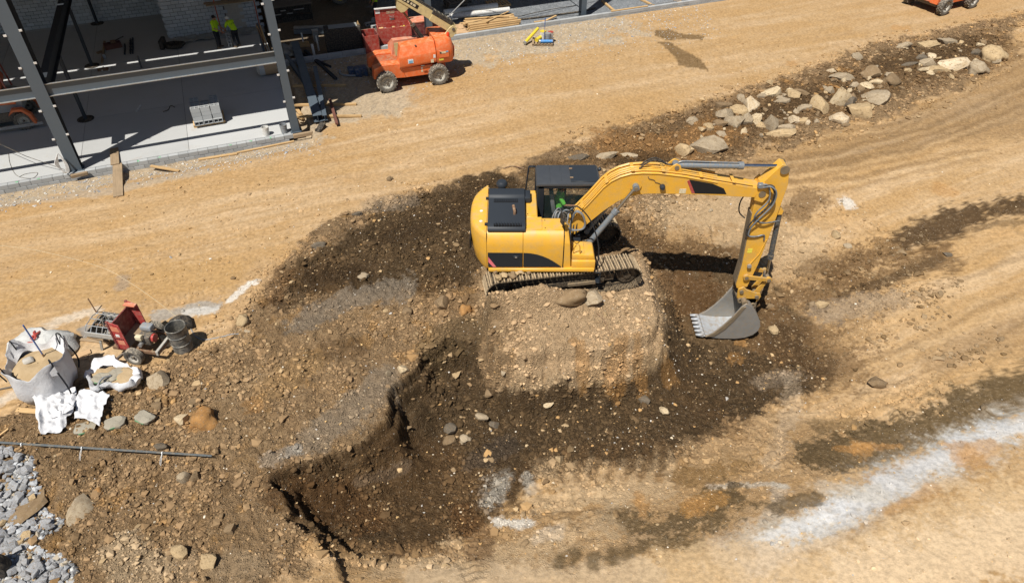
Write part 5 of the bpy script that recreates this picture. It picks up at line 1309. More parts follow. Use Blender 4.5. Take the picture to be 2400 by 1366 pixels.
def wheel(parent, c, r, w, side, lugs=18, tyre='tyre', rim='rim'):
    """wheel with its axle along y; side = -1 shows the outer face towards -y"""
    t = MB()
    t.lathe([(r * .58, -w * .42), (r * .70, -w * .5), (r * .88, -w * .48), (r * .95, -w * .38), (r * .95, w * .38), (r * .88, w * .48), (r * .70, w * .5), (r * .58, w * .42)], (0, 0, 0), 30, 'y', cap=False)
    for k in range(lugs):
        a = 2 * math.pi * k / lugs
        for sg in (-1, 1):
            aa = a + (math.pi / lugs if sg > 0 else 0)
            R = Matrix.Rotation(-aa, 4, 'Y') @ Matrix.Translation((r * .955, sg * w * .24, 0)) @ Matrix.Rotation(sg * .55, 4, 'X')
            t2 = t.T; t.T = R; t.box((0, 0, 0), (r * .09, w * .46, r * .13)); t.T = t2
    o = t.build('wheel', tyre, parent, c, smooth=35)
    y = side * w * .40
    m = MB(); m.lathe([(r * .59, y), (r * .60, y - side * .02), (r * .52, y - side * .03), (r * .46, y - side * w * .28), (r * .16, y - side * w * .24), (.01, y - side * w * .24)], (0, 0, 0), 26, 'y', cap=False); m.build('rim', rim, o)
    m = MB(); m.cyl((0, y - side * w * .26, 0), (0, y + side * .01, 0), r * .15, r * .11, n=14)
    for k in range(8): m.cyl((r * .27 * math.cos(k * .785), y - side * w * .25, r * .27 * math.sin(k * .785)), (r * .27 * math.cos(k * .785), y - side * w * .17, r * .27 * math.sin(k * .785)), r * .03, n=6)
    m.build('hub', 'hub', o)
    return o

# ------------------------------------------------------------------ boom lift
def build_lift(label, loc, rz):
    o = thing('boom_lift', label, 'boom lift', loc, rz)
    for x in (-1.29, 1.29):
        for sg in (-1, 1): wheel(o, (x, sg * 1.18, .5), .5, .36, sg)
        MB().cyl((x, -1.05, .5), (x, 1.05, .5), .12, n=12).bx(x - .18, x + .18, -.75, .75, .36, .62).build('axle', 'hub', o, bevel=.01)
    MB().bx(-.45, 1.2, -.80, .80, .48, .98).build('chassis', 'orangeshade', o, bevel=.02)
    for sg in (-1, 1):
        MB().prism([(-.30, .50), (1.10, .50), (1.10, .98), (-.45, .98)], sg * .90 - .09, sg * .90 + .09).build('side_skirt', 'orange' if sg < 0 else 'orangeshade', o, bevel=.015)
        nose = MB()
        y0, y1 = (-1.0, -.50) if sg < 0 else (.50, 1.0)
        nose.prism([(-1.86, .62), (-.30, .50), (-.52, 1.22), (-1.35, 1.26), (-1.80, 1.12)], y0, y1); nose.build('nose_fender', 'orange', o, bevel=.015, smooth=20)
    MB().prism([(-1.75, .62), (-.40, .55), (-.45, 1.15), (-1.4, 1.18)], -.5, .5).build('nose_deck', 'orangeshade', o, bevel=.02)
    MB().bx(1.15, 1.75, -.85, .85, .55, .9).build('rear_frame', 'orangeshade', o, bevel=.03)
    MB().prism([(-1.20, .86), (-1.12, .92), (-1.12, .89), (-.98, .89), (-.98, .83), (-1.12, .83), (-1.12, .80)], -1.008, -.996).build('arrow_decal', 'label_black', o, smooth=0)
    MB().prism([(-1.32, .90), (-1.22, .90), (-1.22, .82), (-1.32, .82)], -1.008, -.996).build('decal', 'label_cream', o, smooth=0)
    MB().cyl((0, 0, .9), (0, 0, 1.06), .62, n=26).build('turntable', 'hub', o)
    # near hood: faceted
    def hood(name, x0, x1, y0, y1, zt, mat, flip=1, cutl=.18, lift=0.):
        """hood whose outer side has two chamfers; y0 outer edge, y1 inner edge"""
        s = 1 if y1 > y0 else -1
        prof = [(y0 + s * .06, 1.0), (y0, 1.10), (y0 + s * .02, 1.52), (y0 + s * .30, zt - .04), (y1, zt), (y1, 1.0)]
        n = len(prof); vs = []
        for k, x in enumerate((x0, x1)):
            for j, (y, z) in enumerate(prof):
                xx = x
                if k == 0 and z < 1.3: xx = x - cutl * .0
                if k == 0 and z > 1.6: xx = x + cutl
                vs.append((xx, y, z + lift * (x - x0)))
        fs = [tuple(range(n))[::s], tuple(range(n, 2 * n))[::-s]] + [((i, n + i, n + (i + 1) % n, (i + 1) % n) if s > 0 else (i, (i + 1) % n, n + (i + 1) % n, n + i)) for i in range(n)]
        mb = MB(); mb.add(vs, fs); return mb.build(name, mat, o, smooth=20, bevel=.014)
    h1 = hood('side_hood', -.58, 1.26, -1.12, -.34, 2.02, 'orange', lift=.05)
    MB().box((-.02, -1.125, 1.32), (.26, .012, .20)).build('safety_label', 'label_white', h1, smooth=0)
    MB().box((-.02, -1.132, 1.30), (.19, .012, .12)).build('label_print', 'label_blue', h1, smooth=0)
    MB().box((1.16, -1.118, 1.42), (.11, .012, .16)).build('safety_label', 'label_white', h1, smooth=0)
    MB().box((1.04, -1.118, 1.20), (.14, .012, .16)).build('safety_label', 'label_cream', h1, smooth=0)
    MB().box((.55, -1.12, 1.02), (.18, .03, .05)).build('latch', 'hub', h1, bevel=.006)
    MB().box((.32, -.9, 1.98), (.08, .08, .03)).build('latch', 'hub', h1)
    for i, zz in enumerate((.86, .72)): MB().box((.52, -.995, zz), (.09, .01, .09)).build('decal', 'label_cream' if i else 'label_white', o, smooth=0)
    # counterweight
    cw = MB()
    P = [(1.29, -1.10), (1.95, -1.08), (2.12, -.98), (2.22, -.75), (2.26, 0), (2.22, .75), (2.12, .98), (1.95, 1.08), (1.29, 1.10)]
    rings = []
    for z, ins in ((1.0, .10), (1.12, .02), (1.65, .0), (2.02, .22), (2.12, .42)):
        rings.append([(x if x < 1.3 else x - ins * .35, y * (1 - ins * .55), z) for x, y in P])
    n = len(P); vs = [p for r_ in rings for p in r_]
    fs = [(i * n + k, i * n + (k + 1) % n, (i + 1) * n + (k + 1) % n, (i + 1) * n + k) for i in range(4) for k in range(n)] + [tuple(reversed(range(n))), tuple(4 * n + k for k in range(n))]
    cw.add(vs, fs); c = cw.build('counterweight', 'orange', o, smooth=40)
    MB().add([(2.225, -.80, 1.1), (2.27, 0, 1.1), (2.225, .8, 1.1), (2.265, .8, 1.66), (2.31, 0, 1.66), (2.265, -.8, 1.66)], [(0, 1, 4, 5), (1, 2, 3, 4)]).build('faded_panel', 'orangefade', c, smooth=0)
    MB().box((1.64, -1.115, 1.48), (.52, .02, .36)).build('access_panel', 'orange', c, bevel=.01)
    MB().box((1.60, -1.13, 1.55), (.30, .012, .09)).build('decal', 'label_cream', c, smooth=0)
    MB().box((1.48, -1.134, 1.55), (.08, .012, .07)).build('decal', 'label_black', c, smooth=0); MB().box((1.80, -1.13, 1.58), (.12, .012, .06)).build('decal', 'label_blue', c, smooth=0)
    MB().box((1.50, -1.10, 1.20), (.22, .014, .08)).build('decal', 'label_yellow', c, smooth=0)
    # far hood and the well for the boom
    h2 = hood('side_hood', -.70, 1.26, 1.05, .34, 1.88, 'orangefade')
    MB().bx(-.45, 1.24, -.33, .33, 1.02, 1.10).build('well_floor', 'hub', o)
    MB().bx(-.40, .55, -.34, -.31, 1.1, 1.9).build('well_panel', 'cream', o); MB().bx(-.5, .35, .30, .335, 1.1, 1.74).build('well_panel', 'cream', o)
    MB().bx(.75, 1.28, -.26, .26, 1.1, 1.75).build('turret', 'cream', o, bevel=.02)
    MB().cyl((.9, -.2, 1.84), (1.25, -.2, 1.84), .14).build('hydraulic_tank', 'hub', o)
    for sg in (-1, 1): MB().prism([(1.35, 1.9), (2.30, 1.9), (2.52, 2.1), (2.55, 2.35), (2.38, 2.5), (2.2, 2.4), (1.9, 2.1)], sg * .30 - .03, sg * .30 + .03).build('turret_plate', 'cream', o, bevel=.01)
    MB().cyl((2.38, -.36, 2.30), (2.38, .36, 2.30), .08).build('pivot_pin', 'hub', o)
    MB().lathe([(.05, 2.1), (.075, 2.12), (.08, 2.24), (.05, 2.30), (.01, 2.31)], (2.02, -.62, 0), 14).build('beacon', 'beacon', o)
    # boom rising to the left
    A, E = Vector((2.38, 0, 2.30)), math.radians(35.5)
    d = Vector((-math.cos(E), 0, math.sin(E))); u = Vector((math.sin(E), 0, math.cos(E)))
    R = Matrix((d, Vector((0, -1, 0)), u)).transposed().to_4x4(); R.translation = A
    def bp(name, x0, x1, y0, y1, z0, z1, mat, parent=o, bevel=.01):
        mb = MB(); mb.T = R; mb.bx(x0, x1, y0, y1, z0, z1); return mb.build(name, mat, parent, bevel=bevel, smooth=0)
    bo = bp('boom', -.05, 6.2, -.19, .19, -.20, .22, 'cream')
    bp('fly_boom', 6.2, 8.6, -.14, .14, -.14, .15, 'cream', bo)
    bp('base_cover', .12, 1.30, -.235, .235, .08, .30, 'blackmat', bo, .03)
    for k in range(5): bp('cover_mark', .28 + k * .22, .30 + k * .22, -.10, .18, .298, .306, 'label_cream', bo, 0)
    bp('side_plate', -.02, 1.25, .19, .215, -.24, .10, 'cream', bo)
    bp('hose_carrier', 1.35, 6.0, -.05, .13, .22, .33, 'blackmat', bo, .01)
    for y in (-.15, -.11, .16): 
        mb = MB(); mb.T = R; mb.tube([(1.3, y, .25), (6.0, y, .25)], .018, 6); mb.build('hose', 'cable' if y > 0 else 'yellowtube', bo)
    bp('lettering_panel', 2.0, 5.2, .190, .196, -.08, .10, 'label_black', bo, 0)
    for k in range(16): bp('letter', 2.15 + k * .18, 2.25 + k * .18 + .04 * (k % 3 == 0), .194, .199, -.04, .06, 'label_cream', bo, 0)
    lug = MB(); lug.T = R; lug.prism([(2.35, -.2), (3.05, -.2), (2.85, -.55), (2.60, -.62), (2.45, -.5)], -.16, .16); lug.build('cylinder_lug', 'cream', bo, bevel=.02)
    p0 = Vector((1.02, 0, 1.7)); p1 = R @ Vector((2.68, 0, -.45)); m = p0.lerp(p1, .54)
    c = MB().cyl(p0, m, .10, n=16).build('lift_cylinder', 'blackmat', o)
    MB().cyl(m - (p1 - p0).normalized() * .1, m, .125, n=16).build('gland', 'hub', c); MB().cyl(m, p1, .05, n=12).build('rod', 'rust', c)
    return o
LIFT = build_lift('orange boom lift with cream boom parked by the red job box', (-5.22, 34.03, hz(-5.22, 34.03) + .0), math.radians(19.1))
l2 = copy_tree(LIFT); l2.location = (26.6, 45.0, hz(26.6, 45.0)); l2.rotation_euler = (0, 0, math.radians(28))
l2['label'] = 'orange wheeled lift cut off by the top edge at upper right'

# machine at the left edge, under the frame
def build_left_machine():
    p = G(20, 318, 0); o = thing('forklift', 'orange and grey wheeled machine cut off by the left edge under the frame', 'forklift', (p[0] - .70, p[1] + 1.0, 0), BA)
    for x in (-1.0, 1.0):
        for sg in (-1, 1): wheel(o, (x, sg * .78, .40), .40, .30, sg)
    MB().bx(-1.0, 1.0, -.6, .6, .35, .75).build('chassis', 'hub', o, bevel=.02)
    for sg in (-1, 1): MB().prism([(.55, .75), (.75, 1.02), (1.15, 1.0), (1.42, .70), (1.5, .25), (1.38, .25), (1.28, .65), (1.1, .88), (.8, .9)], sg * .85 - .14, sg * .85 + .14).build('fender', 'orange', o, bevel=.02)
    MB().prism([(-.2, .75), (1.15, .75), (1.2, 1.25), (.9, 1.55), (-.2, 1.6)], -.55, .55).build('engine_hood', 'greypl', o, bevel=.05, seg=2)
    MB().bx(-1.5, -.2, -.6, .6, .75, 1.1).build('deck', 'orangeshade', o, bevel=.03)
    MB().bx(-1.3, -.3, -.55, .55, 1.1, 2.1).build('counterweight', 'orangeshade', o, bevel=.06, seg=2)
    for y in (-.5, .5):
        for x in (-.25, .85): MB().beam((x, y, 1.5), (x - .1, y, 2.9), .06, .06).build('guard_post', 'maroon', o)
    MB().bx(-.42, .82, -.56, .56, 2.88, 2.94).build('roof_guard', 'orangeshade', o, bevel=.02)
    for k in range(5): MB().beam((-.9, -.4 + k * .2, 2.1), (-1.1, -.4 + k * .2, 3.3), .03, .03).build('rack_bar', 'label_white', o)
    MB().prism([(-.9, 1.6), (.55, 1.6), (.75, 2.1), (.5, 2.75), (-.6, 2.8), (-1.0, 2.3)], -.48, .48).build('cab_shell', 'orangeshade', o, bevel=.06, seg=2)
    MB().bx(.1, .62, -.52, -.49, 1.8, 2.5).build('cab_panel', 'maroon', o)
    MB().prism([(.2, 1.15), (.95, 1.1), (1.0, 1.5), (.3, 1.62)], -.62, -.5).build('side_panel', 'orange', o, bevel=.02)
    MB().bx(-1.6, 1.7, -.95, -.85, .16, .30).build('side_bar', 'galv', o, bevel=.01)
build_left_machine()

def build_telehandler():
    p = G(796, 14, 0); o = thing('telehandler', 'dark machine with a yellow-rimmed tyre at the top edge in the shade', 'telehandler', (p[0], p[1] + .3, 0), BA + .1)
    for x in (0, 2.6):
        for y in (0, 1.9): wheel(o, (x, y, .62), .62, .42, -1 if y == 0 else 1, rim='yellowtube')
    MB().bx(-.6, 3.3, .35, 1.6, .6, 1.3).build('chassis', 'blackmat', o, bevel=.04)
    MB().bx(.6, 3.2, .3, 1.0, 1.3, 2.3).build('body', 'black', o, bevel=.05)
    MB().beam((-1.2, 1.3, 1.5), (3.4, 1.3, 2.1), .4, .45).build('boom', 'black', o, bevel=.02)
build_telehandler()

# ------------------------------------------------------------------ workers
STAND = dict(hip=(0, 0, .95), chest=(.03, 0, 1.28), neck=(.04, 0, 1.50), head=(.07, 0, 1.60), shl=(.02, .20, 1.43), shr=(.02, -.20, 1.43), ell=(.05, .27, 1.14), elr=(.05, -.27, 1.14), wrl=(.20, .26, .92), wrr=(.20, -.26, .92),
             hpl=(0, .10, .90), hpr=(0, -.10, .90), knl=(.03, .12, .50), knr=(.03, -.12, .50), anl=(0, .13, .09), anr=(0, -.13, .09), toel=(.19, .15, .04), toer=(.19, -.15, .04))
def pose(**k): d = dict(STAND); d.update(k); return d
p = G(515, 112, 0)
person('worker in a lime shirt and dark cap, left of the pair at the block wall', p, math.radians(-8), pose(ell=(.12, .26, 1.16), elr=(.14, -.28, 1.15), wrl=(.46, .10, .98), wrr=(.48, -.16, .95), chest=(.05, 0, 1.27), head=(.11, 0, 1.58)), 'hivis', True)
p = G(558, 110, 0)
person('worker in a lime shirt with dark back print and pale cap bending to a block', p, math.radians(150), pose(hip=(-.06, 0, .95), chest=(.12, 0, 1.22), neck=(.25, 0, 1.37), head=(.33, 0, 1.43), shl=(.20, .20, 1.32), shr=(.20, -.20, 1.32), ell=(.33, .24, 1.08), elr=(.30, -.26, 1.05), wrl=(.48, .18, .92), wrr=(.36, -.22, .82)), 'hivis', True, capmat='whitecap', emblem=True)
p = G(883, 42, 0)
person('worker in a lime shirt cut off by the top edge behind the job box', p, math.radians(200), pose(knl=(.12, .14, .52), anl=(.16, .15, .09), toel=(.34, .17, .04), anr=(-.12, -.13, .09), toer=(.06, -.15, .04)), 'hivis', False)
def blk(label, p, rot, group=None):
    return tag(put('concrete_block', HB, None, p, rot), label, 'block', group)
p = G(541, 112, 0)
blk('pale hollow block stood on end between the two workers', p + np.array([0, 0, .20]), (math.pi / 2, 0, BA + .1)).rotation_euler = (0, math.pi / 2, BA + math.pi / 2)
o = blk('grey hollow block balanced on the block between the two workers', p + np.array([0, 0, .60]), (0, 0, 0)); o.rotation_euler = (0, math.pi / 2, BA + math.pi / 2)
for (a, b), lab, zz, r in (((862, 60), 'hollow block lying left of the worker behind the job box', 0, .3), ((872, 52), 'hollow block standing nearest the boots of the worker behind the job box', 0, 1.2), ((876, 66), 'hollow block lying behind the left end of the job box lid', 0, .4)):
    o = blk(lab, G(a, b, zz) + np.array([0, 0, .1]), (math.pi / 2, 0, BA + r))
# ------------------------------------------------------------------ scaffold, panel, sheeting by the second wall
sc = thing('scaffold_frame', 'orange scaffold posts with brackets carrying two planks against the block wall', 'scaffold', at_b(-.45, 43.25, 0), BA)
for x in (0.15, 2.25):
    MB().cyl((x, 0, 0), (x, 0, 2.9), .03, n=8).build('post', 'orangeshade', sc); MB().beam((x, -.25, 1.72), (x, .5, 1.72), .05, .05).build('bracket', 'orangeshade', sc)
    MB().beam((x, .48, 1.7), (x, 0, 1.2), .03, .03).build('brace', 'orangeshade', sc)
board('plank', 'front scaffold plank across the block wall above the workers', B(-.75, 43.05, 1.76), B(1.75, 43.05, 1.76), .26, .045, 'oldwood')
board('plank', 'rear scaffold plank against the block wall above the workers', B(-.85, 43.40, 1.76), B(1.75, 43.40, 1.76), .26, .045, 'oldwood')
o = tag(MB().box((0, 0, .85), (.98, .03, 1.66)).build('stained_panel', 'cement', None, at_b(.65, 43.80, .02), BA, bevel=.004), 'stained grey board set in the block wall beside the workers', 'board')
def sheet(name, label, cat, pts, mat, amp=.06, seed=1, n=22, m=12, thick=.01, drape=None):
    """crumpled sheet over a quadrilateral of ground points"""
    a, b, c, d = [np.asarray(p, float) for p in pts]
    U, W = np.meshgrid(np.linspace(0, 1, n), np.linspace(0, 1, m))
    P = (a[None, None] * (1 - U)[..., None] + b * U[..., None]) * (1 - W)[..., None] + (d * (1 - U)[..., None] + c * U[..., None]) * W[..., None]
    X, Y = P[..., 0], P[..., 1]
    P[..., 0] += .07 * fbm(X * 1.7, Y * 1.7, 2, seed + 5); P[..., 1] += .07 * fbm(X * 1.7, Y * 1.7, 2, seed + 9)
    r = np.abs(fbm(X * 2.2 + Y, Y * 2.2 - X, 3, seed)) 
    P[..., 2] += amp * (1 - np.clip(r * 2.6, 0, 1)) + .02 + amp * .22 * fbm(X * 5, Y * 5, 2, seed + 3)
    if drape is not None: P[..., 2] += drape(U, W)
    vs = [tuple(p) for p in P.reshape(-1, 3)]; fs = [(j * n + i, j * n + i + 1, (j + 1) * n + i + 1, (j + 1) * n + i) for j in range(m - 1) for i in range(n - 1)]
    o = MB().add(vs, fs).build(name, mat, smooth=60)
    md = o.modifiers.new('t', 'SOLIDIFY'); md.thickness = thick
    return tag(o, label, cat)
sheet('plastic_sheet', 'crumpled grey plastic sheeting along the foot of the block wall behind the workers', 'sheeting', [B(-2.9, 42.75, 0), B(2.0, 42.75, 0), B(2.0, 43.7, 0), B(-2.9, 43.7, 0)], 'sheet', .12, 3, 60, 14)
st = thing('stake_bundle', 'bundle of orange stakes standing behind the slab corner column', 'stakes', at_b(1.75, 39.6, 0), BA)
for k in range(10): MB().beam((RNG.uniform(-.15, .15), RNG.uniform(-.12, .12), 0), (RNG.uniform(-.28, 0), RNG.uniform(-.1, .2), 1.55 + RNG.uniform(-.2, .2)), .035, .025).build('stake', 'rust' if k % 3 == 0 else 'pine', st)
MB().box((-.18, .1, .8), (.12, .14, 1.6), .2).build('stub_post', 'steel', st, bevel=.01)
r = thing('wrapped_roll', 'brown paper roll wrapped in plastic behind the slab corner column', 'roll', G(628, 180, 0) + np.array([0, .3, .33]), BA)
MB().cyl((-.48, 0, 0), (.5, 0, 0), .33, n=26).build('paper', 'cardboard', r)
MB().lathe([(.02, -.60), (.16, -.56), (.30, -.50), (.345, -.44), (.345, -.2), (.332, -.2)], (0, 0, 0), 22, 'x', cap=False).build('plastic_end', 'plastic', r)
t = thing('trestle_table', 'dark trestle table in the shade with a pale top and clutter below', 'table', at_b(3.4, 44.2, 0), BA)
MB().bx(-1.0, 1.6, -.45, .7, .95, 1.02).build('table_top', 'greywood', t, bevel=.006); MB().bx(-.95, 1.5, -.35, .6, .38, .41).build('shelf', 'blackmat', t); MB().bx(-.95, 1.5, -.2, .6, .0, .95).build('shade_filler', 'blackmat', t)  # black shelf and filler box: shade under the table top put into the colour
for x in (-.92, 1.5):
    for y in (-.38, .6): MB().bx(x - .03, x + .03, y - .03, y + .03, 0, .95).build('leg', 'blackmat', t)
for k, (x, w, zz) in enumerate(((-.5, .5, .55), (.25, .35, .55), (.8, .6, .72), (-.1, .3, .74))): MB().bx(x - w / 2, x + w / 2, -.48, -.44, zz, zz + .05).build('rail', 'galv', t)
tag(MB().cyl((0, 0, 0), (.03, 0, 1.3), .035).build('marker_pole', 'redpl', None, G(722, 20, 0), 0), 'red pole with a white band standing at the corner of the shaded table', 'pole')
# ------------------------------------------------------------------ things on the slab
tb = thing('tool_tray', 'open brown wooden tool tray with tools on the shaded slab', 'tool tray', G(266, 112, 0), BA + .2)
MB().bx(-.42, .42, -.22, .22, 0, .02).build('bottom', 'oldwood', tb)
for y in (-.22, .22): MB().bx(-.42, .42, y - .012, y + .012, 0, .26).build('side', 'redwood', tb)
for x in (-.42, .42): MB().bx(x - .012, x + .012, -.2, .2, 0, .26).build('end', 'redwood', tb)
MB().beam((-.1, .1, .24), (.7, .35, .36), .05, .04).build('tool_handle', 'blackmat', tb); MB().bx(-.05, .2, .05, .2, .2, .34).build('tool_head', 'rust', tb)
lr = thing('rail_bundle', 'dark steel rails laid side by side on the shaded slab', 'rails', G(306, 128, 0), BA)
for k, (x, l) in enumerate(((0, 2.2), (.12, 2.3), (-.28, 1.5))): MB().bx(x - .035, x + .035, 0, l, 0, .10).build('rail', 'steeldark', lr, bevel=.01)
for y in (.3, .8, 1.3, 1.8): MB().bx(-.04, .16, y, y + .05, .10, .13).build('cross_tie', 'steeldark', lr)
o = MB().cyl((0, 0, 0), (-.02, .05, .62), .05, n=12).build('stub_pipe', 'darksteel', None, G(332, 160, 0)); tag(o, 'short dark blue pipe standing on the slab beside the light strip', 'pipe')
o = board('timber_post', 'pale timber lying on the slab beside the round post base', G(240, 150, 0), G(246, 100, 0), .10, .10, 'oldwood', 'timber')
tag(MB().box((0, 0, .05), (.30, .12, .1)).build('timber_offcut', 'oldwood', None, G(234, 125, 0), 1.0, bevel=.006), 'small pale timber offcut on the slab beside the long timber', 'timber')
tag(MB().box((0, 0, .12), (.16, .12, .24)).build('small_carton', 'greypl', None, G(247, 138, 0), BA, bevel=.01), 'small pale carton against the timber on the shaded slab', 'carton')
for (a, b), lab in (((240, 168), 'left short white tube on the slab next to the round post base'), ((256, 168), 'right short white tube on the slab next to the round post base')):
    tag(MB().cyl((0, 0, .04), (-.12, .42, .06), .035, n=12).build('plastic_tube', 'whitepl', None, G(a, b, 0)), lab, 'tube')
tag(MB().box((0, 0, .05), (.5, .22, .1)).build('wood_crate', 'rust', None, G(240, 167, 0) + np.array([0, .1, 0]), BA, bevel=.01), 'small brown crate under the white tubes on the slab', 'crate')
tag(MB().cyl((0, 0, .02), (-.05, .62, .03), .035, n=12).build('plastic_tube', 'whitepl', None, G(320, 262, 0)), 'single white tube lying on the shaded slab in front of the channel beam', 'tube')
h = thing('hose_coil', 'coil of black hose lying at the end of the block wall', 'hose', G(408, 112, 0), 0)
for k in range(5):
    pts = [(( .42 + .03 * k) * math.cos(a) + .03 * k, (.30 + .02 * k) * math.sin(a), .03 + .045 * k + .01 * math.sin(3 * a)) for a in np.linspace(0, 6.28, 26)]
    MB().tube(pts, .028, 7).build('hose_turn', 'blackmat', h)
MB().box((-.55, -.02, .25), (.22, .8, .5), .15).build('hose_reel', 'blackmat', h, bevel=.06, seg=2)
tag(MB().tube(spline([G(382, 262, .02), G(394, 258, .04), G(400, 248, .05), G(410, 252, .02)], 6), .018, 6).build('cable_offcut', 'cable'), 'short black cable curled on the shaded slab left of the block pallet', 'cable')
# block stack on a pallet
pp = (G(455, 300, 0) + G(530, 292, 0)) / 2; pb = np.array([pp[0], pp[1], 0]) + BN * .62
pallet('pale pallet under the stack of hollow blocks on the slab', tuple(pb), BA, 1.36, 1.14, 'pine')
def stack():
    n = 0
    for lay in range(4):
        for row in range(6):
            for i in range(3):
                if lay == 3 and row in (3, 4) and i == 1: continue
                if lay == 3 and row == 5 and i == 1: continue
                z = .135 + lay * .195
                p = B((i - 1) * .412, (row - 2.5) * .20, z)
                pos = np.array([pb[0], pb[1], 0]) + p + np.array([RNG.uniform(-.008, .008), RNG.uniform(-.008, .008), 0])
                if lay == 0: 
                    o = blk('grey hollow concrete block stacked on the pallet on the slab', pos + np.array([0, 0, .095]) - BN * 0, None, 'blocks on the slab pallet'); o.rotation_euler = (math.pi / 2, 0, BA)
                else: blk('grey hollow concrete block stacked on the pallet on the slab', pos, BA + RNG.uniform(-.025, .025), 'blocks on the slab pallet')
                n += 1
stack()
pail('white plastic pail on the sunlit slab next to the grey pail', G(625, 317, 0), 'whitepl', .155, .40, content='cement')
pail('grey plastic pail beside the foot of the corner column', G(667, 311, 0), 'greypl', .155, .40)
tag(MB().box((0, 0, .09), (.85, .14, .17)).build('timber_block', 'oldwood', None, at_b(2.0, 29.72, -.12), BA, bevel=.01), 'timber block laid against the foot of the corner column', 'timber')
tag(MB().box((0, 0, .07), (.62, .14, .13)).build('timber_block', 'oldwood', None, at_b(-7.0, 29.70, -.10), BA + .08, bevel=.01), 'timber block laid against the foot of the left column', 'timber')
board('plank', 'wide weathered plank ramp leading up onto the sunlit slab', gp(278, 462) + np.array([0, 0, .01]), B(-5.55, 29.85, .035), .36, .05, 'oldwood')
board('plank', 'short plank end lying flat on the slab at the top of the ramp', B(-5.62, 29.75, .09), B(-5.72, 31.4, .005), .33, .045, 'oldwood')
for a, b, lab, w in (((357, 399), (421, 403), 'short pale board on the gravel strip before the slab kerb', .13), ((466, 376), (557, 362), 'left of the two end-to-end boards below the slab kerb', .14), ((556, 360), (690, 333), 'right, longer of the two end-to-end boards below the slab kerb', .10)):
    p0, p1 = gp(*a), gp(*b); m = max(p0[2], p1[2]) + .015; p0[2] = p1[2] = m
    board('plank', lab, p0, p1, w, .05, 'pine')
hk = thing('rope_hank', 'hank of pale blue rope hung on the foot of the left column', 'rope', at_b(-7.45, 29.9, 0), BA)
for k in range(7): MB().tube(spline([(0, -.05, .95), (-.10 - .02 * k, -.12 - .01 * k, .55), (-.04 + .02 * k, -.16, .12), (.09 + .015 * k, -.10, .45), (.02, -.03, .93)], 6), .014, 6).build('rope_loop', 'galv' if k % 2 else 'label_white', hk)
tag(MB().tube([G(-60, 310, .9), G(60, 366, .55), at_b(-7.4, 29.95, .10)], .011, 6).build('guy_wire', 'cable'), 'thin guy wire running to the foot of the left column', 'wire')
tag(MB().tube(spline([G(20, 360, .01), G(24, 385, .01), G(40, 412, .01), G(75, 418, .01), G(88, 405, .01), G(60, 408, .01), G(45, 415, .01)], 6), .009, 5).build('loose_wire', 'cable'), 'loose wire curled on the sunlit slab at the left edge', 'wire')
# ------------------------------------------------------------------ steel and timber lying right of the slab
def lying_I(name, label, a, b, w, h, mat='steel', z0=.12, rot=0):
    p0, p1 = np.array(gp(*a)), np.array(gp(*b)); p0[2] = hz(p0[0], p0[1]); p1[2] = hz(p1[0], p1[1]); z = max(p0[2], p1[2]) + z0
    L = float(np.hypot(*(p1 - p0)[:2])); m = (p0 + p1) / 2
    o = thing(name, label, 'beam', (m[0], m[1], z), math.atan2(p1[1] - p0[1], p1[0] - p0[0]))
    MB().bx(-L / 2, L / 2, -w / 2, w / 2, h - .018, h).build('top_flange', mat, o, smooth=0); MB().bx(-L / 2, L / 2, -w / 2, w / 2, 0, .018).build('bottom_flange', mat, o, smooth=0)
    MB().bx(-L / 2, L / 2, -.008, .008, .018, h - .018).build('web', mat, o, smooth=0)
    return o
i1 = lying_I('steel_beam', 'wide grey steel beam lying on timbers right of the corner column, end plate nearest', (748, 292), (694, 116), .40, .32)
MB().bx(-4.05, -3.85, -.12, .12, .05, .09).build('end_plate', 'blackmat', i1)
pa = gp(752, 304); tag(MB().box((0, 0, .12), (.28, .55, .06), Matrix.Rotation(.35, 4, 'X')).bx(-.13, -.07, -.25, .28, .0, .12).bx(.07, .13, -.25, .28, .0, .12).build('steel_bracket', 'blackmat', None, pa, -.35, bevel=.008), 'black slotted steel bracket on the ground at the beam end', 'bracket')
lying_I('steel_beam', 'narrow grey steel beam lying right of the wide beam', (764, 290), (741, 172), .20, .26)
lying_I('steel_beam', 'slanting grey steel beam crossing under the wide beam', (763, 268), (672, 140), .18, .20, z0=.10)
for a, b, lab in (((788, 188), (716, 122), 'left of the two black steel rails on the shaded gravel'), ((776, 160), (702, 126), 'right upper of the two black steel rails on the shaded gravel')):
    p0, p1 = gp(*a), gp(*b); board('steel_rail', lab, p0, p1, .16 if 'left' in lab else .08, .12, 'steeldark', 'rail')
for a, b, lab in (((690, 219), (811, 203), 'rear support timber under the grey steel beams'), ((690, 266), (836, 247), 'middle support timber under the grey steel beams'), ((695, 293), (848, 275), 'front support timber under the grey steel beams')):
    p0, p1 = gp(*a), gp(*b); z = max(p0[2], p1[2]); p0[2] = p1[2] = z; board('support_timber', lab, p0, p1, .11, .11, 'pine', 'timber')
p0, p1 = gp(775, 242), gp(791, 299); p0[2] = p1[2] = max(p0[2], p1[2]) + .115; board('maroon_timber', 'dark maroon timber laid across the ends of the support timbers', p0, p1, .13, .10, 'redwood', 'timber')
for k, (a, b) in enumerate((((688, 250), (706, 276)), ((690, 275), (712, 286)))):
    p0, p1 = gp(*a), gp(*b); p0[2] = p1[2] = max(p0[2], p1[2]) + .12; board('timber_wedge', ('upper', 'lower')[k] + ' pale offcut wedged beside the corner column', p0, p1, .16, .08, 'pine', 'timber')
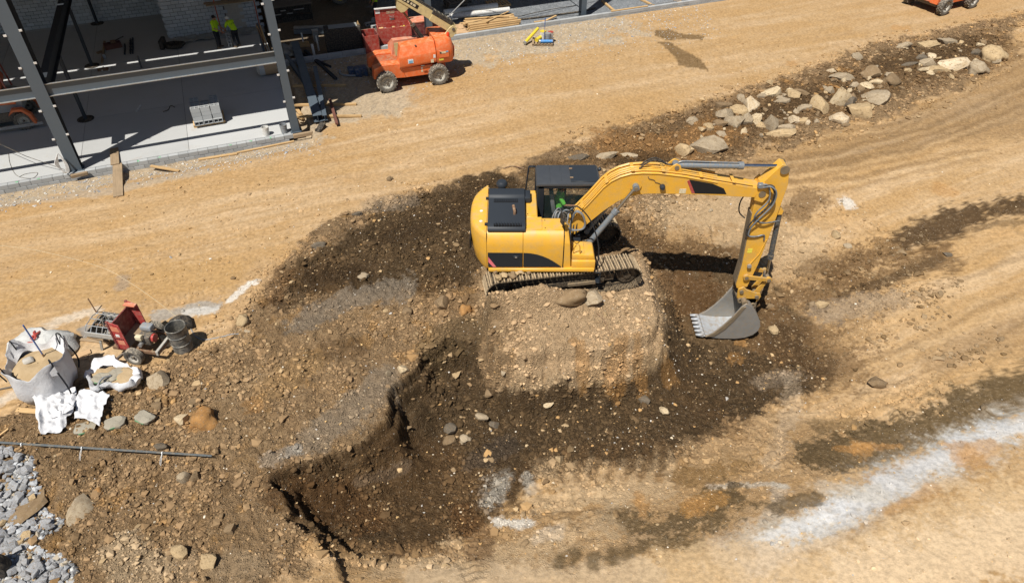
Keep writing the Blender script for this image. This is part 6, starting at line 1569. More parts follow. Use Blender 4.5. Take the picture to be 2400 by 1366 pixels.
# black-wrapped stack, pipes, trays
p = (G(767, 132, 0) + G(846, 122, 0)) / 2
bs = thing('wrapped_stack', 'tall stack wrapped in black tarpaulin on a skid', 'stack', (p[0] + .0, p[1] + .35, .05), BA - .1)
tb = MB(); tb.box((0, 0, .72), (1.95, .75, 1.22), None, (.98, .96)); tb.build('tarpaulin', 'blackmat', bs, bevel=.06, seg=3)
MB().bx(-.98, .98, -.42, .42, 0, .10).build('skid', 'oldwood', bs, bevel=.01)
MB().bx(-.70, .80, -.30, .28, 1.335, 1.35).build('top_sheet', 'sheet', bs, bevel=.004)
MB().box((.88, .0, 1.36), (.22, .06, .30), None, (.1, 1)).build('wood_wedge', 'pine', bs)
for a, b, h, r, lab in ((712, 104, .62, .045, 'thin white pipe standing upright in the small wooden frame'), (737, 131, .62, .07, 'thick white pipe standing nearest the steel rails'), (748, 120, .85, .045, 'tall white pipe standing beside the grey stub post')):
    tag(MB().ring((0, 0, 0), (-.02, 0, h), r, r * .8, 14).build('plastic_pipe', 'whitepl', None, G(a, b, 0)), lab, 'pipe')
tag(MB().bx(-.14, .14, -.14, .14, 0, .55).bx(-.17, .17, -.17, .17, .55, .60).build('stub_post', 'galv', None, G(742, 96, 0), BA, bevel=.01), 'short grey square post with a bright cap in the shade', 'post')
f = thing('pipe_collar', 'small open wooden frame round the thin white pipe', 'frame', G(712, 108, 0), BA)
for x in (-.28, .28): MB().bx(x - .03, x + .03, -.2, .2, 0, .16).build('side', 'pine', f)
for y in (-.2, .2): MB().bx(-.31, .31, y - .03, y + .03, 0, .16).build('end', 'pine', f)
for k, (a, b, w, lab) in enumerate((((690, 73), (822, 70), .28, 'long pale steel beam lying behind the black wrapped stack'), ((690, 80), (760, 78), .2, 'shorter dark beam lying in front of the long pale one in the shade'))):
    board('floor_beam', lab, G(*a, .1), G(*b, .1), w, .24, 'galv' if k == 0 else 'steel', 'beam')
sheet('plastic_sheet', 'crumpled pale plastic scraps beside the corner column in the shade', 'sheeting', [G(665, 130, 0), G(690, 135, 0), G(688, 105, 0), G(662, 108, 0)], 'sheet', .16, 8, 16, 14)
bc = thing('equipment_case', 'dark blue plastic case with a grey hoop behind the lift wheel', 'case', gp(848, 175), BA)
MB().bx(-.35, .30, -.25, .25, 0, .42).build('case_body', 'bluedark', bc, bevel=.05, seg=2); MB().bx(-.62, -.30, .05, .5, .0, .34).build('case_lid', 'bluedark', bc, bevel=.04)
MB().tube(spline([(-.95, .8, .06), (-1.02, .45, .06), (-.85, .1, .06), (-.5, -.1, .06), (-.2, -.15, .06)], 6), .05, 8).build('hoop', 'greypl', bc)
MB().bx(-.2, -.05, -.36, -.25, 0, .36).bx(.12, .25, -.36, -.25, 0, .36).build('foot', 'bluedark', bc, bevel=.02)
# ------------------------------------------------------------------ job boxes
jb = thing('job_box', 'red steel job box with its lid open and clutter inside', 'job box', at_b(8.55, 38.55, .12), BA - math.radians(6))
for a in (((-.90, .90), (-.42, -.38)), ((-.90, .90), (.38, .42)), ((-.90, -.86), (-.38, .38)), ((.86, .90), (-.38, .38))): MB().bx(*a[0], *a[1], 0, .86).build('box_side', 'jobbox', jb)
MB().bx(-.86, .86, -.38, .38, .0, .04).build('box_floor', 'maroon', jb)
MB().bx(-.86, .86, -.38, .38, .52, .55).build('tray', 'maroon', jb)
ld = MB().bx(-.90, .90, .43, .47, .86, 1.62).build('lid', 'jobbox', jb, bevel=.01)
MB().bx(-.91, .91, .36, .48, 1.62, 1.67).build('lid_edge', 'label_white', ld)
MB().bx(-.86, -.62, .42, .43, 1.38, 1.56).build('label_plate', 'label_white', ld, smooth=0)
for row, (x0, x1, zz) in enumerate(((-.26, .16, 1.42), (-.28, .18, 1.34))):
    x = x0; k = 0
    while x < x1:
        w = RNG.choice((.022, .03, .036)); lt = MB()
        lt.bx(x, x + .008, .420, .43, zz, zz + .055); lt.bx(x + w - .008, x + w, .420, .43, zz, zz + .055); lt.bx(x + .008, x + w - .008, .421, .43, zz + (.0, .022, .045)[k % 3], zz + (.012, .034, .055)[k % 3]); lt.build('letter', 'label_cream', ld, smooth=0)
        x += w + .010 + (.03 if row == 0 and k == 5 else 0); k += 1
MB().tube([(-.12, .42, 1.2), (-.10, .36, 1.19), (.10, .36, 1.19), (.12, .42, 1.2)], .014, 6).build('handle', 'galv', ld)
MB().bx(-.12, .12, .41, .42, 1.0, 1.10).build('plate', 'galv', ld)
for k in range(16):
    x, y = RNG.uniform(-.75, .75), RNG.uniform(-.3, .25)
    m = RNG.choice(['whitepl', 'greypl', 'blackmat', 'yellowtube', 'cardboard', 'label_white', 'pine'])
    MB().box((x, y, .60 + RNG.uniform(0, .1)), (RNG.uniform(.08, .3), RNG.uniform(.06, .2), RNG.uniform(.05, .14)), RNG.uniform(0, 3)).build('tool', m, jb, bevel=.008)
j2 = thing('steel_bin', 'open red steel bin standing left of the job box', 'bin', at_b(7.05, 37.95, .02), BA)
for x in (-.38, .38): MB().bx(x - .02, x + .02, -.5, .5, 0, .95).build('side', 'maroon', j2)
for y in (-.5, .5): MB().bx(-.36, .36, y - .02, y + .02, 0, .95).build('end', 'jobbox', j2)
j3 = thing('job_box', 'closed faded red job box behind the turntable of the lift', 'job box', at_b(10.4, 38.9, .1), BA)
MB().bx(-.9, .9, -.4, .4, 0, .8).build('body', 'maroon', j3, bevel=.02); MB().bx(-.92, .92, -.42, .42, .8, .9).build('lid', 'orangefade', j3, bevel=.02)
# ------------------------------------------------------------------ lumber, pallets, pipes in the gravel bay
lp = B(14.35, 38.75, .1)
k = 0
for lay in range(4):
    for row in range(8 - lay):
        L = 3.0 + RNG.uniform(-.25, .25)
        s = 14.35 + RNG.uniform(-.12, .12); t = 38.15 + row * .17 + lay * .085 + RNG.uniform(-.015, .015); a = RNG.uniform(-.025, .025)
        board('lumber', 'pale board in the sunlit lumber pile on the gravel', B(s - L / 2, t - a * L / 2, .12 + lay * .088), B(s + L / 2, t + a * L / 2, .12 + lay * .088), .125, .08, 'pine', 'lumber', 'boards in the lumber pile'); k += 1
for i, (a, b, lab) in enumerate(((((13.9, 38.3), (15.7, 39.4), 'thin pale board laid askew on top of the lumber pile')), (((12.9, 39.2), (15.4, 38.6), 'longer pale board laid askew across the lumber pile')))):
    board('lumber', lab, B(*a, .49), B(*b, .49 + .05 * i), .10, .045, 'pine', 'lumber')
for i, ((a, b), lab) in enumerate(((((12.3, 41.3), (15.7, 41.25)), 'rear long white pipe behind the lumber pile'), (((12.4, 40.5), (16.1, 40.3)), 'front long white pipe behind the lumber pile'), (((9.2, 40.2), (12.4, 40.2)), 'white pipe section seen between the lift boom and job box'))):
    tag(MB().ring(B(*a, .30), B(*b, .30), .15, .13, 20).build('plastic_pipe', 'whitepl'), lab, 'pipe')
pallet('light pallet on the gravel behind the white pipes', B(16.0, 41.9, .1), BA, 1.3, 1.1, 'pine')
for i in range(4): pallet('weathered grey pallet in the shaded stack behind the lumber', B(13.35, 42.3, .10 + .14 * i), BA + RNG.uniform(-.15, .15), 1.2, 1.1, 'greywood', 'stacked grey pallets')
o = pallet('grey pallet stood on edge behind the stacked pallets', B(14.1, 43.3, .1), BA, 1.2, 1.2, 'greywood'); o.rotation_euler = (1.25, 0, BA)
sheet('cardboard_sheet', 'brown cardboard sheets crumpled beside the left end of the lumber pile', 'cardboard', [B(11.4, 37.9, .18), B(12.7, 37.9, .18), B(12.7, 39.2, .2), B(11.4, 39.2, .2)], 'cardboard', .12, 12, 14, 12)
for i, (a, b, lab) in enumerate((((1411, 5), (1444, 33), 'nearest of the timbers lying on the grey gravel bay'), ((1498, 0), (1536, 19), 'middle of the timbers lying on the grey gravel bay'), ((1572, -2), (1600, 10), 'farthest right of the timbers lying on the grey gravel bay'))):
    p0, p1 = gp(*a), gp(*b); board('timber', lab, p0 + np.array([0, 0, .02]), p1 + np.array([0, 0, .02]), .14, .10, 'pine', 'timber')
board('plank', 'long pale plank lying on top of the block wall along the gravel', B(21.6, 37.62, .31), B(24.1, 37.62, .31), .12, .05, 'pine')
tag(MB().cyl(B(24.3, 37.75, .34), B(28.6, 37.75, .34), .03).build('conduit', 'galv'), 'thin pale conduit along the top of the block wall', 'conduit')
pts = [gp(1215, 49), gp(1260, 44), gp(1310, 37), gp(1360, 30), gp(1395, 22)]
tag(MB().tube(spline([p + np.array([0, 0, .06]) for p in pts], 5), .055, 8).build('black_pipe', 'cable'), 'black pipe snaking over the grey gravel from the lumber pile', 'pipe')
for i, (L, lab) in enumerate((([(1225, 62), (1260, 57), (1330, 46)], 'lower thin black wire on the grey gravel beside the block wall'), ([(1210, 42), (1250, 32), (1300, 22), (1350, 14)], 'upper thin black wire winding over the grey gravel'))):
    tag(MB().tube(spline([gp(*q) + np.array([0, 0, .02]) for q in L], 5), .018, 6).build('wire', 'cable'), lab, 'wire')
ch = thing('timber_scraps', 'three pale timber offcuts leaning together by the block wall', 'timber', gp(1275, 52), BA)
for a, b in (((-.6, .1, .03), (.1, -.1, .10)), ((-.2, -.2, .06), (.9, .25, .16)), ((-.3, -.35, .03), (.7, -.1, .03))): MB().beam(a, b, .12, .06).build('offcut', 'pine', ch)
# pallet with pails and tubes on the road
mp = gp(1272, 104); mz = mp[2] + .02
mpal = pallet('small pallet on the road carrying pails and coloured tubes', (mp[0], mp[1] + .1, mz), BA + .05 - .5, 1.15, .95, 'oldwood')
def onp(x, y, z=0):
    a = BA - .45; return (mp[0] + x * math.cos(a) - y * math.sin(a), mp[1] + .1 + x * math.sin(a) + y * math.cos(a), mz + .13 + z)
pail('white pail with a yellow lid on the small road pallet', onp(.0, .25), 'whitepl', .165, .42, 'yellowtube'); pail('grey pail on the small road pallet', onp(.28, .02), 'greypl', .155, .40, 'greypl')
pail('white pail with a red lid at the back of the small road pallet', onp(.42, .22), 'whitepl', .15, .40, 'redpl')
def tubething(label, a, b, r, mat, cap):
    o = thing('spray_tube', label, 'tube', a); a, b = Vector(a), Vector(b); d = b - a
    MB().cyl((0, 0, 0), d, r, n=16).build('barrel', mat, o); MB().cyl(-d.normalized() * .08, d.normalized() * .01, r * 1.15, n=16).build('end_cap', cap, o)
tubething('long yellow tube leaning over the left of the small road pallet', onp(-.95, -.30, .0), onp(-.30, .70, .42), .085, 'yellowtube', 'galv')
tubething('short yellow tube lying on the small road pallet', onp(-.30, -.12, .10), onp(-.10, .22, .14), .10, 'yellowtube', 'yellowtube')
tubething('bright blue tube across the front of the small road pallet', onp(-.12, -.35, .10), onp(.55, -.30, .10), .085, 'bluebright', 'galv')
tag(MB().cyl((0, 0, 0), (.02, .05, 1.15), .014, n=8).cyl((.017, .045, .85), (.021, .052, 1.2), .024, n=8).build('rod', 'blue', None, onp(.08, .06, 0)), 'thin rod with a blue grip standing on the road pallet', 'rod')

# ------------------------------------------------------------------ mixing place on the left
def build_mixer():
    a, b = GT(322, 850), GT(374, 788)
    m = (a + b) / 2; ax = b - a; yaw = math.atan2(ax[1], ax[0]) - math.pi / 2
    z = min(a[2], b[2])
    half = float(np.hypot(ax[0], ax[1])) / 2
    o = thing('mortar_mixer', 'red towable mortar mixer with a barred drum tub and small engine', 'mixer', (m[0], m[1], z), yaw)
    for sg in (-1, 1): wheel(o, (0, sg * half, .30), .30, .20, sg, 0, 'tyre', 'cement')
    MB().cyl((0, -half, .30), (0, half, .30), .035).build('axle', 'rust', o)
    fr = MB()
    for y in (-.40, .40): fr.bx(-.75, .70, y - .035, y + .035, .32, .42)
    for x in (-.72, .0, .67): fr.bx(x - .035, x + .035, -.36, .36, .325, .415)
    fr.build('frame', 'rust', o, bevel=.006)
    MB().bx(.62, .70, -.44, .44, .30, .46).build('end_channel', 'cement', o, bevel=.008)
    # tub with bars
    tub = MB(); n = 12; vs = []; fs = []
    for x in (-1.42, -.52):
        for k in range(n + 1):
            t = math.pi + math.pi * k / n; vs.append((x, .42 * math.cos(t), .86 + .46 * math.sin(t)))
    m_ = n + 1
    fs = [(k, k + 1, m_ + k + 1, m_ + k) for k in range(n)] + [tuple(range(m_)), tuple(range(m_, 2 * m_))[::-1]]
    t = MB().add(vs, fs).build('tub', 'drum', o, smooth=50)
    md = t.modifiers.new('t', 'SOLIDIFY'); md.thickness = .02
    MB().bx(-1.44, -.50, -.45, -.41, .74, .90).build('tub_lip', 'cement', t, bevel=.006); MB().bx(-1.44, -.50, .41, .45, .74, .90).build('tub_lip', 'cement', t, bevel=.006)
    for k in range(6):
        x = -1.42 + k * .178
        MB().tube([(x, -.43, .90), (x, -.30, 1.04), (x, .05, 1.10), (x, .30, 1.04), (x, .43, .90)], .014, 6).build('grate_bar', 'galv', t)
    for y, zz in ((-.43, .91), (-.30, 1.045), (-.06, 1.095), (.18, 1.08), (.43, .91)): MB().tube([(-1.43, y, zz), (-.52, y, zz)], .014, 6).build('grate_bar', 'galv', t)
    MB().tube([(-1.0, -.06, 1.12), (-.98, -.1, 1.2), (-.9, -.2, 1.16), (-.88, -.24, 1.08)], .02, 6).build('bag_splitter', 'hub', t)
    MB().cyl((-1.40, 0, .80), (-.55, 0, .80), .04).build('paddle_shaft', 'rust', t)
    # red housing: two tall plates, bridge between them
    for sg in (-1, 1):
        pl = MB(); pl.prism([(-.50, .42), (-.12, .42), (-.16, 1.38), (-.50, 1.48)], sg * .46 - .015, sg * .46 + .015)
        p = pl.build('housing_side', 'red', o, bevel=.006)
        MB().bx(-.52, -.46, sg * .46 - .03, sg * .46 + .03, .42, 1.48).build('edge_strip', 'maroon', p)
        if sg < 0:
            MB().prism([(-.38, 1.02), (-.26, 1.02), (-.26, .93), (-.38, .93)], -.482, -.472).build('sticker', 'label_white', p, smooth=0)
            for k in range(5): MB().bx(-.44 + k * .055, -.41 + k * .055, -.481, -.473, .82, .86).build('letter', 'label_black', p, smooth=0)
            MB().prism([(-.40, .78), (-.20, .78), (-.2, .62), (-.40, .62)], -.480, -.472).build('worn_patch', 'orangefade', p, smooth=0); MB().prism([(-.44, 1.32), (-.22, 1.30), (-.2, 1.12), (-.44, 1.14)], -.480, -.472).build('worn_patch', 'orangefade', p, smooth=0)
    MB().bx(-.50, -.46, -.44, .44, .55, 1.30).build('housing_back', 'maroon', o)
    MB().add([(-.46, -.44, .62), (-.14, -.44, .50), (-.14, .44, .50), (-.46, .44, .62)], [(0, 1, 2, 3)]).build('housing_floor', 'oldwood', o)
    MB().bx(-.50, -.14, .30, .44, 1.40, 1.43).build('housing_cap', 'orangefade', o)
    # engine
    e = MB().bx(-.02, .36, -.20, .16, .42, .72).build('engine_block', 'hub', o, bevel=.03, seg=2)
    MB().bx(-.02, .34, .02, .26, .74, .92).build('fuel_tank', 'greypl', e, bevel=.05, seg=2); MB().cyl((.36, -.02, .58), (.43, -.02, .58), .13, n=18).build('recoil_cover', 'redpl', e)
    MB().bx(.0, .20, -.30, -.16, .66, .82).build('air_filter', 'label_cream', e, bevel=.03, seg=2); MB().cyl((.1, -.34, .5), (.1, -.2, .5), .06).build('muffler', 'galv', e)
    for y in (-.3, .3): MB().beam((-1.25, y * .9, .40), (-1.32, y, 0), .06, .06).build('leg', 'cement', o)
    MB().beam((-1.15, -.1, .22), (-2.05, .12, .10), .07, .06).build('tow_pole', 'oldwood', o)
build_mixer()
p = GT(431, 815)
d = thing('steel_drum', 'dirty open steel drum beside the mortar mixer', 'drum', p)
MB().lathe([(.01, 0), (.285, 0), (.29, .02), (.285, .04), (.285, .28), (.30, .295), (.285, .31), (.285, .58), (.30, .595), (.285, .61), (.285, .86), (.298, .88), (.285, .895), (.27, .88), (.27, .06), (.01, .06)], (0, 0, 0), 30, cap=False).build('shell', 'drum', d)
MB().cyl((0, 0, .06), (0, 0, .42), .268, n=26).build('water', 'cement', d)
pail('small dirty yellow pail half hidden behind the steel drum', GT(396, 806), 'cement', .14, .34)
o = tag(MB().prism([(-.42, 0), (-.2, .26), (.1, .34), (.36, .2), (.45, 0)], -.25, .25).build('tarp_bundle', 'blackmat', None, GT(422, 768), .5, bevel=.06, seg=2), 'black tarp bundle on the ground behind the steel drum', 'tarp')
tag(MB().beam((0, 0, 0), (-.12, .1, .5), .035, .02).build('steel_stake', 'rust', None, GT(226, 732)), 'thin dark steel stake standing left of the mixer', 'stake')

def blob(prof, n=40, sq=2.0, seed=0, amp=.03, freq=3., c=(0, 0, 0), sx=1., sy=1., peak=0.):
    """lathed superellipse with creases; prof of (r, z)"""
    mb = MB(); vs = []; m = len(prof)
    for j, (r, z) in enumerate(prof):
        for k in range(n):
            t = 2 * math.pi * k / n; ca, sa = math.cos(t), math.sin(t)
            q = (abs(ca) ** sq + abs(sa) ** sq) ** (-1 / sq)
            pk = peak * abs(math.sin(2 * t)) ** 3 * max(0, z - .3); dent = 1 - (.10 * peak * abs(math.cos(2 * t)) ** 2 * z)
            vs.append([r * q * ca * sx * dent, r * q * sa * sy * dent, z + pk])
    A = np.array(vs); N = fbm(A[:, 0] * freq + 3 * seed, A[:, 1] * freq + A[:, 2] * freq * .8, 3, seed); N2 = fbm(A[:, 0] * freq - A[:, 2] * freq, A[:, 1] * freq + 7, 3, seed + 9)
    A[:, 0] += amp * N; A[:, 1] += amp * N2; A[:, 2] += amp * .6 * fbm(A[:, 0] * freq * 1.4, A[:, 1] * freq * 1.4, 2, seed + 4)
    fs = [(j * n + k, j * n + (k + 1) % n, (j + 1) * n + (k + 1) % n, (j + 1) * n + k) for j in range(m - 1) for k in range(n)]
    mb.add([tuple(v) for v in A], fs); return mb, A.reshape(m, n, 3)
bp = GT(112, 925) + np.array([0, .25, 0])
bag = thing('bulk_bag', 'large open white bulk bag full of sand with black straps', 'bag', bp, .25); bag.scale = (1.0, 1.0, 1.18)
mb, A = blob([(.01, .0), (.50, .0), (.62, .08), (.70, .30), (.72, .55), (.70, .78), (.74, .90), (.72, .93), (.67, .78), (.58, .70)], 72, 3.0, 5, .13, 2.6, peak=.45)
mb.build('bag_wall', 'white', bag, smooth=70)
mb, _ = blob([(.66, .76), (.5, .84), (.3, .92), (.15, .86), (.01, .84)], 36, 3.0, 8, .06, 3.5); mb.build('sand', 'sand', bag, smooth=60)
for k, (x, y, x1, y1) in enumerate(((.62, .60, .70, .62), (.66, -.58, .74, -.66), (-.64, -.60, -.74, -.68), (-.64, .58, -.72, .66))):
    MB().tube(spline([(x * .92, y * .92, .86), (x * .98, y * .98, 1.16), (x * .90, y * .86, 1.26), (x * .84, y * .84, .95)], 5), .018, 6).build('lifting_loop', 'blackstrap', bag)
    if k < 2: MB().tube(spline([(x * .96, y * .96, 1.05), (x1 * .99, y1 * .99, .6), (x1 * .99, y1 * .99, .3), (x1 * .90, y1 * .90, .1)], 5), .022, 6).build('strap', 'blackstrap', bag)
for k, (x, y) in enumerate(((.66, .62), (.68, -.6), (-.66, .6))):
    MB().add([(x, y, .82), (x * .55, y * 1.05, .86), (x * 1.02, y * 1.02, 1.12), (x * 1.05, y * .5, .86)], [(0, 2, 1), (0, 3, 2)]).build('raised_corner', 'white', bag)
tag(MB().box((.12, -.02, .0), (.30, .24, .10), None, (.6, .6)).build('sand_scoop', 'cement', None, bp + np.array([-.35, .0, 1.08]), .6, bevel=.02), 'grey scoop lying on the sand in the bulk bag', 'scoop')
sh = thing('shovel', 'shovel with a blue handle stuck upright in the sand bag', 'shovel', bp + np.array([.10, .22, .88]), .3)
MB().cyl((0, 0, .25), (-.06, .06, 1.30), .021, n=10).build('handle', 'blue', sh); MB().cyl((.006, 0, .0), (0, 0, .27), .024).build('socket', 'rust', sh); MB().box((.01, 0, .0), (.02, .18, .22)).build('blade', 'rust', sh)
p2 = GT(264, 905) + np.array([0, .2, 0])
bag2 = thing('bulk_bag', 'slumped white bulk bag holding sand and torn sacks', 'bag', p2, -.3)
mb, _ = blob([(.01, 0), (.62, 0), (.74, .10), (.78, .24), (.70, .34), (.60, .30), (.50, .24)], 64, 2.3, 15, .26, 2.6, sx=1.0, sy=.62); mb.build('bag_wall', 'white', bag2, smooth=70)
mb, _ = blob([(.62, .22), (.4, .30), (.2, .26), (.01, .32)], 40, 2.2, 19, .18, 3, sx=1.0, sy=.62); mb.build('sand', 'sand', bag2, smooth=60)
MB().tube(spline([(.1, -.58, .30), (.05, -.52, .42), (.02, -.3, .44), (.08, -.1, .36)], 5), .03, 6).build('strap', 'greypl', bag2)
def sack(label, p, rz, L=.50, W=.34, H=.15, seed=0):
    o = thing('paper_sack', label, 'sack', p, rz)
    mb, _ = blob([(.01, 0), (.22, .0), (.27, .06), (.27, H * .7), (.20, H), (.01, H)], 30, 3.2, seed, .05, 6, sx=L / .5, sy=W / .5); mb.build('sack_body', 'paper', o, smooth=35)
    MB().box((.02, -.17 * W / .34, H * .55), (L * .6, .02, .05), .1).build('green_print', 'green', o, bevel=.004); return o
for (a, b), lab, rz, sd in (((272, 994), 'grey paper sack with green print lying alone below the white sheet', .4, 3), ((340, 982), 'open torn paper sack to the right of the lone sack', -.5, 6), ((250, 903), 'crumpled paper sack on the near edge of the slumped bag', -.2, 9), ((283, 893), 'second crumpled paper sack leaning on the slumped bag', .9, 12), ((200, 1003), 'flattened paper sack poking out under the white sheet', .3, 21)):
    q = GT(a, b); sack(lab, q + np.array([0, 0, -.02 + (.22 if 'slumped' in lab else 0)]), rz, .50, .36, .06 if 'flattened' in lab else .17, sd)
def draped(label, pts, seed, mat='white', lift=.05, amp=.10, n=44, m=36, top=None, name='bag_sheet'):
    q = [GT(a, b) for a, b in pts]
    for k, (v, up) in enumerate(zip(q, top or (0, 0, 0, 0))): v[2] += lift + up
    return sheet(name, label, 'sheet', q, mat, amp, seed, n, m, .012)
draped('long white bag sheet hanging down from the sand bag to the soil', [(102, 1024), (150, 1015), (195, 940), (85, 930)], 31, top=(0, 0, .12, .38), amp=.13)
draped('square white bag sheet spread on the soil right of the hanging one', [(178, 985), (238, 1003), (258, 935), (195, 925)], 37, top=(.02, .04, .10, .14), amp=.11)
draped('folded white bag sheet bunched against the big sand bag', [(128, 990), (182, 975), (190, 928), (120, 925)], 41, top=(.06, .1, .2, .4), amp=.12)
hp = GT(95, 835) + np.array([0, .25, 0])
pw = thing('wrapped_heap', 'heap of sacks wrapped in clear plastic with red ribbons', 'heap', hp, -.1)
mb, _ = blob([(.95, .0), (1.0, .12), (.92, .30), (.70, .46), (.42, .56), (.2, .58), (.01, .56)], 60, 2.2, 51, .16, 2.6, sx=1.0, sy=.66); mb.build('plastic_wrap', 'plastic', pw, smooth=40)
for pts in (((-.25, .35, .50), (-.12, .1, .62), (.02, -.05, .60), (-.05, -.15, .55)), ((-.05, .30, .52), (.0, .1, .62), (-.08, -.02, .6), (-.12, -.1, .55)), ((-.5, -.35, .30), (-.4, -.2, .47), (-.2, -.22, .52), (.0, -.2, .5))):
    MB().tube(spline(pts, 5), .032, 6).build('ribbon', 'redpl', pw)
MB().box((.35, -.12, .50), (.32, .14, .03), .5).build('green_print', 'green', pw)
tag(MB().box((0, 0, .015), (.42, .28, .02)).box((.1, .1, .045), (.30, .2, .02), .4).build('cardboard_pieces', 'cardboard', None, GT(190, 836), .2, bevel=.004), 'brown cardboard pieces on the sandy patch left of the mixer wheel', 'cardboard')
for a, b, lab, w, mt in (((190, 797), (262, 806), 'grey board lying on the ground left of the mixer', .10, 'oldwood'), ((262, 852), (300, 822), 'short dark board lying before the mixer wheel', .06, 'greywood'), ((40, 962), (112, 968), 'pale plank poking out under the sand bag', .16, 'pine'), ((-10, 1030), (22, 1006), 'pale stick at the left edge below the sand bag', .05, 'pine'), ((-20, 918), (30, 908), 'thin dark stick at the left edge beside the sand bag', .04, 'greywood')):
    p0, p1 = GT(*a), GT(*b); p0[2] += .02; p1[2] += .02; board('board', lab, p0, p1, w, .035, mt, 'board')
def cord(name, label, pts, r, mat, up=.02, cat='cord'):
    q = [GT(*p) for p in pts]
    dense = spline([v + np.array([0, 0, up]) for v in q], 8)
    dense = [Vector((v.x, v.y, max(v.z, hz(v.x, v.y) + up * .6))) for v in dense]
    return tag(MB().tube(dense, r, 6).build(name, mat), label, cat)
cord('rope', 'thin pale rope running over the road to the steel drum', [(-40, 573), (60, 583), (150, 602), (240, 628), (300, 660), (370, 708), (430, 757), (470, 790), (520, 808)], .007, 'rope', .012)
cord('hose', 'grey hose trailing right from the steel drum', [(447, 770), (458, 788), (480, 797), (520, 790), (560, 783)], .016, 'greypl', .02)
rb = thing('rebar_bundle', 'bundle of thin steel bars with white ties lying at lower left', 'rebar', tuple(GT(250, 1070)))
P0, P1 = GT(-60, 1049), GT(503, 1084)
L0 = Vector(rb.location)
hmax = max(hz(*(P0 + (P1 - P0) * t)[:2]) - (P0[2] + (P1[2] - P0[2]) * t) for t in np.linspace(0, 1, 40))
for k in range(6):
    a = Vector(P0) - L0 + Vector((0, .018 * (k % 3), hmax + .02 + .018 * (k // 3))); b = Vector(P1) - L0 + Vector((-.12 * (k % 2), .018 * (k % 3), hmax + .01 + .018 * (k // 3)))
    MB().cyl(a, b, .011, n=6).build('bar', 'rebar', rb)
for f in (.22, .47, .80):
    c = (Vector(P0) - L0).lerp(Vector(P1) - L0, f) + Vector((0, 0, hmax + .03))
    tw = MB().ring(c - Vector((.012, 0, 0)), c + Vector((.012, 0, 0)), .04, .032, 10)
    tw.tube([c + Vector((0, -.03, 0)), c + Vector((-.03, -.10, -.06)), c + Vector((-.06, -.2, -hmax * .6 - .05))], .006, 5); tw.tube([c + Vector((0, -.03, 0)), c + Vector((.01, -.12, -.05)), c + Vector((-.02, -.24, -hmax * .6 - .05))], .006, 5); tw.build('tie', 'tie', rb)
cord('stick', 'thin dry stick lying on the tan mound top', [(1398, 735), (1416, 752), (1425, 775), (1431, 786)], .012, 'rust', .02, 'stick')
tag(MB().tube(spline([GT(1180, 396) + np.array([0, 0, .02]), GT(1200, 391) + np.array([0, 0, .03]), GT(1228, 396) + np.array([0, 0, .02])], 4), .02, 6).build('root', 'rust'), 'thin dark root on the soil behind the excavator', 'root')

# ------------------------------------------------------------------ stones
def rock_mesh(seed, angular=True, sub=2, flat=1.):
    rnd = np.random.RandomState(seed)
    bm = bmesh.new(); bmesh.ops.create_icosphere(bm, subdivisions=sub, radius=1.)
    V = np.array([v.co[:] for v in bm.verts])
    nz = np.zeros(len(V))
    for k in range(5):
        d = rnd.randn(3); d /= np.linalg.norm(d); nz += (.10 if angular else .075) * np.sin(V @ d * rnd.uniform(2, 5 if angular else 9) + rnd.uniform(0, 6))
    if not angular:
        for k in range(14):
            d = rnd.randn(3); d /= np.linalg.norm(d); nz += .011 * np.sin(V @ d * rnd.uniform(7, 14) + rnd.uniform(0, 6))
        for k in range(5):
            d = rnd.randn(3); d /= np.linalg.norm(d); nz -= np.clip(V @ d - .72, 0, 1) * .8
    V = V * (1 + nz)[:, None]
    if angular:
        for k in range(9):
            d = rnd.randn(3); d /= np.linalg.norm(d); h = rnd.uniform(.55, .82)
            over = np.clip(V @ d - h, 0, None); V = V - over[:, None] * d * .96
    V[:, 2] *= flat
    V += rnd.randn(*V.shape) * (.018 if angular else .02)
    for v, c in zip(bm.verts, V): v.co = c
    me = bpy.data.meshes.new('stone'); bm.to_mesh(me); bm.free()
    me.materials.append(M('rock_tan'))
    me.polygons.foreach_set('use_smooth', [not angular] * len(me.polygons))
    if angular:
        me.polygons.foreach_set('use_smooth', [True] * len(me.polygons)); me.set_sharp_from_angle(angle=math.radians(28))
    return me
ANG = [rock_mesh(100 + i) for i in range(12)]; RND = [rock_mesh(200 + i, False, 3) for i in range(6)]; SLAB = [rock_mesh(300 + i, True, 2, .30) for i in range(6)]
SMALL = [rock_mesh(400 + i, True, 1) for i in range(10)]
def rock(label, px, py, w, h, mat, kind='a', rz=None, group=None, name='rock', up=0., tilt=.25):
    """stone whose picture is about w x h pixels, standing on the ground at its picture centre"""
    p = GT(px, py + h * .25); dist = float(np.linalg.norm(p - np.array([0, 0, CAM_H])))
    k = dist / FPX
    sx = w * k / 2; sz = max(h * k / 2 * .95, sx * .35)
    me = RNG.choice(dict(a=ANG, r=RND, s=SLAB, m=SMALL)[kind])
    o = put(name, me, None, (p[0], p[1], p[2] + sz * (.14 if kind != 's' else .08) + up))
    o.rotation_euler = (RNG.uniform(-tilt, tilt), RNG.uniform(-tilt, tilt), RNG.uniform(0, 6.28) if rz is None else rz)
    o.scale = (sx, sx * RNG.uniform(.8, 1.1) if rz is None else sz * 1.0, sz if kind != 's' else sx * .9)
    o.material_slots[0].link = 'OBJECT'; o.material_slots[0].material = M(mat)
    return tag(o, label, 'rock', group)
Z = lambda x, y: (1560 + x / 2.857, 60 + y / 2.857)
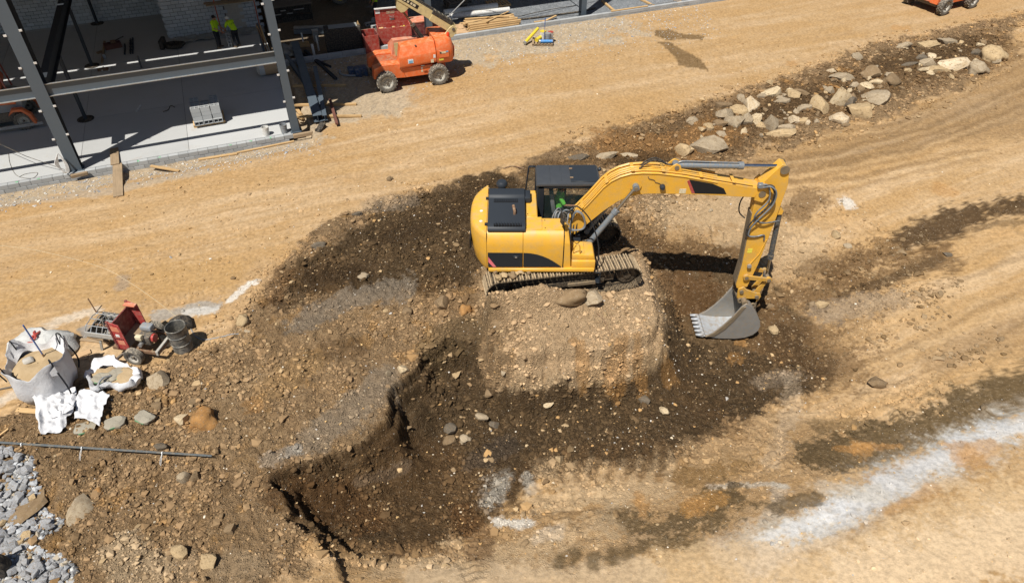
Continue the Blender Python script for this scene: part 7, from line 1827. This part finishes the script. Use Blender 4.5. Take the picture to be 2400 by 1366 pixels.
PILE = [(1160, 465, 105, 170, 'rock_pale', 'a', 'tall pale tan slab standing upright in the middle of the rock pile'), (1935, 245, 175, 105, 'rock_white', 'a', 'largest whitish orange boulder in the right group of the rock pile'),
    (2085, 285, 85, 75, 'rock_grey', 'r', 'round grey boulder touching the right end of the whitish boulder'), (1815, 285, 115, 65, 'rock_tan', 'a', 'tan boulder leaning on the left end of the whitish boulder'),
    (2185, 195, 105, 90, 'rock_tan', 'r', 'rounded tan boulder at the far right end of the rock pile'), (1765, 120, 110, 65, 'rock_tan', 'a', 'tan angular rock above the whitish boulder'),
    (1890, 105, 120, 45, 'rock_grey', 'a', 'long grey rock at the top of the right rock group'), (1595, 135, 80, 45, 'rock_grey', 'r', 'grey rock at the upper left of the right rock group'),
    (2105, 125, 60, 30, 'rock_pale', 'a', 'small pale rock near the top right of the rock pile'), (2080, 180, 60, 35, 'rock_dark', 'a', 'small dark rock between the pale rock and the tan boulder'),
    (1640, 255, 85, 24, 'rock_dark', 's', 'flat dark rock at the left foot of the right rock group'), (1750, 245, 80, 50, 'rock_grey', 'a', 'dark grey rock just above the leaning tan boulder'),
    (1780, 200, 50, 35, 'rock_white', 'a', 'small white rock left of the whitish boulder top'), (1715, 215, 70, 38, 'rock_dark', 'a', 'dark rock left of the small white rock'),
    (1275, 210, 80, 52, 'rock_grey', 'a', 'lone grey rock at the top edge of the middle pile'), (1105, 300, 50, 25, 'rock_white', 'a', 'small whitish rock above the long grey-tan rock'),
    (1190, 342, 150, 45, 'rock_grey', 'a', 'long low grey-tan rock above the upright slab'), (1375, 300, 100, 95, 'rock_brown', 'a', 'soil-covered brown rock above the pale square slab'),
    (1350, 382, 90, 75, 'rock_pale', 's', 'pale square flat slab right of the upright slab'), (1412, 375, 60, 36, 'rock_pale', 'a', 'small pale rock touching the square slab'),
    (1505, 360, 100, 70, 'rock_brown', 'r', 'brown-grey rock at the right end of the middle pile'), (1420, 455, 135, 95, 'rock_grey', 'a', 'big grey-tan boulder below the square slab'),
    (1300, 555, 150, 110, 'rock_tan', 'a', 'big tan boulder at the lower right of the middle pile'), (1230, 485, 75, 85, 'rock_dark', 'a', 'dark rock touching the right side of the upright slab'),
    (1030, 515, 110, 125, 'rock_tan', 'a', 'broad tan block just left of the upright slab'), (1100, 430, 50, 50, 'rock_grey', 'a', 'small grey rock behind the upright slab'),
    (925, 540, 72, 60, 'rock_grey', 'a', 'grey rock left of the broad tan block'), (850, 450, 85, 60, 'rock_tan', 'a', 'tan wedge rock left of the broad tan block, upper row'),
    (893, 435, 100, 48, 'rock_brown', 'a', 'brown slanting rock right of the tan wedge'), (710, 440, 105, 68, 'rock_pale', 'a', 'pale boxy rock in the upper left of the pile'),
    (570, 515, 112, 88, 'rock_white', 'a', 'brightest pale rock in the left group of the pile'), (500, 480, 66, 46, 'rock_grey', 'a', 'small grey rock at the upper left of the brightest pale rock'),
    (390, 525, 105, 58, 'rock_brown', 'a', 'brown rock at the upper left end of the pile'), (480, 550, 100, 66, 'rock_tan', 'a', 'grey-tan rock between the brown and brightest rocks'),
    (395, 580, 112, 80, 'rock_grey', 'a', 'grey block at the left end of the pile'), (455, 628, 98, 88, 'rock_grey', 'a', 'grey block with pale edge at the lower left of the pile'),
    (365, 645, 82, 48, 'rock_brown', 'a', 'low brown rock at the far left foot of the pile'), (545, 625, 82, 80, 'rock_grey', 'a', 'grey split rock below the brightest pale rock'),
    (605, 605, 62, 80, 'rock_pale', 'a', 'narrow pale rock beside the grey split rock'), (640, 662, 62, 48, 'rock_tan', 'a', 'small tan rock at the foot of the narrow pale rock'),
    (700, 640, 92, 125, 'rock_grey', 'a', 'tall grey slab leaning in the lower left of the pile'), (757, 640, 62, 70, 'rock_brown', 'a', 'brown rock behind the leaning grey slab'),
    (808, 680, 120, 48, 'rock_grey', 'a', 'low grey rock right of the leaning grey slab'), (760, 722, 180, 24, 'rock_tan', 's', 'long thin tan slab along the foot of the pile'),
    (855, 620, 72, 55, 'rock_white', 'a', 'whitish rock right of the leaning grey slab'), (780, 500, 72, 45, 'rock_grey', 'a', 'grey wedge rock below the tan wedge'),
    (700, 375, 46, 36, 'rock_tan', 'a', 'small tan rock at the upper edge of the pile'), (180, 632, 82, 46, 'rock_grey', 'a', 'lone grey rock left of the pile on orange soil'),
    (285, 672, 56, 58, 'rock_tan', 'a', 'tan rock between the lone grey rock and the pile'), (295, 780, 235, 140, 'rock_grey', 'a', 'largest grey-tan boulder left of the pile, near the stick cylinder'),
    (130, 810, 115, 100, 'rock_tan', 'a', 'tan boulder beside the largest grey-tan boulder'), (1160, 615, 82, 70, 'rock_white', 'a', 'whitish rock below the upright slab'),
    (950, 648, 36, 40, 'rock_white', 'a', 'small whitish stone left of the one below the slab'), (1200, 662, 52, 30, 'rock_brown', 'a', 'small brown rock at the lower middle foot of the pile'),
    (1440, 515, 72, 28, 'rock_pale', 's', 'flat pinkish flake below the big grey-tan boulder'), (650, 470, 72, 30, 'rock_grey', 'a', 'low grey rock left of the pale boxy rock')]
for x, y, w, h, m_, k, lab in PILE:
    px, py = Z(x, y); rock(lab, px, py, w / 2.857 * 1.28, h / 2.857 * 1.22, m_, k, None if w < h * 1.6 else RNG.uniform(-.2, .2))
ONES = [(1360, 366, 62, 16, 'rock_dark', 'a', 'long dark slab behind the cab roof, leftmost of three'), (1420, 362, 60, 26, 'rock_grey', 'a', 'grey slab behind the cab roof, middle of three'), (1482, 362, 60, 18, 'rock_grey', 's', 'flat pale slab behind the boom hoses'),
    (1342, 690, 80, 50, 'rock_brown', 'r', 'lumpy tan earth boulder against the near track'), (1388, 688, 52, 38, 'rock_grey', 'a', 'grey boulder right of the tan earth boulder by the track'),
    (1090, 722, 30, 32, 'rock_orange', 'r', 'bright orange clod left of the track end'), (1036, 702, 44, 40, 'rock_brown', 'a', 'brown rock left of the bright orange clod'), (956, 726, 24, 26, 'rock_brown', 'r', 'round brown stone on the grey soil left of the machine'),
    (853, 645, 26, 20, 'rock_grey', 'r', 'grey stone on the dark soil left of the counterweight'), (374, 880, 56, 50, 'rock_grey', 'a', 'large pale grey rock beside the slumped bag'),
    (478, 976, 60, 44, 'rock_orange', 'r', 'large orange earth clod on the brown soil right of the sacks'), (425, 978, 32, 28, 'rock_pale', 'a', 'pale tan stone left of the orange clod'), (570, 745, 34, 30, 'rock_tan', 'r', 'tan stone at the soil edge right of the drum'),
    (575, 772, 30, 14, 'rock_grey', 's', 'flat grey stone right of the drum hose'), (380, 1042, 40, 22, 'rock_dark', 'a', 'long dark stone above the steel bars'), (432, 1115, 26, 34, 'rock_grey', 'a', 'cracked grey stone below the steel bars'), (458, 1112, 26, 32, 'rock_brown', 'a', 'brown stone right of the cracked grey stone'),
    (192, 1186, 72, 46, 'rock_grey', 's', 'flat grey-tan slab lying right of the crushed stone'), (68, 1170, 88, 70, 'rock_brown', 's', 'broad dark flat slab within the crushed stone'), (424, 1284, 38, 42, 'rock_tan', 'a', 'upright tan stone at the bottom left, left of a pair'), (486, 1304, 48, 40, 'rock_tan', 'a', 'tan blocky stone at the bottom left, right of a pair'),
    (231, 1150, 22, 18, 'rock_orange', 'r', 'small orange stone behind the flat grey-tan slab'), (540, 1236, 30, 26, 'rock_brown', 'a', 'brown stone on the grey dusty patch at lower left'), (450, 940, 24, 20, 'rock_brown', 'a', 'small brown stone right of the pale grey rock'), (368, 945, 26, 24, 'rock_brown', 'a', 'brown flat stone between the rock and the lone sack'),
    (1287, 942, 26, 20, 'rock_pale', 's', 'small pale square flake on the dark pit floor'), (1130, 972, 42, 26, 'rock_grey', 'a', 'largest grey stone in the pit floor cluster'), (1158, 990, 26, 24, 'rock_dark', 'a', 'dark stone below the largest grey pit stone'), (1058, 1000, 34, 26, 'rock_dark', 'a', 'dark stone at the left of the pit floor cluster'),
    (1090, 1025, 26, 22, 'rock_grey', 'r', 'round grey stone below the pit floor cluster'), (1052, 1028, 32, 24, 'rock_brown', 'a', 'brown stone at the lower left of the pit cluster'), (1145, 918, 24, 20, 'rock_brown', 'a', 'brown stone above the pit floor cluster'), (952, 1000, 30, 14, 'rock_brown', 's', 'flat brown stone on the pit slope left of the cluster'),
    (1510, 933, 34, 24, 'rock_dark', 'a', 'dark stone on the pit floor below the mound corner'), (1555, 960, 26, 18, 'rock_pale', 'a', 'pale stone right of the dark stone on the pit floor'), (1310, 1070, 22, 36, 'rock_tan', 'a', 'upright tan stone at the foot of the pit slope'), (1180, 870, 16, 12, 'rock_grey', 'a', 'small grey stone at the foot of the mound face'),
    (1812, 770, 26, 26, 'rock_tan', 'a', 'tan stone just right of the bucket'), (1925, 710, 32, 20, 'rock_tan', 'a', 'tan stone on the slope well right of the bucket'), (1805, 715, 24, 20, 'rock_brown', 'a', 'brown stone right of the bucket ears'), (2052, 893, 34, 30, 'rock_brown', 'a', 'lone brown stone on the tan ramp at the right'),
    (1985, 573, 20, 14, 'rock_grey', 'a', 'small grey stone on the tan slope right of the stick'), (1960, 548, 28, 18, 'rock_tan', 'a', 'tan stone above the small grey one right of the stick'), (2222, 596, 24, 12, 'rock_dark', 'a', 'small dark stone by the dark streak at the right'), (1543, 488, 18, 14, 'rock_brown', 'a', 'brown stone on the ground under the boom'),
    (1665, 492, 12, 9, 'rock_grey', 'a', 'tiny grey stone on the ground under the boom band'), (914, 417, 16, 14, 'rock_brown', 'r', 'small brown stone alone on the road'), (838, 500, 26, 14, 'rock_dark', 'r', 'dark clod at the edge of the road and spoil'), (748, 572, 34, 20, 'rock_dark', 'r', 'dark clod at the left tip of the spoil heap'),
    (1625, 284, 26, 16, 'rock_grey', 'a', 'small grey rock at the road edge left of the pile'), (910, 870, 16, 30, 'rock_grey', 'a', 'thin grey shard on the bench edge above the pit'), (945, 860, 30, 28, 'rock_pale', 'a', 'pale broken shard at the rim of the pit'), (2115, 108, 24, 16, 'rock_pale', 's', 'pale flat stone at the upper right road edge')]
for x, y, w, h, m_, k, lab in ONES:
    rock(lab, x, y, w, h, m_, k, None if w < h * 1.6 else RNG.uniform(-.3, .3), name='rock' if max(w, h) > 30 else 'stone')
# smaller broken rock of the pile
PB = [(1600, 330), (1680, 270), (1780, 225), (1900, 190), (2050, 150), (2150, 120), (2300, 85), (2370, 110), (2320, 170), (2180, 190), (2100, 230), (1990, 280), (1830, 320), (1700, 335)]
rr = np.random.RandomState(17); cnt = 0
while cnt < 120:
    a, b = rr.uniform(1600, 2370), rr.uniform(85, 335)
    if sdist(np.array([a]), np.array([b]), np.array(PB, float))[0] > -3: continue
    w = rr.choice([9, 12, 16, 22, 28], p=[.25, .3, .25, .13, .07]); k = rr.rand()
    rock('small broken rock lying loose in the long rock pile', a, b, w, w * rr.uniform(.5, .85), ['rock_tan', 'rock_pale', 'rock_grey', 'rock_brown'][min(3, int(k * 4.2))], 'm', None, 'small rocks of the long pile', 'rubble_stone', 0., .7); cnt += 1
# soil dropped on the near track
for k in range(9):
    lx, ly = -2.2 + k * .17 + RNG.uniform(-.08, .08), -1.15 + RNG.uniform(-.25, .22); r_ = RNG.uniform(.06, .13)
    a = math.radians(10); o = put('earth_clod', RND[k % 6], None, (EXC[0] + lx * math.cos(a) - ly * math.sin(a), EXC[1] + lx * math.sin(a) + ly * math.cos(a), EXC[2] + .955 + r_ * .45)); o.scale = (r_ * 1.3, r_, r_ * .7); o.rotation_euler = (0, 0, RNG.uniform(0, 6))
    o.material_slots[0].link = 'OBJECT'; o.material_slots[0].material = M('rock_tan' if k % 3 else 'rock_brown'); tag(o, 'clod of earth lying on top of the near track under the counterweight', 'clod', 'clods on the near track')
# crushed stone at the lower left corner
CR = [(0, 1040), (40, 1052), (70, 1085), (75, 1140), (95, 1200), (140, 1230), (80, 1260), (70, 1290), (130, 1310), (170, 1340), (150, 1400), (-80, 1400), (-80, 1040)]
crp = np.array(CR, float)
rr = np.random.RandomState(11); cnt = 0
while cnt < 290:
    a, b = rr.uniform(-60, 175), rr.uniform(1040, 1390)
    if sdist(np.array([a]), np.array([b]), crp)[0] > -2: continue
    w = rr.uniform(14, 30) * (1 if cnt < 150 else .7)
    o = rock('grey crushed stone in the heap at the lower left corner', a, b, w, w * rr.uniform(.5, .8), 'crushed' if rr.rand() < .93 else 'rock_tan', 'm', None, 'crushed stones at the lower left', 'crushed_stone', rr.uniform(0, .10), .6)
    cnt += 1
o = tag(MB().lathe([(.30, -.14), (.42, -.16), (.50, -.10), (.50, .10), (.42, .16), (.30, .14)], (0, 0, .3), 28, 'y', False).build('old_tyre', 'blackmat', None, GT(-22, 1350), .3), 'black tyre edge cut off at the lower left corner', 'tyre')

# ------------------------------------------------------------------ loose soil crumbs and pebbles nobody could count
def scatter(name, n, seed, zones, size, tones, label, flat=.7, xr=(-13.5, 14.5), yr=(7.2, 24.5), keep=None):
    rnd = np.random.RandomState(seed)
    x = rnd.uniform(*xr, n * 6); y = rnd.uniform(*yr, n * 6)
    prob = zones(x, y); ok = rnd.rand(len(x)) < prob
    x, y = x[ok][:n], y[ok][:n]; n = len(x)
    i = np.clip(np.searchsorted(GXS, x) - 1, 0, len(GXS) - 2); j = np.clip(np.searchsorted(GYS, y) - 1, 0, len(GYS) - 2)
    u = (x - GXS[i]) / (GXS[i + 1] - GXS[i]); v = (y - GYS[j]) / (GYS[j + 1] - GYS[j])
    z = (GZ[j, i] * (1 - u) + GZ[j, i + 1] * u) * (1 - v) + (GZ[j + 1, i] * (1 - u) + GZ[j + 1, i + 1] * u) * v
    bm = bmesh.new(); bmesh.ops.create_icosphere(bm, subdivisions=1, radius=1.)
    bv = np.array([q.co[:] for q in bm.verts]); bf = np.array([[q.index for q in f.verts] for f in bm.faces]); bm.free()
    bv2 = bv                                                     # 12 corners, 20 faces
    sz = size[0] * np.exp(rnd.randn(n) * size[1]); sz = np.clip(sz, size[0] * .5, size[2])
    jit = 1 + np.clip(rnd.randn(n, len(bv2)) * .30, -.5, .7)
    P = bv2[None] * jit[..., None] * sz[:, None, None]
    P[:, :, 0] *= rnd.uniform(.8, 1.4, n)[:, None]; P[:, :, 2] *= flat
    a = rnd.uniform(0, 6.28, n); ca, sa = np.cos(a)[:, None], np.sin(a)[:, None]
    X, Y = P[:, :, 0] * ca - P[:, :, 1] * sa, P[:, :, 0] * sa + P[:, :, 1] * ca
    W = np.stack([X + x[:, None], Y + y[:, None], P[:, :, 2] + z[:, None] + sz[:, None] * .22], -1)
    nv = len(bv2)
    F = (bf[None] + (np.arange(n) * nv)[:, None, None]).reshape(-1, 3)
    me = bpy.data.meshes.new(name); me.vertices.add(n * nv); me.vertices.foreach_set('co', W.astype(np.float32).ravel())
    me.loops.add(F.size); me.loops.foreach_set('vertex_index', F.ravel().astype(np.int32))
    me.polygons.add(len(F)); me.polygons.foreach_set('loop_start', (np.arange(len(F)) * 3).astype(np.int32)); me.polygons.foreach_set('loop_total', np.full(len(F), 3, np.int32)); me.polygons.foreach_set('use_smooth', np.zeros(len(F), bool)); me.update()
    T = np.asarray(tones); c = T[rnd.randint(0, len(T), n)] * rnd.uniform(.75, 1.3, (n, 1))
    if keep is not None: c = keep(x, y, c, rnd)
    at = me.attributes.new('tone', 'FLOAT_COLOR', 'POINT'); at.data.foreach_set('color', np.repeat(np.concatenate([c, np.ones((n, 1))], 1), nv, 0).astype(np.float32).ravel())
    t = NT(name + '_mat'); t.l.new(t.attr('tone', 'Color'), t.b.inputs['Base Color']); t.b.inputs['Roughness'].default_value = .95; t.b.inputs['Specular IOR Level'].default_value = .1
    me.materials.append(t.m)
    o = put(name, me); o['label'] = label; o['category'] = name.replace('_', ' ')[:20]
    return stuff(o)
DARKP = [G(a, b, z)[:2] for a, b, z in [(640, 1125, -.5), (890, 1000, -1), (970, 880, -1), (1110, 780, -.6), (1200, 872, -1.6), (1460, 900, -1.8), (1590, 740, -1.8), (1560, 600, -1.2), (1700, 580, -1), (1870, 740, -1.8), (1920, 900, -1.8), (1620, 1020, -1.9), (1270, 1120, -1.7), (1040, 1300, -1), (770, 1290, -.9)]]
SPOIL = [G(a, b, 0)[:2] for a, b in [(660, 650), (790, 560), (900, 480), (1010, 440), (1180, 400), (1250, 430), (1200, 600), (1120, 640), (900, 690)]]
def z_rough(x, y):
    sd = sdist(x, y, ROUGHZ); m = sdist(x, y, MOUND)
    return np.clip(sstep(.9, -.3, sd) * (1 - .45 * sstep(.1, -.2, m)) + .45 * np.maximum(sstep(.6, -.6, sdist(x, y, ROUGH2[0])), sstep(.6, -.6, sdist(x, y, ROUGH2[1]))), 0, 1) * np.clip(.35 + .9 * fbm(x * .8, y * .8, 3, 601), .05, 1) + .012
def tone_soil(x, y, c, rnd):
    i = np.clip(np.searchsorted(GXS, x), 0, len(GXS) - 1); j = np.clip(np.searchsorted(GYS, y), 0, len(GYS) - 1)
    g = GCOL[j, i] * rnd.uniform(.62, 1.18, (len(x), 1))
    odd = rnd.rand(len(x), 1) < .07
    return np.where(odd, c * 1.2, g)
def z_pile(x, y):
    return np.clip(sstep(1.2, -.4, sdist(x, y, ROUGHZ)), 0, 1) * .9
SOILT = [(.26, .18, .10), (.22, .15, .08), (.30, .215, .12), (.19, .125, .066), (.34, .24, .13), (.33, .20, .085)]
scatter('soil_crumbs', 48000, 21, z_rough, (.020, .50, .075), SOILT, 'loose brown soil crumbs over the dug ground', .7, keep=tone_soil)
scatter('soil_clods', 4200, 23, z_rough, (.045, .42, .14), SOILT, 'bigger brown soil clods strewn over the dug ground', .7, keep=tone_soil)
scatter('pile_crumbs', 9000, 25, z_pile, (.038, .5, .15), SOILT, 'soil crumbs among the rocks of the long pile', .7, (2, 34), (22.5, 46), keep=tone_soil)
scatter('pebbles', 2200, 27, lambda x, y: .15 + .5 * sstep(.5, -.5, sdist(x, y, DARKP)) * (x > 3) + .3 * sstep(.5, -.5, sdist(x, y, ROUGHZ)), (.014, .45, .05), [(.55, .46, .33), (.45, .42, .38), (.60, .54, .44), (.40, .30, .18), (.5, .33, .15)], 'small pale pebbles scattered over the whole site', .7)
scatter('road_grit', 9000, 31, lambda x, y: .3 + .7 * (fbm(x * .5, y * .5, 3, 77) > 0), (.016, .5, .055), [(.50, .40, .26), (.40, .31, .19), (.58, .50, .38), (.33, .24, .14)], 'fine grit scattered over the packed road', .6, (-22, 30), (18, 40), keep=tone_soil)
CRW = [GT(max(a, -80), b)[:2] for a, b in CR]
scatter('crushed_gravel', 2600, 35, lambda x, y: 1. * (sdist(x, y, CRW) < .12), (.035, .45, .08), [(.40, .41, .42), (.28, .285, .29), (.20, .2, .2), (.46, .46, .45), (.34, .29, .22)], 'fine grey stone chips between the crushed stones at lower left', .8, (-12.5, -7.5), (7.3, 12))
RL = [[GT(*p)[:2] for p in L] for L in (((1850, 720), (1960, 680), (2100, 640), (2220, 600)), ((1960, 640), (2080, 590), (2200, 545), (2300, 500), (2430, 478)), ((1800, 780), (1900, 810), (1960, 850)), ((1900, 860), (2050, 800), (2200, 745)), ((2150, 700), (2240, 660), (2400, 640)), ((1560, 610), (1740, 600)), ((2200, 850), (2300, 810), (2430, 760)), ((1560, 420), (1750, 395), (1950, 365)))]
def z_right(x, y):
    m = np.zeros(len(x))
    for L in RL: m = np.maximum(m, np.exp(-(ldist(x, y, L) / .42) ** 2))
    return m * np.clip(.35 + fbm(x * 1.3, y * 1.3, 3, 621), .02, 1)
def tone_br(x, y, c, rnd): return tone_soil(x, y, c, rnd) * .35 + c * .5
scatter('rut_clods', 3600, 37, z_right, (.032, .55, .15), [(.20, .13, .065), (.15, .095, .045), (.27, .185, .10), (.34, .25, .15)], 'brown clods thrown up along the ruts right of the excavator', .75, (3.5, 16), (13, 25), keep=tone_br)
def z_foot(x, y):
    sm = sdist(x, y, MOUND); sb = sdist(x, y, BENCH)
    return (np.exp(-((sm - .75) / .35) ** 2) * (y < 17.5) + .7 * np.exp(-((sb - .9) / .4) ** 2) * (y < 16) * (x > -6) * (x < 1)) * np.clip(.4 + fbm(x * 1.1, y * 1.1, 3, 611), .02, 1)
scatter('fallen_clods', 1100, 33, z_foot, (.055, .5, .19), SOILT, 'fallen clods at the foot of the mound and pit wall', .75, keep=tone_soil)
def z_grav(x, y):
    s_, t_ = x * BU[0] + y * BU[1], x * BN[0] + y * BN[1]
    return sstep(27.2, 29.0, t_) * (t_ < 29.75) * .9 * (s_ < 2.6) + sstep(31, 36, t_) * (t_ < 37.4) * (s_ > 2.5) * .5
scatter('kerb_gravel', 7000, 29, z_grav, (.022, .4, .06), [(.42, .40, .37), (.34, .33, .32), (.5, .46, .39), (.30, .31, .33)], 'fine grey gravel along the kerb and round the lift', .7, (-22, 12), (22, 45))
